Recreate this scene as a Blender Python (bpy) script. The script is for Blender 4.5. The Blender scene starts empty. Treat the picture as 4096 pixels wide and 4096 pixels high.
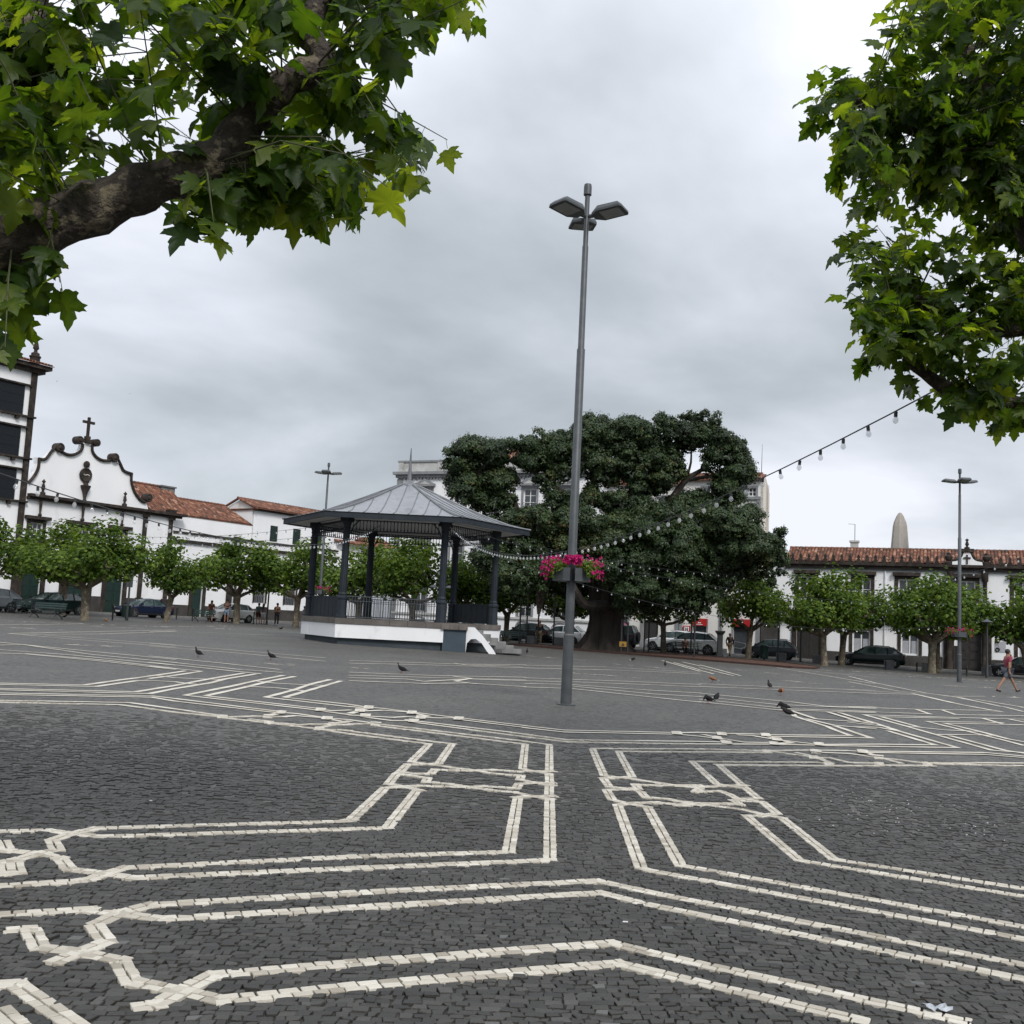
import bpy, bmesh, math, random
import numpy as np
from mathutils import Vector, Matrix
R = math.radians
random.seed(7); rng = np.random.default_rng(11)
scene = bpy.context.scene
COL = scene.collection

# ------------------------------------------------------------------ camera
CAM_H = 1.6; PITCH = R(6.02); ROLL = R(2.8); SLOPE = -0.017     # the plaza falls gently towards +X
cam_d = bpy.data.cameras.new('camera'); cam = bpy.data.objects.new('camera', cam_d); COL.objects.link(cam)
cam_d.sensor_width = 36.0; cam_d.lens = 36.0 * 4107 / 4096; cam_d.clip_start = 0.05; cam_d.clip_end = 2000
CAM_R = (Matrix.Rotation(math.pi / 2 + PITCH, 3, 'X') @ Matrix.Rotation(ROLL, 3, 'Z'))
cam.matrix_world = Matrix.Translation((0, 0, CAM_H)) @ CAM_R.to_4x4()
scene.camera = cam

# ------------------------------------------------------------------ sky, sun, exposure
SUN_EL, SUN_AZ = R(42), R(158)
world = bpy.data.worlds.new('World'); scene.world = world; world.use_nodes = True
wn, wl = world.node_tree.nodes, world.node_tree.links; wn.clear()
def wnode(t, **k):
    n = wn.new(t)
    for a, b in k.items(): setattr(n, a, b)
    return n
w_out = wnode('ShaderNodeOutputWorld'); w_bg = wnode('ShaderNodeBackground')
w_sky = wnode('ShaderNodeTexSky', sky_type='NISHITA', sun_disc=False, sun_elevation=SUN_EL, sun_rotation=SUN_AZ)
w_tc = wnode('ShaderNodeTexCoord'); w_sep = wnode('ShaderNodeSeparateXYZ')
wl.new(w_tc.outputs['Generated'], w_sep.inputs[0])
def wmath(op, a, b=None, c=None):
    n = wnode('ShaderNodeMath', operation=op)
    for i, v in enumerate((a, b, c)):
        if v is None: continue
        if isinstance(v, (int, float)): n.inputs[i].default_value = v
        else: wl.new(v, n.inputs[i])
    return n.outputs[0]
zpos = wmath('MAXIMUM', w_sep.outputs[2], 0.0)
den = wmath('ADD', zpos, 0.42)
cx = wmath('DIVIDE', w_sep.outputs[0], den); cy = wmath('DIVIDE', w_sep.outputs[1], den)
w_cmb = wnode('ShaderNodeCombineXYZ'); wl.new(cx, w_cmb.inputs[0]); wl.new(cy, w_cmb.inputs[1])
w_map = wnode('ShaderNodeMapping'); wl.new(w_cmb.outputs[0], w_map.inputs[0])
w_map.inputs['Location'].default_value = (-8.2254, -2.413, 0); w_map.inputs['Rotation'].default_value = (0, 0, R(28)); w_map.inputs['Scale'].default_value = (0.95, 1.35, 1)
w_n1 = wnode('ShaderNodeTexNoise'); w_n1.inputs['Scale'].default_value = 1.05; w_n1.inputs['Detail'].default_value = 6; w_n1.inputs['Roughness'].default_value = 0.50; w_n1.inputs['Distortion'].default_value = 0.25
wl.new(w_map.outputs[0], w_n1.inputs['Vector'])
w_ramp = wnode('ShaderNodeValToRGB'); wl.new(w_n1.outputs[0], w_ramp.inputs[0])
cr = w_ramp.color_ramp; cr.elements[0].position = 0.34; cr.elements[0].color = (0.255, 0.278, 0.300, 1)
cr.elements[1].position = 0.63; cr.elements[1].color = (0.64, 0.655, 0.71, 1)
e = cr.elements.new(0.44); e.color = (0.350, 0.376, 0.405, 1)
e = cr.elements.new(0.53); e.color = (0.475, 0.500, 0.545, 1)
grad = wmath('MULTIPLY_ADD', wmath('MULTIPLY', zpos, zpos), 1.1, 0.96)
w_gm = wnode('ShaderNodeMix', data_type='RGBA', blend_type='MULTIPLY'); w_gm.inputs['Factor'].default_value = 1
wl.new(w_ramp.outputs[0], w_gm.inputs['A'])
w_gc = wnode('ShaderNodeCombineColor'); [wl.new(grad, w_gc.inputs[i]) for i in range(3)]; wl.new(w_gc.outputs[0], w_gm.inputs['B'])
w_sk = wnode('ShaderNodeMix', data_type='RGBA', blend_type='MULTIPLY'); w_sk.inputs['Factor'].default_value = 1
wl.new(w_sky.outputs[0], w_sk.inputs['A']); w_sk.inputs['B'].default_value = (1.0, 1.0, 1.0, 1)
# the cloud deck in units of the Sky Texture (divided by the background strength), mixed over it
w_cs = wnode('ShaderNodeMix', data_type='RGBA', blend_type='MULTIPLY'); w_cs.inputs['Factor'].default_value = 1; w_cs.clamp_result = False
wl.new(w_gm.outputs['Result'], w_cs.inputs['A']); w_cs.inputs['B'].default_value = (10, 10, 10, 1)
w_mx = wnode('ShaderNodeMix', data_type='RGBA'); w_mx.inputs['Factor'].default_value = 0.93
wl.new(w_sk.outputs['Result'], w_mx.inputs['A']); wl.new(w_cs.outputs['Result'], w_mx.inputs['B'])
wl.new(w_mx.outputs['Result'], w_bg.inputs['Color']); w_bg.inputs['Strength'].default_value = 0.10
wl.new(w_bg.outputs[0], w_out.inputs['Surface'])

sun_d = bpy.data.lights.new('sun', 'SUN'); sun_d.energy = 1.5; sun_d.angle = R(16); sun_d.color = (1.0, 0.97, 0.93)
sun = bpy.data.objects.new('sun', sun_d); COL.objects.link(sun)
sd = Vector((math.sin(SUN_AZ) * math.cos(SUN_EL), math.cos(SUN_AZ) * math.cos(SUN_EL), math.sin(SUN_EL)))
sun.rotation_euler = (-sd).to_track_quat('-Z', 'Y').to_euler(); sun.location = (0, -20, 60)
vs = scene.view_settings
vs.view_transform = 'Standard'; vs.look = 'None'; vs.gamma = 1; vs.exposure = 0.58; vs.use_curve_mapping = False
try:
    scene.cycles.use_denoising = True; scene.cycles.denoiser = 'OPENIMAGEDENOISE'
    scene.cycles.max_bounces = 6; scene.cycles.transparent_max_bounces = 8
    scene.cycles.caustics_reflective = False; scene.cycles.caustics_refractive = False
except Exception: pass

# ------------------------------------------------------------------ materials
MATS = {}
def _new(name):
    m = bpy.data.materials.new(name); m.use_nodes = True; MATS[name] = m
    n = m.node_tree.nodes; n.clear(); return m, n, m.node_tree.links
def mat(name, c1, c2=None, scale=3.0, rough=0.75, bump=0.0, bscale=30.0, metal=0.0, spec=0.5, detail=5, stretch=(1, 1, 1), lo=0.35, hi=0.65, c3=None, c3scale=0.6, c3lo=0.52, c3hi=0.7, coat=0.0, alpha=1.0):
    """Principled surface, two colours mixed by a noise in place, an optional third (wear, stains, moss) by a larger one, and fine relief."""
    m, n, l = _new(name)
    o = n.new('ShaderNodeOutputMaterial'); b = n.new('ShaderNodeBsdfPrincipled'); l.new(b.outputs[0], o.inputs[0])
    b.inputs['Roughness'].default_value = rough; b.inputs['Metallic'].default_value = metal; b.inputs['Specular IOR Level'].default_value = spec
    b.inputs['Coat Weight'].default_value = coat; b.inputs['Coat Roughness'].default_value = 0.08
    if c2 is None and not bump: b.inputs['Base Color'].default_value = (*c1, 1); return m
    g = n.new('ShaderNodeNewGeometry'); mp = n.new('ShaderNodeMapping'); mp.inputs['Scale'].default_value = stretch; l.new(g.outputs['Position'], mp.inputs[0])
    if c2 is None: b.inputs['Base Color'].default_value = (*c1, 1)
    else:
        t = n.new('ShaderNodeTexNoise'); t.inputs['Scale'].default_value = scale; t.inputs['Detail'].default_value = detail; l.new(mp.outputs[0], t.inputs['Vector'])
        r = n.new('ShaderNodeMapRange'); r.inputs[1].default_value = lo; r.inputs[2].default_value = hi; l.new(t.outputs[0], r.inputs[0])
        x = n.new('ShaderNodeMix'); x.data_type = 'RGBA'; l.new(r.outputs[0], x.inputs['Factor']); x.inputs['A'].default_value = (*c1, 1); x.inputs['B'].default_value = (*c2, 1)
        res = x.outputs['Result']
        if c3:
            t3 = n.new('ShaderNodeTexNoise'); t3.inputs['Scale'].default_value = c3scale; t3.inputs['Detail'].default_value = 8; t3.inputs['Roughness'].default_value = 0.65; l.new(mp.outputs[0], t3.inputs['Vector'])
            r3 = n.new('ShaderNodeMapRange'); r3.inputs[1].default_value = c3lo; r3.inputs[2].default_value = c3hi; l.new(t3.outputs[0], r3.inputs[0])
            x3 = n.new('ShaderNodeMix'); x3.data_type = 'RGBA'; l.new(r3.outputs[0], x3.inputs['Factor']); l.new(res, x3.inputs['A']); x3.inputs['B'].default_value = (*c3, 1); res = x3.outputs['Result']
        l.new(res, b.inputs['Base Color'])
    if bump:
        t2 = n.new('ShaderNodeTexNoise'); t2.inputs['Scale'].default_value = bscale; t2.inputs['Detail'].default_value = 4; l.new(g.outputs['Position'], t2.inputs['Vector'])
        bp = n.new('ShaderNodeBump'); bp.inputs['Strength'].default_value = bump; bp.inputs['Distance'].default_value = 0.04; l.new(t2.outputs[0], bp.inputs['Height']); l.new(bp.outputs[0], b.inputs['Normal'])
    return m
def tint_mat(name, stops, rough=0.7, spec=0.5, bump=0.0, bscale=60.0, transl=0.0, tcol=None, noise=0.0, nscale=8.0):
    """Colour by the piece's own tint (a mesh attribute), for stones, leaves and tiles."""
    m, n, l = _new(name)
    o = n.new('ShaderNodeOutputMaterial'); b = n.new('ShaderNodeBsdfPrincipled')
    b.inputs['Roughness'].default_value = rough; b.inputs['Specular IOR Level'].default_value = spec
    a = n.new('ShaderNodeAttribute'); a.attribute_name = 'tint'; fac = a.outputs['Fac']
    g = n.new('ShaderNodeNewGeometry')
    if noise:
        t = n.new('ShaderNodeTexNoise'); t.inputs['Scale'].default_value = nscale; t.inputs['Detail'].default_value = 4; l.new(g.outputs['Position'], t.inputs['Vector'])
        q = n.new('ShaderNodeMath'); q.operation = 'MULTIPLY_ADD'; l.new(t.outputs[0], q.inputs[0]); q.inputs[1].default_value = noise; 
        s = n.new('ShaderNodeMath'); s.operation = 'ADD'; l.new(fac, s.inputs[0]); s.inputs[1].default_value = -noise / 2; l.new(s.outputs[0], q.inputs[2]); fac = q.outputs[0]
    r = n.new('ShaderNodeValToRGB'); l.new(fac, r.inputs[0]); c = r.color_ramp
    c.elements[0].position = stops[0][0]; c.elements[0].color = (*stops[0][1], 1); c.elements[1].position = stops[-1][0]; c.elements[1].color = (*stops[-1][1], 1)
    for p, k in stops[1:-1]: c.elements.new(p).color = (*k, 1)
    l.new(r.outputs[0], b.inputs['Base Color'])
    if bump:
        t2 = n.new('ShaderNodeTexNoise'); t2.inputs['Scale'].default_value = bscale; t2.inputs['Detail'].default_value = 3; l.new(g.outputs['Position'], t2.inputs['Vector'])
        bp = n.new('ShaderNodeBump'); bp.inputs['Strength'].default_value = bump; bp.inputs['Distance'].default_value = 0.01; l.new(t2.outputs[0], bp.inputs['Height']); l.new(bp.outputs[0], b.inputs['Normal'])
    if transl:
        tr = n.new('ShaderNodeBsdfTranslucent'); mx = n.new('ShaderNodeMix'); mx.data_type = 'RGBA'; mx.blend_type = 'MULTIPLY'; mx.inputs['Factor'].default_value = 1; l.new(r.outputs[0], mx.inputs['A']); mx.inputs['B'].default_value = (*(tcol or (1.6, 1.5, 0.6)), 1)
        l.new(mx.outputs['Result'], tr.inputs[0]); ms = n.new('ShaderNodeMixShader'); ms.inputs[0].default_value = transl
        l.new(b.outputs[0], ms.inputs[1]); l.new(tr.outputs[0], ms.inputs[2]); l.new(ms.outputs[0], o.inputs[0])
    else: l.new(b.outputs[0], o.inputs[0])
    return m

STUCCO = mat('whitewashed_stucco', (0.86, 0.86, 0.865), (0.81, 0.815, 0.825), 0.6, 0.85, 0.15, 18, c3=(0.60, 0.59, 0.57), c3scale=0.5, c3lo=0.60, c3hi=0.82, stretch=(1, 1, 0.35))
STUCCO2 = mat('aged_stucco', (0.74, 0.73, 0.70), (0.66, 0.64, 0.60), 0.7, 0.88, 0.15, 18, c3=(0.40, 0.38, 0.35), c3scale=0.8, c3lo=0.55, c3hi=0.74, stretch=(1, 1, 0.18))
GABLEW = mat('weathered_render', (0.70, 0.65, 0.56), (0.60, 0.55, 0.47), 1.0, 0.9, 0.2, 14, c3=(0.30, 0.28, 0.25), c3scale=0.9, c3lo=0.50, c3hi=0.66, stretch=(1, 1, 0.14))
BASALT = mat('dark_basalt', (0.024, 0.019, 0.0165), (0.046, 0.037, 0.031), 2.2, 0.88, 0.5, 14, spec=0.3, c3=(0.085, 0.070, 0.050), c3scale=2.2, c3lo=0.55, c3hi=0.75)
BASALT2 = mat('rough_basalt_blocks', (0.036, 0.032, 0.029), (0.064, 0.058, 0.052), 1.2, 0.88, 0.6, 8)
GREYSTONE = mat('grey_stone', (0.19, 0.20, 0.21), (0.26, 0.265, 0.27), 1.6, 0.85, 0.3, 16)
PALESTONE = mat('pale_parapet', (0.52, 0.52, 0.50), (0.42, 0.42, 0.40), 1.0, 0.88, 0.2, 14, c3=(0.28, 0.28, 0.26), c3scale=1.2, c3lo=0.52, c3hi=0.72)
STEPSTONE = mat('step_stone', (0.15, 0.15, 0.148), (0.235, 0.235, 0.225), 1.8, 0.88, 0.35, 20)
COPING = mat('coping_stone', (0.105, 0.092, 0.082), (0.16, 0.142, 0.128), 2.0, 0.88, 0.4, 18)
CONCRETE = mat('concrete', (0.115, 0.12, 0.125), (0.16, 0.165, 0.17), 2.5, 0.9, 0.3, 22)
OBELISK = mat('stained_concrete', (0.34, 0.31, 0.27), (0.27, 0.25, 0.22), 1.2, 0.92, 0.3, 10, c3=(0.17, 0.16, 0.15), c3scale=1.0, c3lo=0.5, c3hi=0.7, stretch=(1, 1, 0.3))
NAVY = mat('navy_paint', (0.016, 0.022, 0.030), (0.024, 0.031, 0.040), 3, 0.6, 0.1, 25, spec=0.3)
BLUEPAINT = mat('blue_grey_paint', (0.034, 0.052, 0.068), (0.045, 0.066, 0.084), 2, 0.6, 0.1, 20)
PLINTH = mat('plinth_paint', (0.030, 0.042, 0.052), (0.045, 0.058, 0.068), 2, 0.7)
ZINC = mat('zinc_sheet', (0.25, 0.26, 0.278), (0.32, 0.33, 0.35), 0.9, 0.42, 0.04, 6, metal=0.35, c3=(0.19, 0.195, 0.205), c3scale=0.9, c3lo=0.5, c3hi=0.66)
BASEWALL = mat('scuffed_white_wall', (0.84, 0.84, 0.845), (0.78, 0.785, 0.79), 0.8, 0.85, 0.15, 18, c3=(0.50, 0.485, 0.46), c3scale=1.3, c3lo=0.55, c3hi=0.80, stretch=(1, 1, 0.5))
SEAM = mat('zinc_seam', (0.13, 0.137, 0.148), (0.17, 0.176, 0.187), 2, 0.45, metal=0.3)
SOFFIT = mat('soffit_paint', (0.80, 0.80, 0.80), (0.74, 0.74, 0.74), 0.8, 0.8)
LAMPGREY = mat('lamp_paint', (0.060, 0.068, 0.074), (0.082, 0.090, 0.095), 5, 0.5, 0.05, 40, metal=0.2)
LAMPGLASS = mat('lamp_glass', (0.22, 0.235, 0.23), (0.28, 0.29, 0.28), 4, 0.3)
IRON = mat('dark_iron', (0.018, 0.020, 0.022), (0.030, 0.033, 0.035), 6, 0.55)
POTGREY = mat('planter_plastic', (0.045, 0.052, 0.058), (0.060, 0.068, 0.074), 6, 0.6)
GREENPAINT = mat('green_paint', (0.005, 0.021, 0.016), (0.008, 0.030, 0.023), 3, 0.55, 0.15, 20)
BENCHGREEN = mat('bench_green', (0.010, 0.032, 0.026), (0.017, 0.046, 0.036), 5, 0.5)
DARKWOOD = mat('dark_door_wood', (0.020, 0.017, 0.016), (0.034, 0.029, 0.027), 4, 0.6, 0.2, 22)
DARKGLASS = mat('dark_window_glass', (0.030, 0.035, 0.040), (0.055, 0.062, 0.070), 0.8, 0.12, spec=0.7)
LOUVRE = mat('black_lattice', (0.009, 0.011, 0.014), (0.015, 0.018, 0.022), 12, 0.7, spec=0.2)
WHITEPAINT = mat('white_paint', (0.78, 0.78, 0.78), (0.70, 0.70, 0.70), 3, 0.55)
CURTAIN = mat('net_curtain', (0.42, 0.43, 0.46), (0.34, 0.35, 0.38), 5, 0.8)
TILEROOF = mat('old_roof_tiles', (0.22, 0.085, 0.050), (0.15, 0.066, 0.044), 1.6, 0.9, 0.3, 12, c3=(0.085, 0.065, 0.050), c3scale=1.4, c3lo=0.44, c3hi=0.62)
BARK = mat('plane_bark', (0.10, 0.080, 0.058), (0.19, 0.160, 0.115), 5, 0.9, 0.7, 18, c3=(0.30, 0.27, 0.19), c3scale=4.5, c3lo=0.55, c3hi=0.62)
BARKDARK = mat('dark_bark', (0.026, 0.020, 0.016), (0.060, 0.047, 0.037), 16, 0.92, 1.0, 26, c3=(0.15, 0.125, 0.085), c3scale=11, c3lo=0.54, c3hi=0.60)
FIGBARK = mat('fig_bark', (0.020, 0.016, 0.013), (0.046, 0.037, 0.030), 2.5, 0.92, 1.0, 7, stretch=(1, 1, 0.2))
TWIG = mat('twig_bark', (0.045, 0.050, 0.022), (0.075, 0.075, 0.035), 9, 0.8)
MULCH = mat('rust_mulch', (0.070, 0.032, 0.020), (0.105, 0.046, 0.028), 14, 0.95, 0.8, 30)
RUST = mat('rusty_edging', (0.036, 0.018, 0.013), (0.055, 0.025, 0.017), 5, 0.85, 0.2, 30)
ASPHALT = mat('street_setts', (0.050, 0.050, 0.050), (0.075, 0.074, 0.072), 6, 0.8, 0.5, 22)
PAVING = mat('sidewalk_paving', (0.10, 0.098, 0.094), (0.145, 0.14, 0.132), 5, 0.88, 0.4, 22)
KERB = mat('kerb_stone', (0.15, 0.148, 0.142), (0.21, 0.205, 0.195), 3, 0.88, 0.3, 20)
RED = mat('sign_red', (0.42, 0.016, 0.014), (0.36, 0.012, 0.012), 4, 0.5)
SIGNWHITE = mat('sign_white', (0.78, 0.78, 0.78))
SIGNBLACK = mat('sign_black', (0.03, 0.03, 0.03))
YELLOW = mat('sign_yellow', (0.34, 0.19, 0.012), (0.24, 0.13, 0.01), 9, 0.6)
TYRE = mat('tyre_rubber', (0.016, 0.016, 0.016), (0.026, 0.026, 0.026), 12, 0.9)
RIM = mat('alloy_rim', (0.34, 0.35, 0.36), rough=0.35, metal=0.8)
CARGLASS = mat('car_glass', (0.035, 0.055, 0.055), (0.12, 0.16, 0.16), 1.5, 0.08, spec=0.8)
TRIM = mat('black_trim', (0.014, 0.014, 0.015), rough=0.6)
HEADLIGHT = mat('headlight_glass', (0.62, 0.64, 0.66), rough=0.12, spec=0.9)
TAIL = mat('tail_light', (0.40, 0.014, 0.010), rough=0.2)
PLATE = mat('number_plate', (0.62, 0.62, 0.60))
def paint(name, c): return mat(name, c, rough=0.3, coat=0.22, spec=0.22)
P_WHITE = paint('white_car_paint', (0.84, 0.84, 0.84)); P_SILVER = paint('silver_car_paint', (0.26, 0.28, 0.30)); P_BLACK = paint('black_car_paint', (0.010, 0.011, 0.013))
P_BLUE = paint('dark_blue_car_paint', (0.012, 0.018, 0.042)); P_GREY = paint('dark_grey_car_paint', (0.035, 0.042, 0.050)); P_GREEN = paint('black_green_car_paint', (0.007, 0.016, 0.016))

PAVE_DARK = tint_mat('basalt_setts', [(0.0, (0.022, 0.0210, 0.0185)), (0.45, (0.040, 0.0382, 0.034)), (0.8, (0.060, 0.0573, 0.051)), (0.96, (0.075, 0.072, 0.067)), (1.0, (0.105, 0.105, 0.10))], 0.62, 0.45, 0.7, 55, noise=0.5, nscale=0.7)
PAVE_WHITE = tint_mat('limestone_setts', [(0.0, (0.32, 0.285, 0.23)), (0.5, (0.51, 0.47, 0.395)), (1.0, (0.64, 0.605, 0.53))], 0.75, 0.35, 0.4, 70, noise=0.6, nscale=3.0)
TILES = tint_mat('barrel_tiles', [(0.0, (0.055, 0.036, 0.028)), (0.35, (0.125, 0.058, 0.038)), (0.7, (0.215, 0.092, 0.055)), (1.0, (0.36, 0.205, 0.14))], 0.88, 0.3, 0.4, 30, noise=0.35, nscale=6)
LEAF_NEAR = tint_mat('plane_leaf', [(0.0, (0.009, 0.024, 0.006)), (0.5, (0.024, 0.050, 0.008)), (0.85, (0.054, 0.088, 0.012)), (1.0, (0.095, 0.130, 0.020))], 0.45, 0.35, 0.3, 60, 0.5, (5.2, 4.6, 1.1), noise=0.25, nscale=9)
LEAF_MID = tint_mat('plane_leaf_small', [(0.0, (0.018, 0.042, 0.007)), (0.5, (0.066, 0.118, 0.016)), (0.85, (0.135, 0.200, 0.030)), (1.0, (0.18, 0.25, 0.06))], 0.6, 0.2, 0.0, 60, 0.36, (2.2, 2.0, 0.7))
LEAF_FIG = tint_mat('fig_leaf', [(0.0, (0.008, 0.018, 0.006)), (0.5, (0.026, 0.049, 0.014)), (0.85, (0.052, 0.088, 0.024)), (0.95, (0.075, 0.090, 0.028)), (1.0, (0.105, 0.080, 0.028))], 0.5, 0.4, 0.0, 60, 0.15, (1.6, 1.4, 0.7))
PETAL = tint_mat('magenta_petal', [(0.0, (0.30, 0.006, 0.085)), (0.6, (0.47, 0.014, 0.150)), (1.0, (0.60, 0.045, 0.235))], 0.6, 0.3, 0, 60, 0.25, (1.3, 1.2, 1.2))
m, n, l = _new('lamp_bulb_glass')
o_ = n.new('ShaderNodeOutputMaterial'); t_ = n.new('ShaderNodeBsdfTransparent'); g_ = n.new('ShaderNodeBsdfPrincipled'); x_ = n.new('ShaderNodeMixShader')
g_.inputs['Base Color'].default_value = (0.82, 0.84, 0.86, 1); g_.inputs['Roughness'].default_value = 0.05; g_.inputs['Specular IOR Level'].default_value = 1.0
x_.inputs[0].default_value = 0.32; l.new(t_.outputs[0], x_.inputs[1]); l.new(g_.outputs[0], x_.inputs[2]); l.new(x_.outputs[0], o_.inputs[0]); BULB = m

# plaza surface beyond the built stones: the same setts, too fine to tell apart; paler, with low-angle sheen put into the colour
m, n, l = _new('plaza_setts')
o_ = n.new('ShaderNodeOutputMaterial'); b_ = n.new('ShaderNodeBsdfPrincipled'); l.new(b_.outputs[0], o_.inputs[0])
b_.inputs['Roughness'].default_value = 0.62; b_.inputs['Specular IOR Level'].default_value = 0.5
g_ = n.new('ShaderNodeNewGeometry'); mp_ = n.new('ShaderNodeMapping'); mp_.inputs['Scale'].default_value = (15.5, 18.0, 1); l.new(g_.outputs['Position'], mp_.inputs[0])
v_ = n.new('ShaderNodeTexVoronoi'); v_.inputs['Scale'].default_value = 1.0; l.new(mp_.outputs[0], v_.inputs['Vector'])
sp_ = n.new('ShaderNodeSeparateColor'); l.new(v_.outputs['Color'], sp_.inputs[0])
nz_ = n.new('ShaderNodeTexNoise'); nz_.inputs['Scale'].default_value = 0.35; nz_.inputs['Detail'].default_value = 6; l.new(g_.outputs['Position'], nz_.inputs['Vector'])
ad_ = n.new('ShaderNodeMath'); ad_.operation = 'MULTIPLY_ADD'; l.new(nz_.outputs[0], ad_.inputs[0]); ad_.inputs[1].default_value = 0.6; 
sc_ = n.new('ShaderNodeMath'); sc_.operation = 'MULTIPLY_ADD'; l.new(sp_.outputs[0], sc_.inputs[0]); sc_.inputs[1].default_value = 0.75; sc_.inputs[2].default_value = -0.22; l.new(sc_.outputs[0], ad_.inputs[2])
rp_ = n.new('ShaderNodeValToRGB'); l.new(ad_.outputs[0], rp_.inputs[0])
for p, c in ((0.25, (0.058, 0.0555, 0.0495)), (0.5, (0.085, 0.0815, 0.073))): rp_.color_ramp.elements.new(p).color = (*c, 1)
rp_.color_ramp.elements[0].color = (0.026, 0.025, 0.0225, 1); rp_.color_ramp.elements[-1].color = (0.140, 0.134, 0.121, 1)
l.new(rp_.outputs[0], b_.inputs['Base Color'])
ve_ = n.new('ShaderNodeTexVoronoi'); ve_.feature = 'DISTANCE_TO_EDGE'; l.new(mp_.outputs[0], ve_.inputs['Vector'])
mr_ = n.new('ShaderNodeMapRange'); mr_.inputs[2].default_value = 0.12; l.new(ve_.outputs['Distance'], mr_.inputs[0])
bp_ = n.new('ShaderNodeBump'); bp_.inputs['Strength'].default_value = 0.55; bp_.inputs['Distance'].default_value = 0.01; l.new(mr_.outputs[0], bp_.inputs['Height']); l.new(bp_.outputs[0], b_.inputs['Normal'])
PLAZA = m
JOINT = mat('joint_sand', (0.030, 0.029, 0.026), (0.050, 0.047, 0.041), 30, 0.95, 0.4, 90, c3=(0.10, 0.094, 0.08), c3scale=1.1, c3lo=0.5, c3hi=0.68)

# ------------------------------------------------------------------ helpers
ORG = {}
def gz(x, y=0): return SLOPE * x
def tag(o, label=None, cat=None, group=None, kind=None):
    if label: o['label'] = label
    if cat: o['category'] = cat
    if group: o['group'] = group
    if kind: o['kind'] = kind
    return o
def thing(name, label, cat, loc=(0, 0, 0), rz=0.0, group=None, kind=None):
    o = bpy.data.objects.new(name, None); o.empty_display_size = 0.2; COL.objects.link(o)
    o.location = loc; o.rotation_euler = (0, 0, rz); ORG[o.name] = Vector(loc)
    return tag(o, label, cat, group, kind)
def put(name, me, parent=None, loc=(0, 0, 0), rot=(0, 0, 0), sc=(1, 1, 1)):
    o = bpy.data.objects.new(name, me); COL.objects.link(o); o.location = loc; o.rotation_euler = rot; o.scale = sc
    if parent is not None: o.parent = parent; ORG[o.name] = ORG.get(parent.name, Vector((0, 0, 0)))
    return o
def clone(o, parent=None):
    c = o.copy(); COL.objects.link(c); c.parent = parent
    for ch in [k for k in o.children]: clone(ch, c)
    return c
def mesh_np(name, V, F, material, tint=None, smooth=False):
    """F: (n,k) int array of equal faces, or a list of such arrays."""
    if not isinstance(F, list): F = [F]
    me = bpy.data.meshes.new(name); V = np.asarray(V, np.float32)
    me.vertices.add(len(V)); me.vertices.foreach_set('co', V.ravel())
    nl = sum(f.size for f in F); npol = sum(len(f) for f in F)
    me.loops.add(nl); me.polygons.add(npol)
    me.loops.foreach_set('vertex_index', np.concatenate([f.ravel() for f in F]).astype(np.int32))
    tot = np.concatenate([np.full(len(f), f.shape[1]) for f in F]); st = np.concatenate([[0], np.cumsum(tot)[:-1]])
    me.polygons.foreach_set('loop_start', st.astype(np.int32))
    try: me.polygons.foreach_set('loop_total', tot.astype(np.int32))
    except Exception: pass
    me.polygons.foreach_set('use_smooth', np.full(npol, bool(smooth)))
    if tint is not None:
        a = me.attributes.new('tint', 'FLOAT', 'POINT'); a.data.foreach_set('value', np.asarray(tint, np.float32))
    me.materials.append(material); me.update(calc_edges=True); me.validate()
    return me
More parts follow.
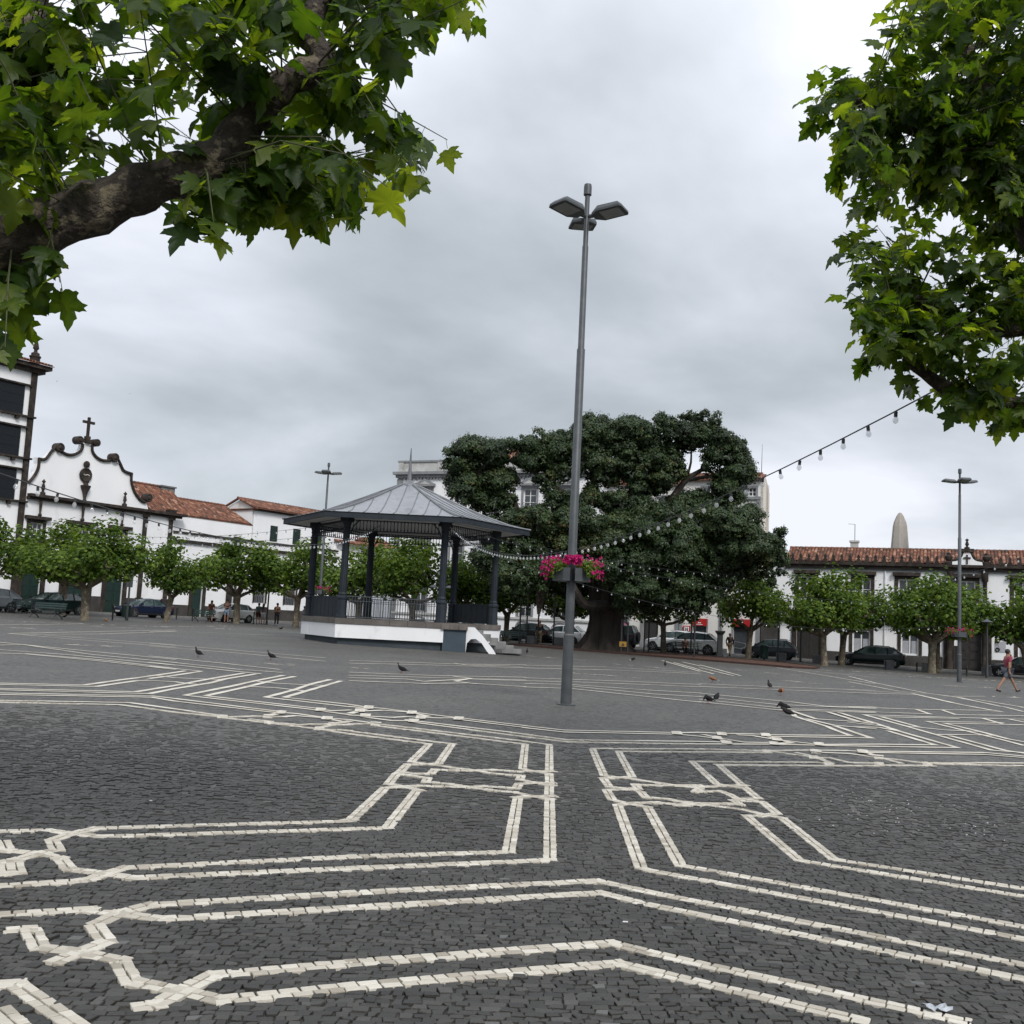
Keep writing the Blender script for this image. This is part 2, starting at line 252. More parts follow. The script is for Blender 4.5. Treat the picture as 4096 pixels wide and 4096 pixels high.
class MB:
    def __init__(s): s.v = []; s.f = []
    def add(s, V, F):
        b = len(s.v); s.v += [tuple(p) for p in V]; s.f += [tuple(i + b for i in f) for f in F]; return s
    def hexa(s, P):  # 8 corners: bottom 4 then top 4
        return s.add(P, [(3, 2, 1, 0), (4, 5, 6, 7), (0, 1, 5, 4), (1, 2, 6, 5), (2, 3, 7, 6), (3, 0, 4, 7)])
    def box(s, x0, x1, y0, y1, z0, z1):
        return s.hexa([(x0, y0, z0), (x1, y0, z0), (x1, y1, z0), (x0, y1, z0), (x0, y0, z1), (x1, y0, z1), (x1, y1, z1), (x0, y1, z1)])
    def cbox(s, c, sx, sy, sz, rz=0.0, M=None):
        M = M or (Matrix.Translation(c) @ Matrix.Rotation(rz, 4, 'Z'))
        return s.hexa([tuple(M @ Vector((a * sx / 2, b * sy / 2, k * sz / 2))) for k in (-1, 1) for a, b in ((-1, -1), (1, -1), (1, 1), (-1, 1))])
    def fbox(s, fr, t0, t1, z0, z1, d0, d1):
        return s.hexa([fr.pt(t, d, z) for z in (z0, z1) for t, d in ((t0, d1), (t1, d1), (t1, d0), (t0, d0))])
    def poly_prism(s, fr, pts, d0, d1):  # outline in (t,z), extruded along the outward normal
        n = len(pts); P = [fr.pt(t, d1, z) for t, z in pts] + [fr.pt(t, d0, z) for t, z in pts]
        return s.add(P, [tuple(range(n)), tuple(range(2 * n - 1, n - 1, -1))] + [(i, i + n, (i + 1) % n + n, (i + 1) % n) for i in range(n)])
    def tube(s, pts, rad, n=8, cap=True, sq=None):
        pts = [Vector(p) for p in pts]; rad = rad if hasattr(rad, '__len__') else [rad] * len(pts)
        b = len(s.v); up = Vector((0, 0, 1)); prev = None
        for i, p in enumerate(pts):
            d = (pts[min(i + 1, len(pts) - 1)] - pts[max(i - 1, 0)]).normalized()
            if prev is None:
                a = d.cross(up) if abs(d.z) < 0.95 else d.cross(Vector((1, 0, 0)))
            else: a = prev - d * prev.dot(d)
            a.normalize(); c = d.cross(a); prev = a
            for k in range(n):
                t = 2 * math.pi * k / n; q = p + (a * math.cos(t) + c * math.sin(t)) * rad[i]; s.v.append(tuple(q))
        for i in range(len(pts) - 1):
            for k in range(n):
                s.f.append((b + i * n + k, b + i * n + (k + 1) % n, b + (i + 1) * n + (k + 1) % n, b + (i + 1) * n + k))
        if cap: s.f.append(tuple(b + k for k in range(n - 1, -1, -1))); s.f.append(tuple(b + (len(pts) - 1) * n + k for k in range(n)))
        return s
    def lathe(s, prof, c=(0, 0, 0), n=16, cap=True, M=None):
        b = len(s.v); M = M or Matrix.Translation(c)
        for r, z in prof:
            for k in range(n): a = 2 * math.pi * k / n; s.v.append(tuple(M @ Vector((r * math.cos(a), r * math.sin(a), z))))
        for i in range(len(prof) - 1):
            for k in range(n): s.f.append((b + i * n + k, b + i * n + (k + 1) % n, b + (i + 1) * n + (k + 1) % n, b + (i + 1) * n + k))
        if cap: s.f.append(tuple(b + k for k in range(n - 1, -1, -1))); s.f.append(tuple(b + (len(prof) - 1) * n + k for k in range(n)))
        return s
    def loft(s, rings, cap=True, closed=True):
        b = len(s.v); n = len(rings[0])
        for r in rings: s.v += [tuple(p) for p in r]
        for i in range(len(rings) - 1):
            for k in range(n if closed else n - 1): s.f.append((b + i * n + k, b + i * n + (k + 1) % n, b + (i + 1) * n + (k + 1) % n, b + (i + 1) * n + k))
        if cap and closed: s.f.append(tuple(b + k for k in range(n - 1, -1, -1))); s.f.append(tuple(b + (len(rings) - 1) * n + k for k in range(n)))
        return s
    def mesh(s, name, material, org=Vector((0, 0, 0)), smooth=False, fix=True):
        me = bpy.data.meshes.new(name); me.from_pydata([(x - org[0], y - org[1], z - org[2]) for x, y, z in s.v], [], s.f)
        me.materials.append(material)
        if fix:
            bm = bmesh.new(); bm.from_mesh(me); bmesh.ops.recalc_face_normals(bm, faces=bm.faces); bm.to_mesh(me); bm.free()
        if smooth:
            me.polygons.foreach_set('use_smooth', [True] * len(me.polygons))
            try: me.set_sharp_from_angle(angle=R(50))
            except Exception: pass
        me.update(); return me
    def build(s, name, material, parent=None, smooth=False, world=True):
        """world: the shape is given in world coordinates and set under its thing; else in the thing's own."""
        org = ORG.get(parent.name, Vector((0, 0, 0))) if (parent is not None and world) else Vector((0, 0, 0))
        return put(name, s.mesh(name, material, org, smooth), parent)
def autosmooth(o, ang=40):
    me = o.data; me.polygons.foreach_set('use_smooth', [True] * len(me.polygons))
    try: me.set_sharp_from_angle(angle=R(ang))
    except Exception: pass
    return o
class Fr:
    """A vertical facade plane: t along it, d out of it, z up."""
    def __init__(s, o, ang, flip=1):
        s.o = Vector((o[0], o[1])); s.a = R(ang); s.u = Vector((math.cos(s.a), math.sin(s.a))); s.n = Vector((math.sin(s.a), -math.cos(s.a))) * flip
    def pt(s, t, d, z): p = s.o + s.u * t + s.n * d; return (p.x, p.y, z)
    def g(s, t, d): p = s.o + s.u * t + s.n * d; return (p.x, p.y, gz(p.x))
def wall_mesh(fr, t0, t1, z0, z1, holes, reveal=0.22):
    """Front skin with real openings and their reveals."""
    m = MB(); ts = sorted({t0, t1, *[h[0] for h in holes], *[h[1] for h in holes]}); zs = sorted({z0, z1, *[h[2] for h in holes], *[h[3] for h in holes]})
    ts = [t for t in ts if t0 <= t <= t1]; zs = [z for z in zs if z0 <= z <= z1]
    for a, b in zip(ts, ts[1:]):
        for c, d in zip(zs, zs[1:]):
            mt, mz = (a + b) / 2, (c + d) / 2
            if any(h[0] < mt < h[1] and h[2] < mz < h[3] for h in holes): continue
            m.add([fr.pt(a, 0, c), fr.pt(b, 0, c), fr.pt(b, 0, d), fr.pt(a, 0, d)], [(0, 1, 2, 3)])
    for a, b, c, d in holes:
        F = [fr.pt(a, 0, c), fr.pt(b, 0, c), fr.pt(b, 0, d), fr.pt(a, 0, d)]; B = [fr.pt(a, -reveal, c), fr.pt(b, -reveal, c), fr.pt(b, -reveal, d), fr.pt(a, -reveal, d)]
        m.add(F + B, [(0, 1, 5, 4), (1, 2, 6, 5), (2, 3, 7, 6), (3, 0, 4, 7)])
    return m
def window(par, fr, t0, t1, z0, z1, nx=2, ny=3, frame=WHITEPAINT, glass=DARKGLASS, fw=0.07, surround=None, sw=0.18, sill=True, dep=0.16, sproud=0.05, name='window'):
    """Part window (frame and bars) with its panes; the surround and sill are sub-parts too."""
    m = MB(); m.fbox(fr, t0, t0 + fw, z0, z1, -dep - 0.06, -dep); m.fbox(fr, t1 - fw, t1, z0, z1, -dep - 0.06, -dep)
    m.fbox(fr, t0 + fw, t1 - fw, z0, z0 + fw, -dep - 0.06, -dep); m.fbox(fr, t0 + fw, t1 - fw, z1 - fw, z1, -dep - 0.06, -dep)
    for i in range(1, nx):
        t = t0 + (t1 - t0) * i / nx; m.fbox(fr, t - fw * 0.45, t + fw * 0.45, z0 + fw, z1 - fw, -dep - 0.05, -dep + 0.004)
    for i in range(1, ny):
        z = z0 + (z1 - z0) * i / ny; m.fbox(fr, t0 + fw, t1 - fw, z - 0.022, z + 0.022, -dep - 0.05, -dep - 0.004)
    w = m.build(name, frame, par)
    for i in range(nx):
        for j in range(ny):
            a, b = t0 + (t1 - t0) * i / nx, t0 + (t1 - t0) * (i + 1) / nx; c, d = z0 + (z1 - z0) * j / ny, z0 + (z1 - z0) * (j + 1) / ny
            MB().fbox(fr, a, b, c, d, -dep - 0.045, -dep - 0.035).build('pane', glass, w)
    if surround:
        q = MB(); q.fbox(fr, t0 - sw, t0, z0 - (sw * 0.6 if sill else 0), z1 + sw, -0.02, sproud); q.fbox(fr, t1, t1 + sw, z0 - (sw * 0.6 if sill else 0), z1 + sw, -0.02, sproud); q.fbox(fr, t0, t1, z1, z1 + sw, -0.02, sproud); q.build('surround', surround, w)
        if sill: MB().fbox(fr, t0 - sw - 0.06, t1 + sw + 0.06, z0 - sw * 0.9, z0 - 0.003, -0.02, sproud + 0.08).build('sill', surround, w)
    return w

# ------------------------------------------------------------------ ground and pavement
L = Fr((-8, 95), -23); L.n = Vector((-math.sin(R(23)), -math.cos(R(23))))       # street front behind the fig tree
W = Fr((-35.70, 76.0), 57); W.n = Vector((math.sin(R(57)), -math.cos(R(57))))   # chapel side of the square
def slab(name, pts, dz, material, kind='structure', parent=None, thick=0.0):
    m = MB(); n = len(pts); top = [(x, y, gz(x) + dz) for x, y in pts]
    if thick: m.add(top + [(x, y, gz(x) + dz - thick) for x, y in pts], [tuple(range(n)), tuple(range(2 * n - 1, n - 1, -1))] + [(i, i + n, (i + 1) % n + n, (i + 1) % n) for i in range(n)])
    else: m.add(top, [tuple(range(n))])
    o = m.build(name, material, parent)
    if parent is None: tag(o, kind=kind)
    return o
plaza = MB(); plaza.add([(x, y, gz(x)) for x, y in ((-400, -300), (400, -300), (400, 600), (-400, 600))], [(0, 1, 2, 3)])
plaza = tag(plaza.build('plaza_pavement', PLAZA), kind='structure')

LINES = """B -3.24,6.91 -2.99,7.03 -2.8,6.98 -2.59,6.95 -1.07,7.7 -0.81,7.83 -0.74,9.56
B -2.83,6.77 -2.8,6.98 -2.72,7.18 -1.15,7.97 -1.11,8.04 -1.03,9.58
B -2.84,6.77 -2.7,6.53 -2.76,6.41 -2.81,6.23 -2.85,6.17
B -3.1,6.66 -2.96,6.43 -2.76,6.41 -2.6,6.34 -2.44,6.1 -2.22,6.05 -2.03,6.01 -0.89,6.55 0.37,7.13 0.47,9.58
B -3,6.42 -2.94,6.41
B -2.63,5.67 -2.29,5.87 -2.25,5.92 -2.22,6.05 -2.16,6.21 -0.94,6.85 0.09,7.3 0.18,9.52
B -2.81,6.21 -2.67,5.95 -2.7,5.92
B -2.85,6.17 -2.71,5.92 -2.74,5.9
B -2.39,5.19 -2.03,5.37 -1.87,5.34 -1.64,5.29 -0.76,5.7 0.64,6.36 0.91,6.16 2.63,5.25
B -1.91,5.13 -1.86,5.36 -1.77,5.51 -0.81,5.99 0.65,6.65 0.95,6.45 2.74,5.48
B -1.91,5.13 -1.76,4.9 -1.82,4.74 -1.86,4.62
B -2.25,4.97 -2.17,5.01
B -2.16,5.01 -2.01,4.77 -1.88,4.75 -1.76,4.72 -1.62,4.68 -1.48,4.44 -1.39,4.41 -1.25,4.37 -1.07,4.3 -0.59,4.54 0.61,5.08 0.75,5 1.58,4.55
B -1.37,4.17 -1.3,4.21 -1.25,4.37 -1.18,4.57 -0.63,4.83 0.61,5.39 0.79,5.27 2.04,4.62
B -1.96,4.31 -1.91,4.33 -1.56,4.01 -1.46,3.92
B -1.84,4.06 -1.76,3.98 -1.69,3.91
B 1.08,9.48 0.98,7.08 1.03,7.02 2.99,5.97
B 1.35,9.49 1.27,7.24 1.3,7.22 3.12,6.23
B 2.22,9.37 2.2,7.66 2.21,7.65 3.5,6.99
B 2.54,9.39 2.49,7.78 2.5,7.76 3.62,7.22
B -1.96,13.54 -0.9,13.03 -0.89,13.03 -0.96,11.38 -0.74,11.27 -0.57,11.18 -0.26,11.04 -0.02,10.9 0.23,10.9 0.21,10.61 0.37,10.47 0.53,10.37
B -2,13.84 -0.6,13.19 -0.61,13.19 -0.66,11.4 -0.81,11.25 -0.98,11.16 -1,10.62 -0.83,10.54 -0.69,10.62 -0.67,10.92 -0.46,10.96 -0.26,11.04 -0.07,11.18 0.2,11.18 0.58,11.37
B -1,10.62 -1.02,10.43 -1.03,9.82 -0.9,9.74 -0.71,9.57
B -1.03,9.58 -0.91,9.69 -0.75,9.83 -0.58,9.85 -0.26,9.94 -0.14,10.05 0.17,10.05 0.2,10.33 0.38,10.49 0.54,10.54
B -0.98,10.47 -0.79,10.35 -0.7,10.33 -0.7,10.08 -0.47,10.04 -0.26,9.94 -0.08,9.85 0.15,9.81 0.31,9.66 0.49,9.56
B 0.15,9.52 0.31,9.67 0.51,9.75
B 0.53,11.16 0.51,10.52
B 0.5,10.36 0.47,9.72
B -2.21,15.24 -1.85,15.02 -1.75,14.7 0.32,13.67 0.32,13.61 0.25,11.41 0.33,11.3 0.53,11.14
B -2.13,14.68 -1.86,14.95 -1.71,14.92 0.32,14.02 0.32,14 0.63,13.81 0.64,13.7 0.54,11.37
B 1.2,13.69 2.76,14.47 2.76,14.46 3.79,14.82 4.57,15.3 5.18,15.56 5.41,15.55
B 1.53,13.56 2.69,14.09 2.69,14.11 3.72,14.59
B 2.39,13.02 2.53,13.08 2.5,13.05 4.19,13.82 4.32,13.74
B 1.2,13.65 1.13,11.29 1.39,11.21 1.57,11.09 1.85,10.92 2.08,10.83 1.98,10.57 2.27,10.74 2.32,10.54 2.35,10.29 2.58,10.42 2.6,11.07
B 1.53,13.56 1.44,11.35 1.25,11.2 1.1,11.09 1.11,10.54 1.23,10.5 1.4,10.53 1.4,10.8 1.65,10.85 2.12,11.05
B 1.83,10.88 2.12,10.94 2.35,11.11 2.65,11.28
B 1.06,10.33 1.06,9.76 1.18,9.61 1.35,9.49
B 1.07,10.32 1.34,10.47 1.4,10.33 1.41,10.02 1.61,10.01 1.88,9.77
B 1.08,9.48 1.2,9.62 1.49,9.78 1.7,9.71 1.89,9.85
B 1.67,9.94 1.88,9.87 2.2,9.98 2.3,9.95 2.28,10.19 2.57,10.22 2.55,9.6 2.35,9.41 2.22,9.37
B 1.63,9.69 1.87,9.86 2.27,9.69 2.38,9.53 2.54,9.39
B 2.39,13.02 2.33,11.23 2.6,11.04
B 2.69,12.84 2.61,11.2
B 2.68,12.83 4.66,13.71
B -8.37,17.34 -7.25,18.04 -7.21,19.78 -7.17,20.28 -7.11,22.47 -7.12,23.21
B -8.26,17.1 -6.99,17.89 -6.93,19.64 -6.8,19.94 -6.31,19.99 -5.88,19.74 -5.77,19.73
B -6.94,20.39 -6.85,21.69 -6.81,23.33
B -7.13,21.31 -6.63,21 -6.33,21.1 -5.93,21.3 -5.76,21.43
B -7.92,16.43 -6.13,17.4 -6.04,19.17 -6.03,20.75 -6.02,21.56 -5.94,23.74
B -7.83,16.23 -5.84,17.23 -5.83,18.51 -5.71,20.35 -5.78,21.51 -5.64,23.96
B -7.59,15.74 -5.67,16.86 -5.24,16.69 -3.35,15.74 -3.28,15.63
B -7.48,15.52 -5.6,16.65 -5.1,16.26 -3.35,15.55
B -7.1,14.75 -5.57,15.59 -4.74,15.14 -3.96,14.68
B -6.99,14.52 -5.58,15.22 -4.61,14.73 -3.94,14.54
B -5.06,23.85 -5.16,21.57 -5.18,19.94 -5.29,17.35 -2.89,16.35
B -4.78,23.73 -4.9,21.69 -4.91,19.8 -4.99,17.51 -2.92,16.62
B -3.92,23.47 -4.02,21.72 -4.01,19.79 -4.09,17.99 -2.52,17.24
B -3.64,23.26 -3.73,20.59 -3.81,18.2 -2.59,17.68
B -5.16,21.57 -4.69,21.31 -3.97,21.47 -3.73,21.58
B -4.95,20.03 -4.41,20.17 -3.79,19.86
B -3.94,14.52 -3.76,14.62 -3.55,14.9 -3.37,14.97 -3.32,15.53
B -3.95,14.65 -3.84,14.43 -3.18,14.19 -2.43,13.85 -1.95,13.52
B -3.5,14.48 -3.25,14.39 -3.17,14.25 -2.93,14.23 -2.73,14.18 -2.62,14.37 -2.4,14.53 -2.25,14.88 -2.19,15.06
B -3.32,15.61 -3.09,15.61 -2.61,15.31 -2.5,15.14 -2.23,14.9
B -3.35,14.96 -3.14,15.05 -3.03,15.3 -2.59,15.26 -2.21,15.23
B -2.46,13.89 -2.35,14.41 -2.12,14.64
B -2.41,13.87 -2.01,13.92
B -2.87,16.46 -2.66,16.39 -2.43,16.69
B -2.84,16.26 -2.32,15.93
B -2.59,17.68 -2.27,17.37 -1.99,17.34 -1.54,17.06 -0.73,16.62 0.36,16.06
B -2.53,17.31 -2.23,17.12 -2.29,16.64
B -2.35,16.16 -2.28,16.61 -1.95,17.02 -1.53,17 -1.17,16.54 -1.32,16.19
B -2.31,15.89 -2.13,15.94 -2.07,15.75 -1.62,15.49 -1.39,15.65 -1.21,15.63 0.34,14.89
B -2.04,15.92 -1.66,15.98 -1.49,16.22 -1.29,16.23 -0.99,16.36 -0.73,16.54 -0.63,16.31 0.36,15.77
B -1.42,15.77 -1.28,15.45 0.33,14.55
B 0.36,16.03 0.95,15.77 2.82,16.55 3.2,16.83 3.55,16.89 4.16,17.16 4.39,17.23
B 0.35,15.73 0.93,15.49 2.74,16.27 3.09,16.2 3.31,16.06 3.41,15.61
B 0.34,14.86 0.93,14.51 2.94,15.43 3.33,15.58
B 0.33,14.55 0.92,14.26 2.88,15.09 4.09,15.73 4.87,16.02
B 4.34,17.16 6.04,18.04 6.07,19.05 6.13,19.64 6.08,21.62 6.4,23.13
B 4.39,16.94 6.33,17.85 6.36,19.96
B 4.33,16.99 4.37,16.5 4.49,16.13 4.16,15.83
B 3.2,16.52 3.36,16.12 3.67,15.74 4.19,15.97
B 3.83,16.82 4.06,16.86 4.34,16.48 4.91,16.13 6.01,16.78 7.22,17.35 7.24,19.53
B 4.9,16.01 5.89,16.43 7.49,17.13 7.49,19.56
B 3.83,14.77 4.32,14.38 4.54,14.43 4.68,14.05 5.09,14.18
B 4.2,14.81 4.36,14.48 4.37,13.8
B 4.57,15.02 5.04,15.13 5.34,14.89 5.4,14.88 5.58,14.81 5.94,14.55 7.54,15.05
B 2.65,12.87 4.27,13.53 4.97,13.87 5.05,13.92
B 7.63,22.93 7.6,21.27 7.49,19.61
B 7.28,21.85 7.29,21.29 7.46,21.03
B 8.17,23.53 8.14,21.02 8.08,19.42 8.03,17.06 8.54,17.04
B 8.45,23.25 8.41,21.07
B 8.33,19.35 8.31,17.21 8.48,16.91
B 8.15,23.47 10.79,24.67
B 8.43,23.19 10.65,24.34
B 9.26,22.7 9.26,21.03 9.24,19.21 9.19,18.34
B 9.56,22.52 9.58,20.97 9.48,19.49 9.57,19.08
B 9.25,22.67 11.52,23.94
B 9.54,22.47 11.87,23.68
B 5.39,15.57 7.69,16.59 8.24,16.44
B 5.35,15.4 7.55,16.29 8.13,16.21
B 5.38,15.52 5.41,14.91 5.5,14.39
B 6,14.63 7.71,15.39
B 5.13,13.99 5.92,14.32
B 6.62,19.88 7.31,20.2 7.49,19.61
B 8.14,21.02 8.78,20.65 9.47,20.82
B 8.08,19.42 8.63,19.72 9.5,20.11 9.48,19.49
B 6.99,20.99 7.62,20.56
B 8.62,25.89 9.9,26.53 10.67,26.86 11.54,27.35 13.01,28.33 13.58,28.28 13.5,30.55 13.94,34.32 14.08,35.76 11.75,35.33
B 8.13,24.43 10.36,25.3
B 11.12,33.42 13.98,35.19 13.52,31.39 13.45,28.69
B 14.98,36.82 15.33,35.61 15.04,32.12 14.85,30.98
B 15.7,34.51 15.74,31.68 15.65,31.22
B 15.44,35.29 14.85,30.98
B 14.18,42.64 14.02,36.83 14.83,36.45
B 16.45,49.47 15.47,43.12 14.98,36.82 15.2,35.45 17.31,37.33
B 10.67,26.86 10.38,25.24
B 11.54,27.35 11.2,25.71 12.02,26.18 13.6,27.12
B 10.73,24.62 12.85,25.63
B 11.53,24.95 11.27,23.43
B 12.34,25.33 12.34,24.62
B 14.94,31.05 14.53,28.98
W 18.14,54.58 20.45,54.75 24.06,57.3 28.01,55.85
W 20.57,61.88 25.55,57.27 30.3,60.41
W 19,45.63 23.72,47.29
W 17.73,37.53 19.09,38.07
W -19.98,41.22 -18.11,42.77
B -17.21,35.94 -17.03,42.49 -16.71,52.3
B -16.74,35.93 -15.94,40.68 -15.99,50.04
B -17.15,35.8 -14.88,34.9 -10.83,34.04
B -16.22,36.54 -13.47,36.03 -11.36,35.67
W -13.71,30.93 -11.45,32.17
B -14.55,29.88 -12.24,28.78 -8.62,27.17
B -13.83,28.42 -13.73,29.53 -10.74,26.94 -8.2,25.88
B -12.83,26.4 -10.87,26.14 -7.87,24.84
B -12.17,25.05 -11.72,25.35 -9.32,24.47 -7.39,23.35
B -11.7,25.46 -9.51,24.96 -7.48,23.65
W -20.05,49.86 -17.9,51.2
B -21.19,43.38 -21.32,51.97
W -23.71,48.5 -21.61,51.6 -18.39,57.51
B -12.14,35.45 -8.8,34.54 -5.78,33.39
B -11.54,33.71 -8.33,32.71 -5.41,31.26
B -9.55,27.97 -7.29,26.88 -5.61,25.87
B -8.94,26.2 -6.3,24.84 -5.3,24.77
B -8.63,25.31 -5.58,23.76
B -8.12,23.85 -6.82,23.37
W -6.45,28.2 -4.85,28.13
B -16.3,47.44 -16.13,50.81 -13.1,52.97 -11.37,56.83
W -18.88,54.91 -18.16,68.43
W -16.96,58.56 -15.55,66.26
B -4.88,32.75 -1.41,35.42 0.76,38.28
B -4.63,31.1 -2.88,32.83 0.71,35.77
W -4.32,29.06 -3.79,28.52
B -3.95,26.65 -1.69,27.68 0.6,29.75
B -3.76,25.37 0.58,28.34
B -3.62,24.47 -2.38,25.37 -1.9,24.94 -0.94,27.03 0.57,27.96
B -3.46,23.46 -1.88,24.15 -0.88,25.41 0.53,25.47
B -1.46,27.96 -0.86,27.46 -1.21,25.79 -0.7,25.32
B -1.73,35.65 -1.23,34.84 -0.02,36.44 0.61,35.97
W 0.93,48.37 3.79,47.46
W 4.36,45.2 7.1,44.02
B 0.75,37.81 4.06,41.31 7.9,41.89
B 0.71,35.63 4.16,38.85 7.66,40.6
W 1.68,34.43 4.43,33.81
B 0.6,29.42 3.34,31.05 6.09,32.22
B 0.57,27.96 1.86,28.97 4.02,30.04 5.82,30.77
B 0.55,26.75 1.77,27.63 3.92,27.45 5.23,27.66
B 1.73,26.99 3.7,25.92 4.94,26.11
B 0.52,25.3 1.67,25.94 3.33,24.83 4.55,24.02
B 8.35,55.12 8.12,43.06
B 8.63,53 8.47,44.94
B 9.41,54.83 9.43,50.04
B 9.75,51.72 9.42,41.31
B 9,47.72 9.02,40.82
B 8.35,44.29 8.34,41.32
W 10.62,47.53 13.11,46.18
W 10.34,39.55 12.69,37.7
B 6.16,32.61 9.12,34.08 12.93,36.15
B 5.86,30.98 8.64,32.3 12.13,33.91
B 5.21,27.54 7.31,26.41 7.96,25.56 9.5,26.55
B 4.96,26.18 6.59,25 9.27,25.89
B 4.75,25.06 6.56,23.72 8.88,24.82
B 4.58,24.15 6.13,23.16 8.73,24.4
B 6.43,23.15 6.4,21.25 7.62,21.28
B 6.17,21.09 6.36,19.96 7.07,19.75
B 7.36,23.48 7.31,21.29
B 7.64,23.59 7.53,21.04
B 14.67,55.8 14.94,48.03 15.04,42.06
B 15.4,55.79 17.88,50
W 16.53,56.34 21.2,59.3
B -3.87,14.39 -3.95,14.74
B -3.84,14.43 -3.92,14.75
B -3.33,14.77 -3.4,15.13
B -3.3,14.8 -3.37,15.14
B -3.15,14.06 -3.22,14.39
B -3.12,14.09 -3.18,14.4
B -3.29,15.41 -3.36,15.8
B -3.26,15.44 -3.32,15.82
B -2.85,16.19 -2.91,16.63
B -2.81,16.23 -2.87,16.64
B -2.54,15.02 -2.59,15.4
B -2.5,15.06 -2.55,15.41
B -2.35,14.35 -2.39,14.7
B -2.32,14.38 -2.36,14.71
B -2.42,13.75 -2.46,14.07
B -2.38,13.78 -2.43,14.08
B -2.22,17.07 -2.27,17.57
B -2.18,17.12 -2.23,17.58
B -2.27,16.46 -2.32,16.91
B -2.23,16.5 -2.28,16.93
B -2.09,15.75 -2.13,16.17
B -2.05,15.79 -2.09,16.18
B -1.8,14.71 -1.83,15.07
B -1.76,14.74 -1.79,15.08
B -1.47,16.69 -1.5,17.16
B -1.43,16.74 -1.46,17.18
B -1.27,16 -1.29,16.43
B -1.23,16.04 -1.25,16.44
B -1.33,15.43 -1.35,15.83
B -1.29,15.47 -1.31,15.84
B -0.7,16.24 -0.7,16.69
B -0.66,16.29 -0.66,16.7
B 2.76,16.23 2.81,16.65
B 2.71,16.22 2.76,16.61
B 3.53,16.56 3.6,17
B 3.48,16.55 3.55,16.96
B 3.32,15.91 3.38,16.31
B 3.27,15.89 3.33,16.27
B 3.33,15.32 3.4,15.7
B 3.29,15.31 3.35,15.66
B 4.31,16.88 4.4,17.33
B 4.26,16.86 4.35,17.29
B 4.34,16.29 4.43,16.72
B 4.29,16.28 4.38,16.68
B 4.12,15.64 4.2,16.03
B 4.08,15.63 4.16,15.99
B 4.89,15.97 5,16.38
B 4.85,15.96 4.95,16.34
B 3.74,14.57 3.81,14.91
B 3.7,14.56 3.77,14.88
B 4.53,14.92 4.62,15.28
B 4.48,14.91 4.57,15.24
B 5.32,15.28 5.44,15.65
B 5.28,15.27 5.39,15.62
B 4.29,14.23 4.37,14.55
B 4.25,14.22 4.33,14.52
B 4.3,13.58 4.37,13.87
B 4.26,13.57 4.33,13.84
B 5.34,15.32 5.45,15.69
B 5.29,15.31 5.4,15.66
B 5.36,14.74 5.47,15.08
B 5.32,14.73 5.42,15.05
B 5.08,13.95 5.18,14.26
B 5.04,13.94 5.14,14.23
B 5.89,14.35 6.01,14.68
B 5.85,14.34 5.96,14.65"""
bands = []
for ln in LINES.strip().splitlines():
    k, *p = ln.split(); bands.append((k == 'W', [tuple(map(float, q.split(','))) for q in p]))
NEAR = 15.0; SOLID = 6.5
CAMR = np.array(CAM_R)
def in_frame(P, margin=0.0):
    q = (P - np.array([0, 0, CAM_H])) @ CAMR; d = -q[:, 2]
    x = q[:, 0] / np.maximum(d, 0.01) * 4107 / 2048; y = q[:, 1] / np.maximum(d, 0.01) * 4107 / 2048
    return (d > 0.2) & (abs(x) < 1 + margin) & (abs(y) < 1 + margin), d
def stones_mesh(C, top, bot, tint, chamfer=0.10):
    """C (n,4,2) corner outlines, top/bot heights above the ground; a flat-topped sett with chamfered shoulders."""
    n = len(C); cen = C.mean(1, keepdims=True); inn = cen + (C - cen) * (1 - chamfer)
    def lift(A, h): z = SLOPE * A[..., 0] + h[:, None]; return np.concatenate([A, z[..., None]], -1)
    V = np.concatenate([lift(inn, top), lift(C, top - 0.0025), lift(C, bot)], 1).reshape(-1, 3)
    b = (np.arange(n) * 12)[:, None]; F = [b + np.array([[0, 1, 2, 3]])]
    for o1, o2 in ((0, 4), (4, 8)):
        for i in range(4): j = (i + 1) % 4; F.append(b + np.array([[o1 + i, o2 + i, o2 + j, o1 + j]]))
    return V, np.concatenate(F), np.repeat(tint, 12)
def lay(name, C, top, tint, material, label_part, count=300):
    """The setts that show largest become parts of the pavement one by one; the rest is one part."""
    cen = np.concatenate([C.mean(1), (SLOPE * C.mean(1)[:, 0])[:, None]], 1); ok, d = in_frame(cen, -0.01)
    order = np.argsort(np.where(ok, d, 1e9))[:count]; mask = np.zeros(len(C), bool); mask[order] = True; mask &= ok
    for i in np.nonzero(mask)[0]:
        V, F, T = stones_mesh(C[i:i + 1], top[i:i + 1], np.array([-0.01]), tint[i:i + 1])
        put(name, mesh_np(name, V, F, material, T), plaza)
    rest = ~mask; far = rest & (cen[:, 1] > 8.0); rest &= ~far
    for nm, sel in ((name + '_field', rest), (name + '_far_field', far)):
        if nm.endswith('far_field'):                                  # plain slabs, no chamfer, where it could not be seen
            C_ = C[sel]; n = len(C_); lift = lambda h: np.concatenate([C_, (SLOPE * C_[..., 0] + h[:, None])[..., None]], -1)
            V = np.concatenate([lift(top[sel]), lift(np.full(n, -0.004))], 1).reshape(-1, 3); b = (np.arange(n) * 8)[:, None]
            F = np.concatenate([b + np.array([[0, 1, 2, 3]])] + [b + np.array([[i, 4 + i, 4 + (i + 1) % 4, (i + 1) % 4]]) for i in range(4)]); T = np.repeat(tint[sel], 8)
        else: V, F, T = stones_mesh(C[sel], top[sel], np.full(sel.sum(), -0.01), tint[sel])
        tag(put(nm, mesh_np(nm, V, F, material, T), plaza), kind='stuff')

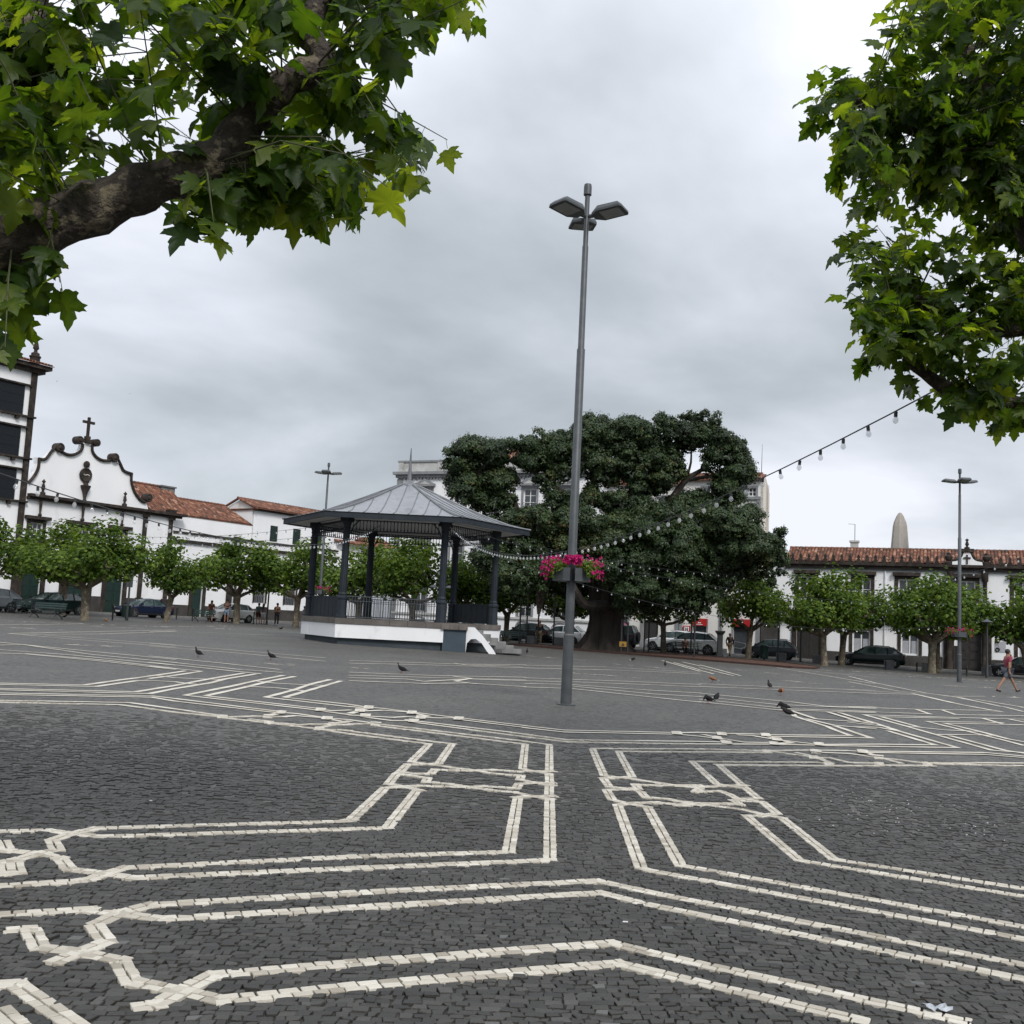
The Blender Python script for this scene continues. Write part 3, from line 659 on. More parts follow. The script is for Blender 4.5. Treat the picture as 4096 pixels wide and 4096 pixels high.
def flat(C): return 0.0100 * np.clip((C.mean(1)[:, 1] - 5.5) / 6.5, 0, 1)     # lower with distance, shaped so shaded sett sides don't darken far paving
# white limestone bands: two courses of small setts each
segs = []; WC = []
for wide, pts in bands:
    for a, b in zip(pts, pts[1:]):
        a, b = np.array(a), np.array(b); ln = np.linalg.norm(b - a)
        if ln < 0.01: continue
        segs.append((a, b))
        if min(a[1], b[1]) > NEAR or wide: continue
        u = (b - a) / ln; nrm = np.array([-u[1], u[0]]); e0 = -0.03
        for side in (-1, 1):
            s = e0 + rng.uniform(0, 0.02)
            while s < ln + 0.03:
                step = rng.uniform(0.062, 0.098); e = min(s + step, ln + 0.045)
                p = a + u * (s + e) / 2
                if p[1] < NEAR + 0.3:
                    w0, w1 = (0.0048, 0.047) if side > 0 else (-0.047, -0.0048)
                    q = [a + u * (s + 0.004) + nrm * w0, a + u * (e - 0.004) + nrm * w0, a + u * (e - 0.004) + nrm * w1, a + u * (s + 0.004) + nrm * w1]
                    WC.append(np.array(q) + rng.normal(0, 0.0019, (4, 2)))
                s = e
WC = np.array(WC)
lay('white_sett', WC, 0.0185 - flat(WC) + rng.uniform(-0.0012, 0.0012, len(WC)), np.clip(rng.normal(0.5, 0.22, len(WC)), 0, 1), PAVE_WHITE, '')
# bands farther off: flush ribbons of the same limestone, their setts too small to tell apart
rb = MB()
for k, (wide, pts) in enumerate(bands):
    h = 0.22 if wide else 0.056; z = 0.005 + k * 6e-5
    for a, b in zip(pts, pts[1:]):
        a, b = Vector(a), Vector(b)
        if (b - a).length < 0.02: continue
        if not wide and a.y < NEAR and b.y < NEAR: continue
        if not wide and min(a.y, b.y) < NEAR:
            lo, hi = (a, b) if a.y < b.y else (b, a); f = (NEAR - lo.y) / (hi.y - lo.y); lo2 = lo.lerp(hi, f); a, b = lo2, hi
        if wide:                                                       # a broken ornament of many short strokes
            u = (b - a).normalized(); nw = Vector((-u.y, u.x)); ln_ = (b - a).length
            for q in range(int(ln_ * 3.2)):
                c_ = a + u * random.uniform(0, ln_) + nw * random.gauss(0, 0.20); d_ = (u + nw * random.choice((-.9, 0, 0, 0, .9))).normalized(); l_ = random.uniform(.12, .55); w_ = Vector((-d_.y, d_.x)) * .045; zq = z + q * 1.5e-5
                rb.add([(p.x, p.y, gz(p.x) + zq) for p in (c_ - d_ * l_ / 2 - w_, c_ + d_ * l_ / 2 - w_, c_ + d_ * l_ / 2 + w_, c_ - d_ * l_ / 2 + w_)], [(0, 1, 2, 3)])
            continue
        u = (b - a).normalized(); nn = Vector((-u.y, u.x)) * h; a2, b2 = a - u * h * 0.6, b + u * h * 0.6; n_ = max(1, int((b2 - a2).length / 0.35)); hj = [1 + random.uniform(-0.12, 0.12) for _ in range(n_ + 1)]
        V = []
        for i in range(n_ + 1):
            p = a2.lerp(b2, i / n_); V += [(p.x + nn.x * hj[i], p.y + nn.y * hj[i], gz(p.x + nn.x) + z), (p.x - nn.x * hj[i], p.y - nn.y * hj[i], gz(p.x - nn.x) + z)]
        rb.add(V, [(2 * i, 2 * i + 1, 2 * i + 3, 2 * i + 2) for i in range(n_)])
me = rb.mesh('limestone_bands', PAVE_WHITE); a_ = me.attributes.new('tint', 'FLOAT', 'POINT'); a_.data.foreach_set('value', np.clip(rng.normal(0.62, 0.25, len(me.vertices)), 0, 1).astype(np.float32))
tag(put('limestone_bands', me, plaza), kind='stuff')
# dark basalt setts in uneven courses
DC = []; y = 2.6; A0 = np.array([s[0] for s in segs]); B0 = np.array([s[1] for s in segs])
nearseg = np.minimum(A0[:, 1], B0[:, 1]) < NEAR + 1; A0, B0 = A0[nearseg], B0[nearseg]
while y < NEAR:
    hgt = rng.uniform(0.043, 0.060); hw = 0.56 * y + 1.0; nst = int(2 * hw / 0.046); ws = rng.uniform(0.042, 0.086, nst); xs = -hw + np.concatenate([[0], np.cumsum(ws)]); xs = xs[xs < hw]
    x0, x1 = xs[:-1], xs[1:]; g = 0.0028 * (1 - 0.7 * min(1, max(0, (y - 5.5) / 5)))
    wv = lambda x: 0.035 * np.sin(x * 1.15 + 0.4) + 0.018 * np.sin(x * 3.1 + y * 0.8) + 0.10 * x
    j = lambda s=0.0058: rng.normal(0, s, len(x0))
    q = np.stack([np.stack([x0 + g + j(), y + g + wv(x0) + j()], -1), np.stack([x1 - g + j(), y + g + wv(x1) + j()], -1), np.stack([x1 - g + j(), y + hgt - g + wv(x1) + j()], -1), np.stack([x0 + g + j(), y + hgt - g + wv(x0) + j()], -1)], 1)
    DC.append(q); y += hgt
DC = np.concatenate(DC)
cen = DC.mean(1); keep = np.ones(len(cen), bool)
for a, b in zip(A0, B0):
    u = b - a; l2 = (u ** 2).sum(); t = np.clip(((cen - a) @ u) / l2, 0, 1); keep &= ((cen - (a + t[:, None] * u)) ** 2).sum(1) > 0.040 ** 2
yy = DC.mean(1)[:, 1]; keep &= rng.random(len(yy)) > np.clip((yy - SOLID) / (NEAR - SOLID), 0, 1) ** 1.2
DC = DC[keep]; dt = np.clip(rng.normal(0.42, 0.2, len(DC)), 0, 0.93); pick = rng.random(len(DC)); dt[pick < 0.006] = 1.0
lay('basalt_sett', DC, 0.0145 - flat(DC) + rng.normal(0, 1, len(DC)) * (0.0022 - 0.14 * flat(DC)), dt, PAVE_DARK, '')
# the bed of dark joint sand under the built setts
bed = MB(); bed.add([(x, y_, gz(x) + 0.003) for x, y_ in ((-2.9, 2.0), (2.9, 2.0), (6.2, 8.6), (-6.2, 8.6))], [(0, 1, 2, 3)]); bed.build('joint_sand', JOINT, plaza)

# streets, kerbs and sidewalks along both rows of buildings
slab('street', [L.g(-12, 2.6)[:2], L.g(70, 2.6)[:2], L.g(70, 9.0)[:2], L.g(-12, 9.0)[:2]], 0.012, ASPHALT)
slab('sidewalk', [L.g(-20, -1)[:2], L.g(70, -1)[:2], L.g(70, 2.4)[:2], L.g(-20, 2.4)[:2]], 0.13, PAVING, thick=0.2)
slab('kerb', [L.g(-20, 2.4)[:2], L.g(70, 2.4)[:2], L.g(70, 2.6)[:2], L.g(-20, 2.6)[:2]], 0.125, KERB, thick=0.2)
slab('street', [W.g(-30, 2.3)[:2], W.g(33, 2.3)[:2], W.g(33, 9.4)[:2], W.g(-30, 9.4)[:2]], 0.016, ASPHALT)
slab('sidewalk', [W.g(-30, -1)[:2], W.g(40, -1)[:2], W.g(40, 2.1)[:2], W.g(-30, 2.1)[:2]], 0.14, PAVING, thick=0.2)
slab('kerb', [W.g(-30, 2.1)[:2], W.g(40, 2.1)[:2], W.g(40, 2.3)[:2], W.g(-30, 2.3)[:2]], 0.135, KERB, thick=0.2)

# ------------------------------------------------------------------ roofs of barrel tiles
def tile_shape(w=0.2, ln=0.42, n=5):
    m = MB(); P = []
    for x, r in ((0.0, 1.0), (ln, 0.86)):
        for i in range(n + 1): a = math.pi * i / n; P.append((x, -math.cos(a) * w / 2 * r, math.sin(a) * w * 0.42 * r))
    for x, r in ((0.0, 0.82),):
        for i in range(n + 1): a = math.pi * i / n; P.append((x, -math.cos(a) * w / 2 * r, math.sin(a) * w * 0.42 * r))
    k = n + 1
    m.add(P, [(i, i + 1, k + i + 1, k + i) for i in range(n)] + [(2 * k + i, 2 * k + i + 1, i + 1, i) for i in range(n)])
    return m
def tiled_slope(par, fr, t0, t1, z_eave, d_eave, z_ridge, d_ridge, singles=0, tw=0.22, row=0.34, ridge=True):
    """A roof plane with rows of barrel tiles; `singles` of them are separate tiles."""
    run = d_eave - d_ridge; rise = z_ridge - z_eave; ln = math.hypot(run, rise); rows = int(ln / row); cols = int((t1 - t0) / tw)
    pl = MB(); pl.add([fr.pt(t0, d_eave, z_eave), fr.pt(t1, d_eave, z_eave), fr.pt(t1, d_ridge, z_ridge), fr.pt(t0, d_ridge, z_ridge), fr.pt(t0, d_eave, z_eave - 0.06), fr.pt(t1, d_eave, z_eave - 0.06), fr.pt(t1, d_ridge, z_ridge - 0.06), fr.pt(t0, d_ridge, z_ridge - 0.06)], [(0, 1, 2, 3), (7, 6, 5, 4), (0, 4, 5, 1), (1, 5, 6, 2), (2, 6, 7, 3), (3, 7, 4, 0)])
    rf = pl.build('roof', TILEROOF, par)
    base = tile_shape(tw * 0.92, row * 1.18); BV = np.array(base.v); BF = np.array(base.f)
    up = np.array([-fr.n.x * run, -fr.n.y * run, rise]) / ln; side = np.array([fr.u.x, fr.u.y, 0]); nor = np.cross(up, side); nor = nor if nor[2] > 0 else -nor
    o0 = np.array(fr.pt(t0, d_eave, z_eave)); cells = [(i, j) for j in range(rows) for i in range(cols)]
    pos = np.array([o0 + side * (i + 0.5) * tw + up * j * row + nor * (0.005 + 0.012 * random.random()) for i, j in cells]); tint = np.clip(rng.normal(0.5, 0.25, len(cells)), 0, 1)
    Rm = np.stack([up, side, nor], 0)
    loc = BV @ Rm; ok, d = in_frame(pos, -0.02); order = np.argsort(np.where(ok, d, 1e9)); mask = np.zeros(len(cells), bool)
    if singles: mask[order[:singles]] = True
    org = np.array(ORG.get(par.name, Vector((0, 0, 0))))
    meshes = [mesh_np('tile', loc, BF, TILES, np.full(len(loc), t)) for t in (0.1, 0.3, 0.45, 0.55, 0.7, 0.9)] if singles else []
    for i in np.nonzero(mask)[0]: put('tile', random.choice(meshes), rf, tuple(pos[i] - org))
    P = pos[~mask]
    V = (P[:, None, :] + loc[None]).reshape(-1, 3) - org; F = (np.arange(len(P))[:, None, None] * len(loc) + BF[None]).reshape(-1, 4)
    tag(put('tile_field', mesh_np('tile_field', V, F, TILES, np.repeat(tint[~mask], len(loc))), rf), kind='stuff')
    if ridge:
        rt = MB(); nr = int((t1 - t0) / 0.4)
        for i in range(nr):
            a, b = fr.pt(t0 + i * 0.4, d_ridge, z_ridge + 0.05), fr.pt(t0 + i * 0.4 + 0.42, d_ridge, z_ridge + 0.04); rt.tube([a, b], [0.12, 0.10], 8)
        rt.build('ridge', TILEROOF, rf)
    return rf
def lathe_at(par, name, fr, t, d, prof, m, n=10): return MB().lathe(prof, fr.pt(t, d, 0), n).build(name, m, par, True)
def finial(z0, h, r): return [(r, z0), (r, z0 + h * .14), (r * .45, z0 + h * .2), (r * .4, z0 + h * .3), (r * .75, z0 + h * .38), (r * .5, z0 + h * .62), (r * .3, z0 + h * .74), (r * .8, z0 + h * .84), (r * .35, z0 + h * .92), (0.01, z0 + h)]
def grille(par, fr, t0, t1, z0, z1, d, name='grille', m=IRON, nb=8, bars=True):
    g = MB(); 
    for z in (z0, z1): g.fbox(fr, t0, t1, z - 0.02, z + 0.02, d - 0.02, d + 0.02)
    for i in range(nb + 1):
        t = t0 + (t1 - t0) * i / nb; g.fbox(fr, t - 0.012, t + 0.012, z0 + 0.02, z1 - 0.02, d - 0.012, d + 0.012)
    if bars:
        k = max(2, int((t1 - t0) / 0.22)); w = (t1 - t0) / k
        for i in range(k):
            for zz in (z0 + (z1 - z0) * 0.28, z0 + (z1 - z0) * 0.72):
                c = t0 + (i + 0.5) * w; r = w * 0.46; pts = [fr.pt(c + r * math.cos(a), d + 0.02, zz + r * math.sin(a)) for a in [2 * math.pi * q / 10 for q in range(11)]]; g.tube(pts, 0.011, 4, False)
    return g.build(name, m, par)
def stone_course(par, fr, t0, t1, z0, z1, d0, d1, m, step=1.1, name='course'):
    """A dado or cornice laid of separate blocks with open joints."""
    n = max(1, round((t1 - t0) / step)); e = [t0 + (t1 - t0) * i / n for i in range(n + 1)]
    for a, b in zip(e, e[1:]): MB().fbox(fr, a + 0.006, b - 0.006, z0, z1, d0, d1 + random.uniform(0, 0.012)).build(name, m, par)

# ------------------------------------------------------------------ chapel, bell-house and wing (W front)
def zg(fr, t): return fr.g(t, 0)[2]
b = thing('convent_tower', 'tall white tower block with black lattice windows and basalt corner strip', 'building', W.g(-3, -4))
holes = [(-4.6, -1.62, 14.95, 17.05), (-4.6, -1.62, 11.85, 13.92), (-4.6, -1.62, 8.65, 10.8)]
wall_mesh(W, -12.5, -0.5, 0.0, 18.3, holes, 0.12).build('wall', STUCCO, b)
MB().fbox(W, -12.5, -0.52, 0.0, 18.3, -9, -0.125).build('core', STUCCO, b)
for z0, z1 in ((14.95, 17.05), (11.85, 13.92), (8.65, 10.8)):
    w = MB(); w.fbox(W, -4.75, -1.5, z0 - 0.02, z1 + 0.05, -0.1, 0.14); w = w.build('lattice_window', LOUVRE, b)
    for i in range(1, 3): MB().fbox(W, -4.75, -1.48, z0 + i * (z1 - z0) / 3 - 0.03, z0 + i * (z1 - z0) / 3 + 0.03, 0.14, 0.152).build('slat', LOUVRE, w)
    MB().fbox(W, -1.497, -1.46, z0, z1, -0.08, 0.13).build('side_lattice', LAMPGREY, w)
    MB().fbox(W, -12.5, -0.45, z0 - 0.17, z0 - 0.04, 0.005, 0.30).build('sill', BASALT, w)
    MB().fbox(W, -2.0, -1.75, z0 - 0.40, z0 - 0.175, 0.005, 0.26).build('bracket', BASALT, w)
    MB().fbox(W, -12.5, -1.0, z1 + 0.06, z1 + 0.18, 0.005, 0.28).build('lintel', BASALT, w)
MB().fbox(W, -1.0, -0.56, 0.3, 18.2, 0.0, 0.14).build('corner_strip', BASALT, b)
MB().fbox(W, -1.1, -0.46, 0.3, 2.0, 0.0, 0.22).build('strip_base', BASALT, b)
cn = MB(); cn.fbox(W, -12.5, -0.1, 18.2, 18.5, -9, 0.35); cn.fbox(W, -12.6, 0.2, 18.5, 18.8, -9.2, 0.7); cn.build('cornice', BASALT, b)
tiled_slope(b, W, -12.6, 0.25, 18.84, 0.85, 19.9, -3.2, 0, 0.24, 0.36, False)
lathe_at(b, 'finial', W, -1.0, 0.25, [(0.36, 18.85), (0.36, 19.3), (0.42, 19.32), (0.42, 19.42)] + finial(19.42, 1.55, 0.30), BASALT)
stone_course(b, W, -12.5, -1.1, 0.3, 1.7, 0.0, 0.07, BASALT2, 1.2, 'dado_block')

b = thing('chapel', 'white baroque chapel with scrolled basalt gable, cross and green doors', 'chapel', W.g(6, -4))
dl = [(-0.2, 1.3), (3.2, 5.3), (6.9, 8.5)]
wall_mesh(W, -0.5, 13.0, 0.0, 9.0, [(a, c, 0.62, 5.6) for a, c in dl] + [(a + 0.22, c - 0.22, 6.2, 7.1) for a, c in dl], 0.25).build('wall', STUCCO, b)
gab = [(-0.5, 9.0), (-0.45, 10.15), (0.0, 10.9), (0.18, 11.5), (0.1, 12.0), (0.7, 11.95), (1.15, 12.55), (1.75, 13.1), (2.15, 12.75), (2.75, 12.6), (3.3, 12.75), (3.7, 13.3), (3.75, 13.75), (4.5, 13.75), (4.6, 13.3), (4.9, 12.9), (5.55, 12.65), (6.3, 12.75), (6.6, 13.1), (7.3, 12.4), (7.8, 12.0), (8.35, 11.95), (8.45, 11.2), (8.95, 10.4), (9.6, 9.85), (10.1, 9.8), (10.4, 9.0)]
MB().poly_prism(W, gab, -0.5, 0.0).build('gable', STUCCO, b)
MB().fbox(W, -0.48, 12.98, 0.0, 8.98, -10, -0.255).build('core', STUCCO, b)
def scroll(path, r=0.115): 
    m = MB(); m.tube([W.pt(t, 0.10, z) for t, z in path], r, 8); return m
def vol(t, z, r=0.33):
    m = MB(); M_ = Matrix.Translation(W.pt(t, -0.35, z)) @ Vector((W.n.x, W.n.y, 0)).to_track_quat('Z', 'Y').to_matrix().to_4x4(); m.lathe([(r, 0), (r, 0.62), (r * .8, 0.68), (r * .55, 0.64), (r * .3, 0.72), (0.02, 0.72)], n=16, M=M_); return m
def spline(P, n=5):
    out = []
    for i in range(len(P) - 1):
        p0, p1, p2, p3 = P[max(i - 1, 0)], P[i], P[i + 1], P[min(i + 2, len(P) - 1)]
        for k in range(n):
            t = k / n; out.append(tuple(0.5 * (2 * p1[j] + (p2[j] - p0[j]) * t + (2 * p0[j] - 5 * p1[j] + 4 * p2[j] - p3[j]) * t * t + (3 * p1[j] - p0[j] - 3 * p2[j] + p3[j]) * t ** 3) for j in range(len(p1))))
    return out + [P[-1]]
for path in ([(-0.45, 10.0), (-0.05, 10.55), (0.2, 11.2), (0.2, 11.95)], [(0.15, 11.88), (0.7, 11.95), (1.1, 12.55), (1.5, 13.15)], [(1.9, 12.75), (2.5, 12.58), (3.1, 12.7), (3.6, 13.1), (3.72, 13.6)], [(4.55, 13.65), (4.6, 13.2), (5.0, 12.8), (5.6, 12.62), (6.3, 12.72)], [(6.8, 13.15), (7.2, 12.6), (7.6, 12.1), (8.4, 11.95)], [(8.35, 12.0), (8.4, 11.3), (8.8, 10.5), (9.4, 9.95), (9.9, 9.8)]):
    scroll(spline(path)).build('gable_moulding', BASALT, b, True)
for t, z, r in ((1.75, 13.0, 0.36), (3.35, 13.85, 0.32), (4.85, 13.9, 0.30), (6.6, 13.0, 0.36), (10.1, 10.2, 0.36)): vol(t, z, r).build('volute', BASALT, b)
cn = MB(); cn.fbox(W, -0.45, 13.6, 8.82, 9.0, 0.003, 0.30); cn.fbox(W, -0.4, 13.95, 9.0, 9.22, 0.003, 0.52); cn.build('cornice', BASALT, b)
cr_ = MB(); cr_.fbox(W, 3.86, 4.38, 13.76, 14.0, -0.3, 0.25); cr_.fbox(W, 3.95, 4.3, 14.0, 14.3, -0.2, 0.16); cr_.fbox(W, 4.03, 4.21, 14.3, 15.8, -0.1, 0.08); cr_.fbox(W, 3.62, 4.62, 15.3, 15.5, -0.1, 0.077); cr_.build('cross', BASALT, b)
for t in (10.07, 12.65):
    p = MB().fbox(W, t - 0.18, t + 0.18, 1.98, 8.8, 0.003, 0.14).build('pilaster', BASALT, b)
    MB().fbox(W, t - 0.32, t + 0.32, 0.5, 1.97, 0.003, 0.22).build('pilaster_base', BASALT, p); MB().fbox(W, t - 0.32, t + 0.32, 8.62, 8.815, 0.165, 0.24).build('capital', BASALT, p)
MB().fbox(W, 12.3, 13.0, 9.225, 9.5, -0.3, 0.3).build('corner_block', BASALT, b)
for i, (a, c) in enumerate(dl):
    mid = (a + c) / 2; d_ = MB()
    d_.fbox(W, a + 0.02, mid - 0.01, 0.66, 5.58, -0.22, -0.16); d_.fbox(W, mid + 0.01, c - 0.02, 0.66, 5.58, -0.22, -0.16); d_ = d_.build('door', GREENPAINT, b)
    for s_ in (0, 1):
        for k in range(6):
            t0 = (a + 0.14, mid + 0.12)[s_]; MB().fbox(W, t0, t0 + (c - a) / 2 - 0.26, 0.85 + k * 0.78, 1.4 + k * 0.78, -0.16, -0.125).build('door_panel', GREENPAINT, d_)
    sr = MB(); sr.fbox(W, a - 0.34, a, 0.55, 5.95, -0.02, 0.12); sr.fbox(W, c, c + 0.34, 0.55, 5.95, -0.02, 0.12); sr.fbox(W, a, c, 5.6, 5.95, -0.02, 0.12); sr.build('door_surround', BASALT, d_)
    ww = window(b, W, a + 0.22, c - 0.22, 6.2, 7.1, 3, 2, WHITEPAINT, DARKGLASS, 0.045, BASALT, 0.24)
    MB().fbox(W, a - 0.25, c + 0.25, 7.36, 7.6, 0.0, 0.34).build('hood', BASALT, ww)
    if i != 1: lathe_at(b, 'finial', W, mid + 0.08, 0.2, [(0.10, 7.6), (0.16, 7.7), (0.07, 7.85), (0.10, 8.3), (0.12, 8.8)], BASALT); lathe_at(b, 'finial', W, mid + 0.08, 0.3, finial(9.22, 1.2, 0.2), BASALT)
lathe_at(b, 'finial', W, 4.2, 0.2, [(0.10, 7.6), (0.18, 7.72), (0.08, 7.9), (0.13, 8.8)], BASALT)
lathe_at(b, 'medallion_stem', W, 4.22, 0.2, [(0.16, 9.22), (0.10, 9.4), (0.20, 9.9), (0.36, 10.25), (0.40, 10.4), (0.2, 10.45), (0.16, 10.6), (0.24, 10.75)], BASALT)
M_ = Matrix.Translation(W.pt(4.2, 0.0, 11.25)) @ Vector((W.n.x, W.n.y, 0)).to_track_quat('Z', 'Y').to_matrix().to_4x4()
md = MB(); md.lathe([(0.50, 0), (0.56, 0.12), (0.50, 0.2), (0.44, 0.14), (0.02, 0.16)], n=20, M=M_); md = md.build('medallion', BASALT, b, True)
MB().tube([W.pt(t, 0.19, z) for t, z in spline([(3.95, 11.28), (4.12, 11.22), (4.32, 11.28), (4.48, 11.2)])], 0.025, 5).build('emblem', SIGNWHITE, md)
M_ = Matrix.Translation(W.pt(4.18, 0.05, 12.08)) @ Vector((W.n.x, W.n.y, 0)).to_track_quat('Z', 'Y').to_matrix().to_4x4()
md = MB(); md.lathe([(0.24, 0), (0.27, 0.12), (0.16, 0.2), (0.02, 0.22)], n=14, M=M_); md.build('shield', BASALT, b, True)
for s0, s1 in ((-0.45, -0.56 + 0.02), (1.64, 2.86), (5.64, 6.56), (8.84, 9.7), (10.4, 12.3)):
    if s1 > s0: stone_course(b, W, s0, s1, 0.3, 1.9, 0.0, 0.08, BASALT2, 0.9, 'dado_block')
# nave roof behind the gable
nv = Fr(W.pt(8.6, -0.6, 0)[:2], 57); nv.n = W.n
tiled_slope(b, W, 9.0, 15.6, 9.2, -0.35, 11.85, -4.2, 0, 0.24, 0.36)
tiled_slope(b, W, 15.6, 22.2, 9.2, -0.35, 11.05, -4.2, 0, 0.24, 0.36)
MB().fbox(W, 13.0, 22.2, 7.0, 9.2, -4.2, -0.4).build('upper_wall', STUCCO, b)
ch = MB(); ch.fbox(W, 14.35, 15.8, 11.0, 11.85, -4.5, -3.7); ch.fbox(W, 14.25, 15.9, 11.85, 11.98, -4.6, -3.6); ch.build('chimney', CONCRETE, b)

b = thing('low_wing', 'long low white wing with dark green door and grilled windows beside the chapel', 'building', W.g(22, -3))
gw = [(22.65, 24.05, 2.05, 4.6), (26.5, 28.0, 2.0, 4.6)]
wall_mesh(W, 13.0, 33.5, 0.0, 7.1, [(15.5, 16.65, 0.55, 4.3), (19.5, 20.2, 0.55, 3.9)] + gw, 0.25).build('wall', STUCCO, b)
MB().fbox(W, 13.02, 33.5, 0.0, 7.05, -7, -0.255).build('core', STUCCO, b)
MB().fbox(W, 13.0, 33.5, 6.85, 7.1, 0.003, 0.22).build('string_course', BASALT, b)
MB().fbox(W, 13.0, 33.5, 7.1, 7.62, -0.35, 0.0).build('parapet', STUCCO, b); MB().fbox(W, 13.0, 33.5, 7.622, 7.78, -0.4, 0.12).build('coping', BASALT, b)
MB().fbox(W, 19.7, 20.35, 7.1, 7.9, 0.003, 0.2).build('parapet_pier', BASALT, b)
d_ = MB().fbox(W, 15.52, 16.63, 0.56, 4.28, -0.22, -0.16).build('door', GREENPAINT, b)
sr = MB(); sr.fbox(W, 15.2, 15.5, 0.5, 4.6, -0.02, 0.1); sr.fbox(W, 16.65, 16.95, 0.5, 4.6, -0.02, 0.1); sr.fbox(W, 15.5, 16.65, 4.3, 4.6, -0.02, 0.1); sr.build('door_surround', BASALT, d_)
d_ = MB().fbox(W, 19.52, 20.18, 0.56, 3.88, -0.22, -0.16).build('door', DARKWOOD, b)
sr = MB(); sr.fbox(W, 19.3, 19.5, 0.5, 4.1, -0.02, 0.1); sr.fbox(W, 20.2, 20.4, 0.5, 4.1, -0.02, 0.1); sr.fbox(W, 19.5, 20.2, 3.9, 4.1, -0.02, 0.1); sr.build('door_surround', BASALT, d_)
for a, c, z0, z1 in gw:
    w = window(b, W, a, c, z0, z1, 2, 3, IRON, DARKGLASS, 0.06, BASALT, 0.16, False); g_ = grille(w, W, a, c, z0 + 0.04, z1 - 0.04, -0.03, 'grille', GREYSTONE, 7)
stone_course(b, W, 13.0, 15.15, 0.3, 1.55, 0.0, 0.07, BASALT2, 1.0, 'dado_block'); stone_course(b, W, 17.0, 19.25, 0.3, 1.55, 0.0, 0.07, BASALT2, 1.0, 'dado_block'); stone_course(b, W, 20.45, 33.4, 0.2, 1.52, 0.0, 0.07, BASALT2, 1.2, 'dado_block')

b = thing('shuttered_house', 'white two-storey house with closed green shutters and a brown tiled roof', 'house', W.g(26, -4))
sh = [(24.5, 25.5), (27.5, 28.55), (30.6, 31.6)]
W2 = Fr(W.pt(0, -0.45, 0)[:2], 57); W2.n = W.n
wall_mesh(W2, 22.3, 36.5, 7.0, 10.75, [(a, c, 7.9, 9.42) for a, c in sh], 0.2).build('wall', STUCCO, b)
MB().fbox(W2, 22.32, 36.5, 7.0, 10.75, -4.0, -0.205).build('core', STUCCO, b)
for a, c in sh:
    s_ = MB().fbox(W2, a, c, 7.92, 9.40, -0.12, -0.06).build('shutter', GREENPAINT, b)
    for k in range(8): MB().fbox(W2, a + 0.08, c - 0.08, 8.0 + k * 0.17, 8.11 + k * 0.17, -0.06, -0.035).build('slat', GREENPAINT, s_)
MB().fbox(W2, 22.2, 36.5, 10.6, 10.8, 0.003, 0.3).build('eaves', BASALT, b)
W3 = Fr(W2.pt(22.3, 0, 0)[:2], 57 + 90); W3.n = -Vector((W.u.x, W.u.y))
MB().poly_prism(W3, [(-0.1, 10.752), (4.0, 10.752), (2.0, 11.6)], -0.3, 0.03).build('gable', STUCCO2, b)
tiled_slope(b, W2, 22.0, 36.5, 10.82, 0.5, 11.75, -2.0, 0, 0.24, 0.36)
gr_ = MB(); 
for (a, za), (c, zc) in (((-0.55, 10.75), (2.0, 11.78)), ((2.0, 11.78), (4.4, 10.75))): gr_.tube([W3.pt(a, 0.12, za), W3.pt(c, 0.12, zc)], 0.12, 6)
gr_.tube([W3.pt(-0.3, 0.08, 10.72), W3.pt(4.2, 0.08, 10.72)], 0.08, 6)
gr_.build('verge_tiles', TILEROOF, b)
b = thing('far_lean_to', 'low tiled lean-to roof seen under the bandstand eaves', 'roof', W.g(38, -1))
MB().fbox(W, 33.5, 43.5, 0.0, 8.6, -6, -0.3).build('wall', STUCCO, b); tiled_slope(b, W, 33.3, 43.6, 8.6, 0.3, 9.6, -2.2, 0, 0.24, 0.36)

# ------------------------------------------------------------------ street front (L)
b = thing('palace', 'white neoclassical palace with grey stone window hoods and a balustraded parapet', 'building', L.g(8, -5))
cols = [-0.13, 3.35, 6.8, 10.35, 13.75]
H = []
for c in cols: H += [(c - 0.62, c + 0.62, 10.95, 13.35), (c - 0.62, c + 0.62, 5.7, 8.35), (c - 0.62, c + 0.62, 1.98, 4.5), (c - 0.6, c + 0.6, 0.35, 1.3)]
wall_mesh(L, -3.07, 17.5, -0.4, 14.7, H, 0.25).build('wall', STUCCO, b)
MB().fbox(L, -3.05, 17.5, -0.4, 14.7, -12, -0.255).build('core', STUCCO, b)
cn = MB(); cn.fbox(L, -3.3, 17.5, 14.45, 14.72, 0.003, 0.25); cn.fbox(L, -3.5, 17.5, 14.72, 14.98, -12.3, 0.5); cn.build('cornice', GREYSTONE, b)
fz = MB()
for i in range(60): t = -3.1 + i * 0.345; fz.fbox(L, t, t + 0.17, 14.3, 14.447, 0.003, 0.2)
fz.build('dentils', GREYSTONE, b)
MB().fbox(L, -3.1, 17.5, 14.98, 15.9, -12, 0.05).build('parapet', PALESTONE, b); MB().fbox(L, -3.2, 17.5, 15.9, 16.08, -12.1, 0.14).build('parapet_cap', GREYSTONE, b)
for i in range(6): t = -3.1 + i * 4.1; MB().fbox(L, t, t + 0.5, 14.985, 15.9, 0.053, 0.12).build('parapet_pier', PALESTONE, b)
MB().fbox(L, -3.2, -2.6, 0.0, 14.3, 0.003, 0.1).build('corner_strip', GREYSTONE, b)
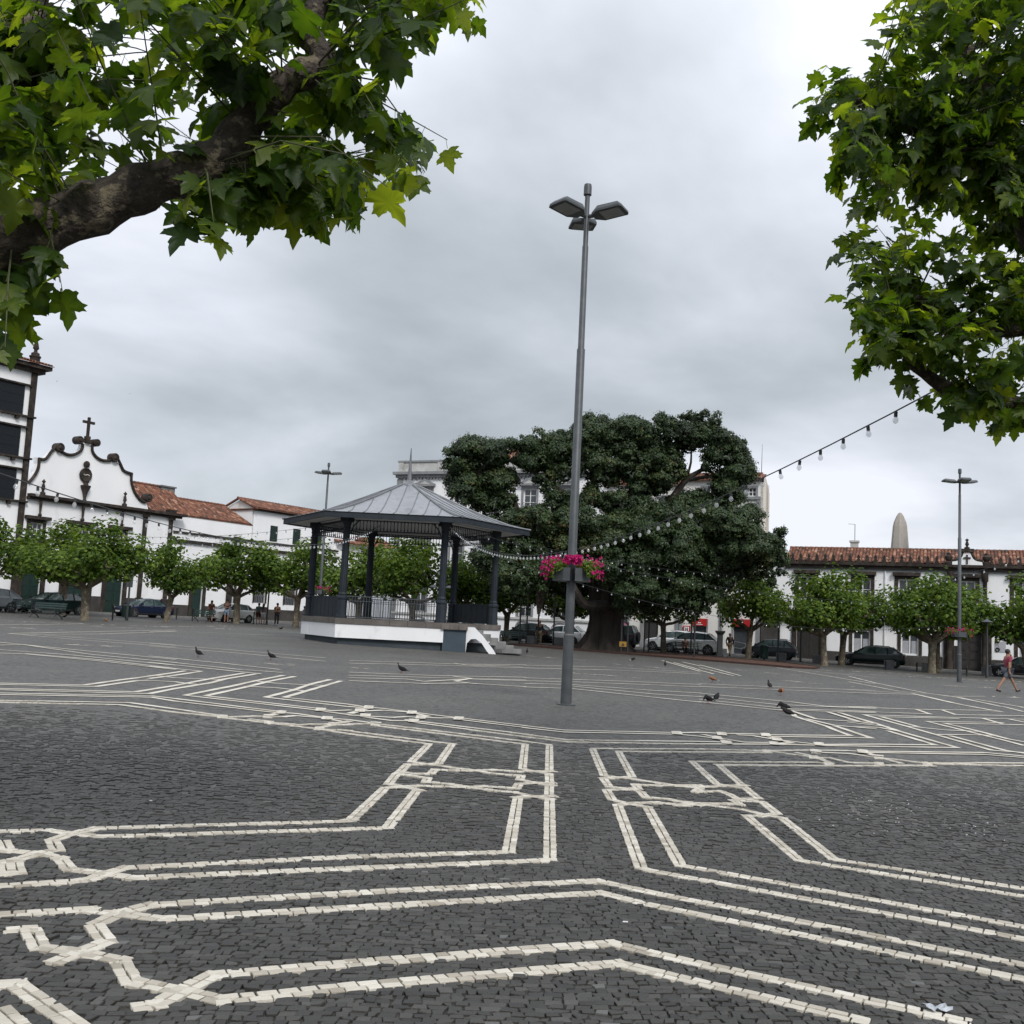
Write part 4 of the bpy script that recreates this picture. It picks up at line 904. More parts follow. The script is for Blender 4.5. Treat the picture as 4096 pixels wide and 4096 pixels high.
for c in cols:
    for z0, z1, ny in ((10.95, 13.35, 4), (5.7, 8.35, 3)):
        w = window(b, L, c - 0.62, c + 0.62, z0, z1, 2, ny, WHITEPAINT, DARKGLASS, 0.09, GREYSTONE, 0.2)
        if z0 > 10: MB().poly_prism(L, [(c - 1.0, 13.62), (c + 1.0, 13.62), (c + 1.0, 13.85), (c + 0.05, 14.3), (c - 0.05, 14.3), (c - 1.0, 13.85)], 0.003, 0.34).build('hood', GREYSTONE, w); MB().poly_prism(L, [(c - 0.55, 13.78), (c + 0.55, 13.78), (c, 14.08)], 0.343, 0.36).build('tympanum', PALESTONE, w); grille(w, L, c - 0.62, c + 0.62, 11.0, 11.5, 0.12, 'balcony_rail', IRON, 8, False)
        else: MB().fbox(L, c - 0.95, c + 0.95, 8.7, 8.92, 0.003, 0.28).build('hood', GREYSTONE, w)
    w = window(b, L, c - 0.62, c + 0.62, 1.98, 4.5, 2, 3, WHITEPAINT, DARKGLASS, 0.08, GREYSTONE, 0.2, False); grille(w, L, c - 0.6, c + 0.6, 1.98, 2.72, 0.10, 'balcony_rail', IRON, 6)
    w = MB().fbox(L, c - 0.6, c + 0.6, 0.35, 1.3, -0.2, -0.15).build('basement_window', DARKGLASS, b)
    ar = MB(); ar.tube([L.pt(c + 0.74 * math.cos(a), 0.03, 1.0 + 0.62 * math.sin(a)) for a in [math.pi * k / 10 for k in range(11)]], 0.10, 6); ar.build('arch', GREYSTONE, w)
MB().fbox(L, -3.0, 17.4, 1.72, 1.9, 0.003, 0.14).build('string_course', PALESTONE, b)
tiled_slope(b, L, 2.0, 16.0, 15.9, -1.0, 17.6, -4.5, 0, 0.26, 0.38)

b = thing('cream_terrace', 'cream terrace house with grey pilasters between palace and tall corner house', 'house', L.g(20.5, -4))
wall_mesh(L, 17.5, 24.2, -0.5, 13.6, [(19.0, 20.1, 10.4, 12.6), (22.0, 23.1, 10.4, 12.6), (21.2, 22.45, -0.3, 2.2), (18.6, 19.8, 0.6, 2.4)], 0.25).build('wall', STUCCO2, b)
MB().fbox(L, 17.5, 24.2, -0.5, 13.6, -7, -0.255).build('core', STUCCO2, b)
for t in (17.6, 20.95, 23.9): MB().fbox(L, t, t + 0.25, -0.4, 13.4, 0.003, 0.1).build('pilaster', GREYSTONE, b)
for a in (19.0, 22.0): window(b, L, a, a + 1.1, 10.4, 12.6, 2, 3, WHITEPAINT, DARKGLASS, 0.07, GREYSTONE, 0.16)
window(b, L, 18.6, 19.8, 0.6, 2.4, 2, 1, WHITEPAINT, DARKGLASS, 0.07, GREYSTONE, 0.14)
MB().fbox(L, 21.22, 22.43, -0.3, 2.18, -0.24, -0.2).build('doorway', SIGNBLACK, b)
MB().poly_prism(L, [(19.0, 2.0), (19.0, 1.4), (19.75, 1.75)], 0.01, 0.03).build('pennant', mat('pink_cloth', (0.55, 0.10, 0.22), rough=0.8), b)
tiled_slope(b, L, 17.4, 24.2, 13.62, 0.3, 14.8, -3.2, 0, 0.24, 0.36)

b = thing('corner_house', 'tall cream corner house with stained side wall, orange tiles and red shop signs', 'building', L.g(28, -3))
tw = [(25.85, 27.1, 12.0, 13.38), (29.05, 30.25, 12.65, 13.36)]
shop = [(25.4, 26.5, -0.2, 1.9), (28.7, 30.0, -0.35, 2.0)]
wall_mesh(L, 24.2, 30.8, -0.6, 14.0, tw + shop, 0.25).build('wall', STUCCO2, b)
MB().fbox(L, 24.2, 30.78, -0.6, 13.98, -3.4, -0.255).build('core', STUCCO2, b)
sf = Fr(L.pt(30.8, 0, 0)[:2], -23 + 90); sf.n = Vector((L.u.x, L.u.y))
MB().poly_prism(sf, [(0.0, -0.6), (3.4, -0.6), (3.4, 13.3), (0.9, 14.5), (0.0, 14.05)], -0.2, 0.02).build('side_wall', GABLEW, b)
for a, c, z0, z1 in tw: window(b, L, a, c, z0, z1, 4, 2, WHITEPAINT, DARKGLASS, 0.06, GREYSTONE, 0.16, False)
bp_ = MB(); bp_.fbox(L, 28.5, 30.65, 12.35, 12.6, 0.003, 0.25); bp_.fbox(L, 30.35, 30.65, 10.2, 12.35, 0.003, 0.2); bp_.fbox(L, 28.5, 30.35, 11.0, 11.2, 0.003, 0.2); bp_.build('balcony_frame', GREYSTONE, b)
MB().fbox(L, 28.6, 30.33, 11.22, 12.33, 0.003, 0.12).build('balcony_panel', PALESTONE, b)
tiled_slope(b, L, 24.2, 30.9, 14.0, 0.4, 14.62, -1.0, 0, 0.24, 0.34)
MB().tube([L.pt(30.5, -0.9, 14.6), L.pt(30.52, -0.9, 17.1)], [0.03, 0.012], 6).build('antenna', IRON, b)
MB().fbox(L, 26.2, 26.6, 13.62, 13.78, 0.003, 0.05).build('vent', GREYSTONE, b)
for t in (24.25, 27.55, 30.56): MB().fbox(L, t, t + 0.26, -0.5, 9.0, 0.003, 0.12).build('pilaster', GREYSTONE, b)
for a, c, z0, z1 in shop:
    w = MB().fbox(L, a + 0.02, c - 0.02, z0, z1 - 0.02, -0.24, -0.2).build('shopfront', DARKGLASS, b)
    fr_ = MB(); fr_.fbox(L, a - 0.12, a, z0, z1 + 0.6, -0.02, 0.06); fr_.fbox(L, c, c + 0.12, z0, z1 + 0.6, -0.02, 0.06); fr_.build('shop_frame', GREYSTONE, w)
def sign_L(par, t, z, h, d):
    q = MB(); q.fbox(L, t, t + h * .22, z, z + h, d, d + 0.02); q.fbox(L, t + h * .22, t + h * .75, z, z + h * .22, d, d + 0.02); return q.build('letter', SIGNWHITE, par)
for a, c, z0, z1 in ((25.35, 26.55, 1.92, 2.5), (28.66, 30.05, 2.0, 2.6)):
    s_ = tag(MB().fbox(L, a, c, z0, z1, 0.07, 0.16).build('shop_sign', RED), 'red shop fascia sign with a white letter over the ' + ('narrow doorway' if a < 27 else 'blue-lit doorway'), 'sign', 'red shop signs')
    m_ = (a + c) / 2; sign_L(s_, m_ - 0.12, z0 + 0.2, 0.32, 0.165); MB().fbox(L, m_ - 0.25, m_ + 0.25, z0 + 0.08, z0 + 0.12, 0.165, 0.18).build('small_print', SIGNWHITE, s_)
hs = tag(MB().fbox(L, 24.60, 25.18, 1.22, 1.86, 0.06, 0.14).build('hotel_sign', RED), 'square red wall sign with a white framed letter H', 'sign')
MB().fbox(L, 24.70, 25.08, 1.40, 1.78, 0.142, 0.15).build('letter_frame', SIGNWHITE, hs)
q = MB(); q.fbox(L, 24.78, 24.85, 1.46, 1.72, 0.152, 0.16); q.fbox(L, 24.93, 25.0, 1.46, 1.72, 0.152, 0.16); q.fbox(L, 24.85, 24.93, 1.56, 1.62, 0.152, 0.16); q.build('letter_h', SIGNBLACK, hs)
MB().fbox(L, 24.9, 25.1, 1.26, 1.32, 0.142, 0.15).build('small_print', SIGNWHITE, hs)

b = thing('convent_house', 'long low white convent house with basalt window frames and tiled roof', 'building', L.g(42, -3))
up = [34.3, 38.5, 41.7, 49.7]
hl = [(33.68, 35.6, -0.45, 2.2), (37.9, 39.2, 0.47, 2.15), (41.42, 42.67, 0.45, 2.19), (45.15, 47.03, -0.55, 2.4), (49.45, 50.7, 0.45, 2.19)] + [(t - 0.5, t + 0.7, 3.55, 6.2) for t in up] + [(45.4, 46.6, 3.6, 6.2)]
wall_mesh(L, 30.9, 56, -0.8, 7.0, hl, 0.28).build('wall', STUCCO, b)
MB().fbox(L, 30.95, 56, -0.8, 7.0, -7, -0.285).build('core', STUCCO, b)
MB().fbox(L, 30.9, 32.4, -0.7, 2.6, 0.003, 0.10).build('stone_bay', BASALT2, b)
sc = [30.9, 33.4, 35.9, 37.45, 39.65, 41.0, 43.1, 44.3, 47.9, 49.0, 51.0, 56]
for a, c in zip(sc[::2], sc[1::2]): MB().fbox(L, a, c, 2.62, 2.88, 0.003, 0.11).build('string_course', BASALT, b)
co = MB(); co.fbox(L, 32.7, 56, 6.95, 7.18, 0.003, 0.28); co.fbox(L, 32.6, 56, 7.18, 7.38, -0.1, 0.45); co.build('cornice', BASALT, b)
MB().fbox(L, 32.7, 56, 6.82, 6.94, 0.003, 0.12).build('gutter', GREYSTONE, b)
for i in range(36):
    t = 33.3 + i * 0.625
    if 44.4 < t < 47.6: continue
    MB().poly_prism(L, [(t - 0.17, 7.38), (t + 0.17, 7.38), (t + 0.13, 7.62), (t + 0.07, 7.70), (t + 0.12, 7.82), (t, 8.05), (t - 0.12, 7.82), (t - 0.07, 7.70), (t - 0.13, 7.62)], 0.16, 0.38).build('merlon', BASALT, b)
ga = MB().poly_prism(L, [(45.0, 7.38), (47.1, 7.38), (47.05, 7.62), (46.55, 7.75), (46.3, 8.2), (46.2, 8.3), (45.84, 8.3), (45.74, 8.2), (45.5, 7.75), (45.0, 7.62)], -0.1, 0.3).build('gable', STUCCO, b)
tr = MB(); tr.tube([L.pt(t, 0.22, z) for t, z in spline([(44.95, 7.7), (45.45, 7.82), (45.7, 8.25), (45.6, 8.5)])], 0.13, 6); tr.tube([L.pt(t, 0.22, z) for t, z in spline([(47.1, 7.7), (46.6, 7.82), (46.35, 8.25), (46.45, 8.5)])], 0.13, 6); tr.fbox(L, 45.55, 46.5, 8.35, 8.6, -0.1, 0.4); tr.build('gable_scrolls', BASALT, ga)
q = MB(); q.fbox(L, 45.97, 46.08, 7.45, 8.15, 0.31, 0.37); q.fbox(L, 45.78, 46.27, 7.85, 7.96, 0.312, 0.375); q.build('cross', BASALT, ga)
lathe_at(b, 'finial', L, 46.02, 0.15, finial(8.6, 0.8, 0.2), BASALT)
for t in (44.75, 47.35): lathe_at(b, 'urn', L, t, 0.15, [(0.3, 7.38), (0.3, 7.55), (0.16, 7.65), (0.28, 7.85), (0.30, 8.0), (0.14, 8.15), (0.16, 8.25), (0.02, 8.35)], BASALT)
tiled_slope(b, L, 32.7, 56, 7.42, 0.1, 8.66, -2.6, 300, 0.25, 0.36)
dd = MB(); dd.fbox(L, 33.7, 34.63, -0.5, 2.18, -0.22, -0.15); dd.fbox(L, 34.65, 35.58, -0.5, 2.18, -0.22, -0.15); dd = dd.build('carriage_door', DARKWOOD, b)
for k in range(8): MB().fbox(L, 33.76 + k * 0.225 + (0.05 if k > 3 else 0), 33.93 + k * 0.225 + (0.05 if k > 3 else 0), -0.4, 2.1, -0.15, -0.135).build('plank', DARKWOOD, dd)
sr = MB(); sr.fbox(L, 33.3, 33.68, -0.7, 3.3, -0.02, 0.12); sr.fbox(L, 35.6, 35.95, -0.7, 3.3, -0.02, 0.12); sr.fbox(L, 33.68, 35.6, 2.2, 3.3, -0.02, 0.12); sr.build('door_surround', BASALT, dd)
for a, c in ((37.9, 39.2), (41.42, 42.67), (49.45, 50.7)):
    w = window(b, L, a, c, 0.46, 2.17, 2, 1, WHITEPAINT, DARKGLASS, 0.11, BASALT, 0.25, False, 0.12)
    MB().fbox(L, a - 0.25, c + 0.25, 2.42, 2.62, -0.02, 0.05).build('lintel', BASALT, w)
    for s_ in (0, 1): MB().fbox(L, a + 0.12 + s_ * (c - a) / 2, a + (c - a) / 2 - 0.06 + s_ * (c - a) / 2, 0.57, 1.52, -0.155, -0.15).build('curtain', CURTAIN, w)
for t in up + [46.0 - 0.1]:
    a, c = t - 0.5, t + 0.7; w = window(b, L, a, c, 3.56, 6.2, 2, 3, WHITEPAINT, DARKGLASS, 0.09, BASALT, 0.28, False)
    hd = MB(); hd.fbox(L, a - 0.4, c + 0.4, 6.45, 6.72, 0.0, 0.3); hd.build('hood', BASALT, w)
    if t < 45:
        bl = MB(); bl.fbox(L, a - 0.75, c + 0.75, 3.32, 3.5, 0.0, 0.85); bl.fbox(L, a - 0.4, c + 0.4, 3.1, 3.318, 0.0, 0.5); bl = bl.build('balcony', BASALT, b)
        grille(bl, L, a - 0.72, c + 0.72, 3.53, 4.35, 0.8, 'railing', IRON, 12)
        for te in (a - 0.72, c + 0.72):
            g_ = MB(); g_.tube([L.pt(te, 0.0, 4.35), L.pt(te, 0.8, 4.35)], 0.02, 4); g_.tube([L.pt(te, 0.0, 3.53), L.pt(te, 0.8, 3.53)], 0.02, 4)
            for k in range(5): g_.tube([L.pt(te, 0.1 + k * 0.15, 3.53), L.pt(te, 0.1 + k * 0.15, 4.35)], 0.012, 4)
            g_.build('railing', IRON, bl)
dd = MB().fbox(L, 45.17, 47.0, -0.55, 2.38, -0.24, -0.16).build('portal_door', DARKWOOD, b)
for k in range(4):
    for s_ in (0, 1): MB().fbox(L, 45.3 + s_ * 0.9, 45.95 + s_ * 0.9, -0.3 + k * 0.66, 0.2 + k * 0.66, -0.16, -0.125).build('door_panel', DARKWOOD, dd)
sr = MB(); sr.fbox(L, 44.4, 45.15, -0.7, 3.4, -0.02, 0.14); sr.fbox(L, 47.03, 47.7, -0.7, 3.4, -0.02, 0.14); sr.fbox(L, 45.15, 47.03, 2.4, 3.4, -0.02, 0.14); sr.build('portal', BASALT, dd)
for t in (44.85, 47.25):
    MB().lathe([(0.26, -0.6), (0.26, 0.1), (0.19, 0.2), (0.17, 3.0), (0.26, 3.1), (0.26, 3.4)], L.pt(t, 0.28, 0), 10).build('column', BASALT, dd, True)
    MB().lathe([(0.24, 3.4), (0.24, 3.9), (0.15, 4.0), (0.15, 6.1), (0.24, 6.2), (0.24, 6.9)], L.pt(t, 0.22, 0), 10).build('column', BASALT, dd, True)
ds = [(35.95, 37.6), (39.48, 41.15), (42.95, 44.35), (47.75, 49.15), (51.0, 56)]
for a, c in ds: stone_course(b, L, a, c, -0.8, 0.44, 0.0, 0.07, BASALT2, 0.8, 'dado_block')
stone_course(b, L, 37.62, 39.46, -0.8, 0.42, 0.0, 0.07, BASALT2, 0.9, 'dado_block'); stone_course(b, L, 41.17, 42.93, -0.8, 0.42, 0.0, 0.07, BASALT2, 0.9, 'dado_block')
MB().tube([L.pt(40.25, 0.08, 0.4), L.pt(40.25, 0.08, 6.8)], 0.05, 6).build('downpipe', WHITEPAINT, b)
MB().fbox(L, 45.16, 45.42, 1.32, 1.8, -0.12, -0.1).build('notice', SIGNWHITE, b)
pq = MB().fbox(L, 47.9, 48.65, 1.0, 1.8, 0.004, 0.02).build('wall_plaque', CURTAIN, b)
MB().tube([L.pt(48.1 + 0.12 * math.cos(a), 0.05, 1.2 + 0.12 * math.sin(a)) for a in [2 * math.pi * k / 12 for k in range(13)]], 0.045, 6).build('wreath', IRON, pq)
q = MB(); q.fbox(L, 47.97, 48.02, 1.45, 1.72, 0.022, 0.03); q.fbox(L, 48.02, 48.12, 1.67, 1.72, 0.022, 0.03); q.fbox(L, 48.02, 48.12, 1.56, 1.6, 0.022, 0.03); q.fbox(L, 48.11, 48.16, 1.6, 1.68, 0.022, 0.03); q.poly_prism(L, [(48.05, 1.56), (48.1, 1.56), (48.2, 1.45), (48.14, 1.45)], 0.022, 0.03); q.build('letter_r', GREYSTONE, pq)
c_ = MB(); c_.fbox(L, 37.4, 38.0, 8.2, 9.25, -3.6, -3.0); c_.fbox(L, 37.32, 38.08, 9.25, 9.4, -3.68, -2.92); c_ = c_.build('chimney', PALESTONE, b)
q = MB(); q.tube([L.pt(37.72, -3.3, 9.4), L.pt(37.72, -3.3, 10.75)], 0.025, 6); q.tube([L.pt(37.72, -3.3, 10.75), L.pt(37.2, -3.3, 10.78)], 0.015, 5); q.build('antenna', IRON, b)
ob = L.pt(40.75, -14, 0)
sft = MB(); k_ = 0.86
prof = [(1.02, 6.0), (0.92, 9.6), (0.72, 11.7), (0.62, 12.1), (0.36, 12.65), (0.18, 12.9), (0.02, 12.98)]
sft.loft([[(ob[0] + r * k_ * math.cos(a), ob[1] + r * k_ * 0.9 * math.sin(a), z) for a in [R(22 + 45 * i) for i in range(8)]] for r, z in prof])
o = sft.build('kiln_chimney', OBELISK); tag(o, 'tapering stained concrete chimney rising behind the long tiled roof', 'chimney')
tag(MB().lathe([(1.2, -1.0), (1.2, 6.1)], ob, 8).build('base', OBELISK, o))

# ------------------------------------------------------------------ bandstand
BX, BY = -5.33, 52.0; BG = gz(BX)
bs = thing('bandstand', 'hexagonal navy bandstand with zinc roof on a white plinth', 'bandstand', (BX, BY, BG))
def hx(r, k, z, rot=-0.8): a = R(180 + 60 * k + rot); return (BX + r * math.cos(a), BY + r * math.sin(a), z)
def hexband(r0, r1, z0, z1):
    m = MB(); n = 6
    for k in range(6): pass
    m.add([hx(r1, k, z0) for k in range(6)] + [hx(r1, k, z1) for k in range(6)] + [hx(r0, k, z0) for k in range(6)] + [hx(r0, k, z1) for k in range(6)],
          [(k, (k + 1) % 6, (k + 1) % 6 + 6, k + 6) for k in range(6)] + [(k + 6, (k + 1) % 6 + 6, (k + 1) % 6 + 18, k + 18) for k in range(6)] + [(k + 12, (k + 1) % 6 + 12, (k + 1) % 6, k) for k in range(6)] + [(k + 18, (k + 1) % 6 + 18, (k + 1) % 6 + 12, k + 12) for k in range(6)])
    return m
def hexsolid(r, z0, z1):
    m = MB(); m.loft([[hx(r, k, z0) for k in range(6)], [hx(r, k, z1) for k in range(6)]]); return m
hexsolid(4.78, BG - 0.4, BG + 0.40).build('plinth', PLINTH, bs)
hexsolid(5.0, BG + 0.34, BG + 0.98).build('base_wall', BASEWALL, bs)
hexsolid(4.9, BG + 0.98, BG + 1.22).build('floor', STEPSTONE, bs)
for k in range(6):                                                     # coping of separate stones
    a, c = Vector(hx(5.06, k, 0)), Vector(hx(5.06, k + 1, 0)); ai, ci = Vector(hx(4.55, k, 0)), Vector(hx(4.55, k + 1, 0)); n_ = 6
    for i in range(n_):
        f0, f1 = i / n_ + 0.0015, (i + 1) / n_ - 0.0015; m = MB(); P = [a.lerp(c, f0), a.lerp(c, f1), ai.lerp(ci, f1), ai.lerp(ci, f0)]; dz = random.uniform(-0.006, 0.006)
        m.hexa([(p.x, p.y, BG + 0.99) for p in P] + [(p.x, p.y, BG + 1.24 + dz) for p in P]); m.build('coping_stone', COPING, bs)
ZF = BG + 1.235
for k in range(6):
    p = hx(4.62, k, 0); c = MB().lathe([(0.27, ZF), (0.27, ZF + 0.12), (0.24, ZF + 0.14), (0.235, ZF + 0.86), (0.27, ZF + 0.90), (0.27, ZF + 0.98), (0.19, ZF + 1.06), (0.21, ZF + 1.12), (0.17, ZF + 1.2), (0.165, ZF + 2.6), (0.15, ZF + 4.15), (0.19, ZF + 4.2), (0.17, ZF + 4.28), (0.22, ZF + 4.5)], p, 8).build('column', NAVY, bs)
    fl = MB()
    for i in range(8): a_ = R(22.5 + 45 * i); fl.tube([(p[0] + 0.168 * math.cos(a_), p[1] + 0.168 * math.sin(a_), ZF + 1.25), (p[0] + 0.152 * math.cos(a_), p[1] + 0.152 * math.sin(a_), ZF + 4.12)], 0.014, 4)
    fl.build('flutes', NAVY, c)
    MB().cbox((p[0], p[1], ZF + 4.62), 0.46, 0.46, 0.24, R(180 + 60 * k)).build('capital', NAVY, c)
def bar_mesh(name, r, h, m): return MB().tube([(0, 0, 0), (0, 0, h)], r, 6).mesh(name, m)
BAL = MB().lathe([(0.018, 0), (0.012, 0.05), (0.035, 0.10), (0.018, 0.16), (0.014, 0.4), (0.028, 0.45), (0.014, 0.52)], n=6).mesh('drop_baluster', NAVY)
RAILBAR = bar_mesh('rail_bar', 0.014, 0.98, LAMPGREY)
org = ORG[bs.name]
for k in range(6):
    a, c = Vector(hx(4.62, k, 0)), Vector(hx(4.62, k + 1, 0)); u = (c - a).normalized(); ang = math.atan2(u.y, u.x)
    beam = MB(); mid = (a + c) / 2; ln = (c - a).length
    beam.cbox((mid.x, mid.y, ZF + 4.80), ln - 0.1, 0.16, 0.14, ang); beam.cbox((mid.x, mid.y, ZF + 4.13), ln - 0.38, 0.05, 0.045, ang); beam.cbox((mid.x, mid.y, ZF + 4.60), ln - 0.38, 0.05, 0.045, ang); beam = beam.build('valance_rail', NAVY, bs)
    for i in range(26):
        p = a.lerp(c, (i + 0.9) / 27 * 0.94 + 0.03); put('drop_baluster', BAL, bs, (p.x - org.x, p.y - org.y, ZF + 4.10 - org.z))
    br = MB()
    for e, s in ((a, 1), (c, -1)):
        br.tube([tuple(e + u * s * 0.18 + Vector((0, 0, ZF + 3.95))), tuple(e + u * s * 0.3 + Vector((0, 0, ZF + 4.3))), tuple(e + u * s * 0.6 + Vector((0, 0, ZF + 4.62)))], 0.03, 5)
    br.build('bracket', NAVY, bs)
    if k in (0, 3):                                                     # sheet panels beside the steps' landing and opposite
        m = MB(); m.cbox((mid.x, mid.y, ZF + 0.5), ln - 0.44, 0.05, 0.94, ang); p_ = m.build('rail_panel', NAVY, bs)
        m = MB(); m.cbox((mid.x, mid.y, ZF + 0.995), ln - 0.4, 0.09, 0.05, ang)
        m.build('panel_rail', NAVY, p_)
        for i in range(7):
            q = a.lerp(c, (i + 1) / 8); MB().cbox((q.x, q.y, ZF + 0.5), 0.03, 0.075, 0.9, ang).build('panel_rib', NAVY, p_)
    elif k != 2:
        m = MB(); m.cbox((mid.x, mid.y, ZF + 1.03), ln - 0.44, 0.05, 0.04, ang); m.cbox((mid.x, mid.y, ZF + 0.08), ln - 0.44, 0.04, 0.03, ang); m.cbox((mid.x, mid.y, ZF + 0.82), ln - 0.44, 0.03, 0.025, ang); m.build('guard_rail', LAMPGREY, bs)
        for i in range(31):
            q = a.lerp(c, (i + 0.8) / 31.6 * 0.9 + 0.05); put('rail_bar', RAILBAR, bs, (q.x - org.x, q.y - org.y, ZF + 0.05 - org.z))
ZE = BG + 6.07
hexband(6.17, 6.27, ZE - 0.26, ZE).build('fascia', NAVY, bs)
m = MB(); m.loft([[hx(6.2, k, ZE - 0.20) for k in range(6)], [hx(4.55, k, ZE - 0.10) for k in range(6)], [hx(0.2, k, ZE + 0.25) for k in range(6)]], cap=False); m.build('soffit', SOFFIT, bs)
prof = [(6.33, ZE + 0.002), (5.9, ZE + 0.06), (5.2, ZE + 0.20), (4.0, ZE + 0.58), (2.4, ZE + 1.20), (0.55, ZE + 1.98)]
for k in range(6):
    m = MB(); m.add([hx(r, k, z) for r, z in prof] + [hx(r, k + 1, z) for r, z in prof], [(i, i + 6, i + 7, i + 1) for i in range(5)]); m.build('roof_panel', ZINC, bs)
    h = MB(); h.tube([hx(r + 0.01, k, z + 0.02) for r, z in prof], 0.055, 6); h.build('hip', SEAM, bs)
    a0, c0 = Vector(hx(1, k, 0)) - Vector((BX, BY, 0)), Vector(hx(1, k + 1, 0)) - Vector((BX, BY, 0)); t_ = (c0 - a0).normalized(); nv_ = ((a0 + c0) / 2).normalized()
    for i in range(-4, 5):
        s = (i + 0.0) * 0.68; pts = []
        for j in range(41):
            f = j / 40 * 5; q = int(min(f, 4.999)); g = f - q; r = prof[q][0] * (1 - g) + prof[q + 1][0] * g; z = prof[q][1] * (1 - g) + prof[q + 1][1] * g
            if r / 2 >= abs(s): pts.append((BX + nv_.x * r * 0.866 + t_.x * s, BY + nv_.y * r * 0.866 + t_.y * s, z + 0.015))
        if len(pts) > 1: m = MB(); m.tube(pts, 0.022, 4); m.build('standing_seam', SEAM, bs)
MB().lathe([(0.62, ZE + 1.93), (0.55, ZE + 2.05), (0.28, ZE + 2.16), (0.12, ZE + 2.3), (0.09, ZE + 2.7), (0.02, ZE + 3.95)], (BX + 0.02, BY, 0), 8).build('spire', SEAM, bs)
sc_ = MB()
for s in (-1, 1): sc_.tube([(BX + s * (0.28 + 0.14 * math.cos(a)), BY, ZE + 2.28 + 0.14 * math.sin(a)) for a in [R(40 * i) for i in range(9)]], 0.018, 5)
sc_.build('spire_scroll', IRON, bs)
# landing and steps on the side facing the fig tree
m = MB(); m.box(-2.92, -1.85, 47.64, 51.0, BG - 0.3, BG + 0.95); m.build('landing', BLUEPAINT, bs)
for i in range(3): MB().box(-3.0 + i * 0.41 + 0.004, -2.6 + i * 0.41, 47.52, 51.0, BG + 0.955, BG + 1.2 + random.uniform(0, 0.01)).build('landing_stone', COPING, bs)
NS = 7
for i in range(NS):                                                    # courses of stone, each the tread of one step
    z1 = BG + 1.12 - i * 0.16; xe = -1.83 + (i + 1) * 0.37; xs = -1.825 + max(0.0, 0.30 * (i - 0.4)); n_ = max(1, round((xe - xs) / 0.42)); e_ = [xs + (xe - xs) * k / n_ for k in range(n_ + 1)]
    for p_, q_ in zip(e_, e_[1:]):
        MB().box(p_ + 0.004, q_ - 0.004, 47.905 + random.uniform(0, .012), 49.9, z1 - 0.157, z1 - 0.001).build('step_block', STEPSTONE, bs)
FS = Fr((-1.84, 47.9), 0); FS.n = Vector((0, -1))
fl = [(0.0, -0.1 + BG), (0.05, 0.35 + BG), (0.22, 0.55 + BG), (0.45, 0.58 + BG), (0.72, 0.42 + BG), (0.98, 0.05 + BG), (1.12, -0.1 + BG), (1.42, -0.1 + BG), (1.30, 0.10 + BG), (0.75, 0.75 + BG), (0.36, 1.1 + BG), (0.0, 1.1 + BG)]
MB().poly_prism(FS, fl, -0.3, 0.05).build('stair_flank', STUCCO, bs)
# ------------------------------------------------------------------ plaza lamps and their flower bowls
def lamp(label, loc, rz, heads=(90, 210, 330)):
    t = thing('plaza_lamp', label, 'street lamp', loc, rz, 'tall three-headed plaza lamps')
    MB().lathe([(0.19, -0.05), (0.19, 0.022), (0.185, 0.026), (0.12, 0.028)], n=20).build('base_plate', LAMPGREY, t, True, False)
    MB().lathe([(0.115, -0.1), (0.105, 1.38)], n=16).build('pole_base', LAMPGREY, t, True, False)
    MB().lathe([(0.108, 1.38), (0.108, 1.41)], n=16).build('joint_ring', KERB, t, True, False)
    MB().lathe([(0.090, 1.40), (0.085, 7.25), (0.068, 7.27), (0.064, 9.45), (0.054, 9.47), (0.052, 10.62)], n=14).build('pole', LAMPGREY, t, True, False)
    MB().lathe([(0.056, 10.55), (0.085, 10.57), (0.085, 10.74), (0.075, 10.80), (0.02, 10.82)], n=14).build('cap', LAMPGREY, t, True, False)
    for a in heads:
        M_ = Matrix.Rotation(R(a), 4, 'Z') @ Matrix.Translation((0.16, 0, 10.06)) @ Matrix.Rotation(R(-6), 4, 'Y')
        T = lambda p: tuple(M_ @ Vector(p)); m = MB()
        lo = [(0.0, -0.12, 0), (0.16, -0.27, 0), (0.66, -0.27, 0), (0.70, -0.2, 0), (0.70, 0.2, 0), (0.66, 0.27, 0), (0.16, 0.27, 0), (0.0, 0.12, 0)]
        hi = [(0.0, -0.10, 0.07), (0.18, -0.23, 0.13), (0.62, -0.23, 0.12), (0.64, -0.16, 0.12), (0.64, 0.16, 0.12), (0.62, 0.23, 0.12), (0.18, 0.23, 0.13), (0.0, 0.10, 0.07)]
        m.loft([[T(p) for p in lo], [T((x, y, 0.045)) for x, y, z in lo], [T(p) for p in hi]]); h = m.build('lamp_head', LAMPGREY, t, False, False)
        g = MB(); g.hexa([T(p) for p in ((0.2, -0.2, -0.012), (0.62, -0.2, -0.012), (0.62, 0.2, -0.012), (0.2, 0.2, -0.012), (0.2, -0.2, 0.0), (0.62, -0.2, 0.0), (0.62, 0.2, 0.0), (0.2, 0.2, 0.0))]); g.build('lamp_glass', LAMPGLASS, h, False, False)
        b_ = MB(); b_.tube([tuple(Matrix.Rotation(R(a), 4, 'Z') @ Vector(p)) for p in ((0.04, 0, 10.1), (0.2, 0, 10.1))], 0.045, 8); b_.build('bracket', LAMPGREY, h, False, False)
    return t
LP = [(1.26, 20.74), (22.78, 51.9), (-11.8, 64.8)]
lamp('tall grey three-headed lamp standing alone in mid plaza with pink flowers', (*LP[0], gz(LP[0][0])), 0.12, (88, 212, 326))
lamp('tall grey lamp in front of the convent house, its heads seen edge-on', (*LP[1], gz(LP[1][0])), 0, (4, 176, 268))
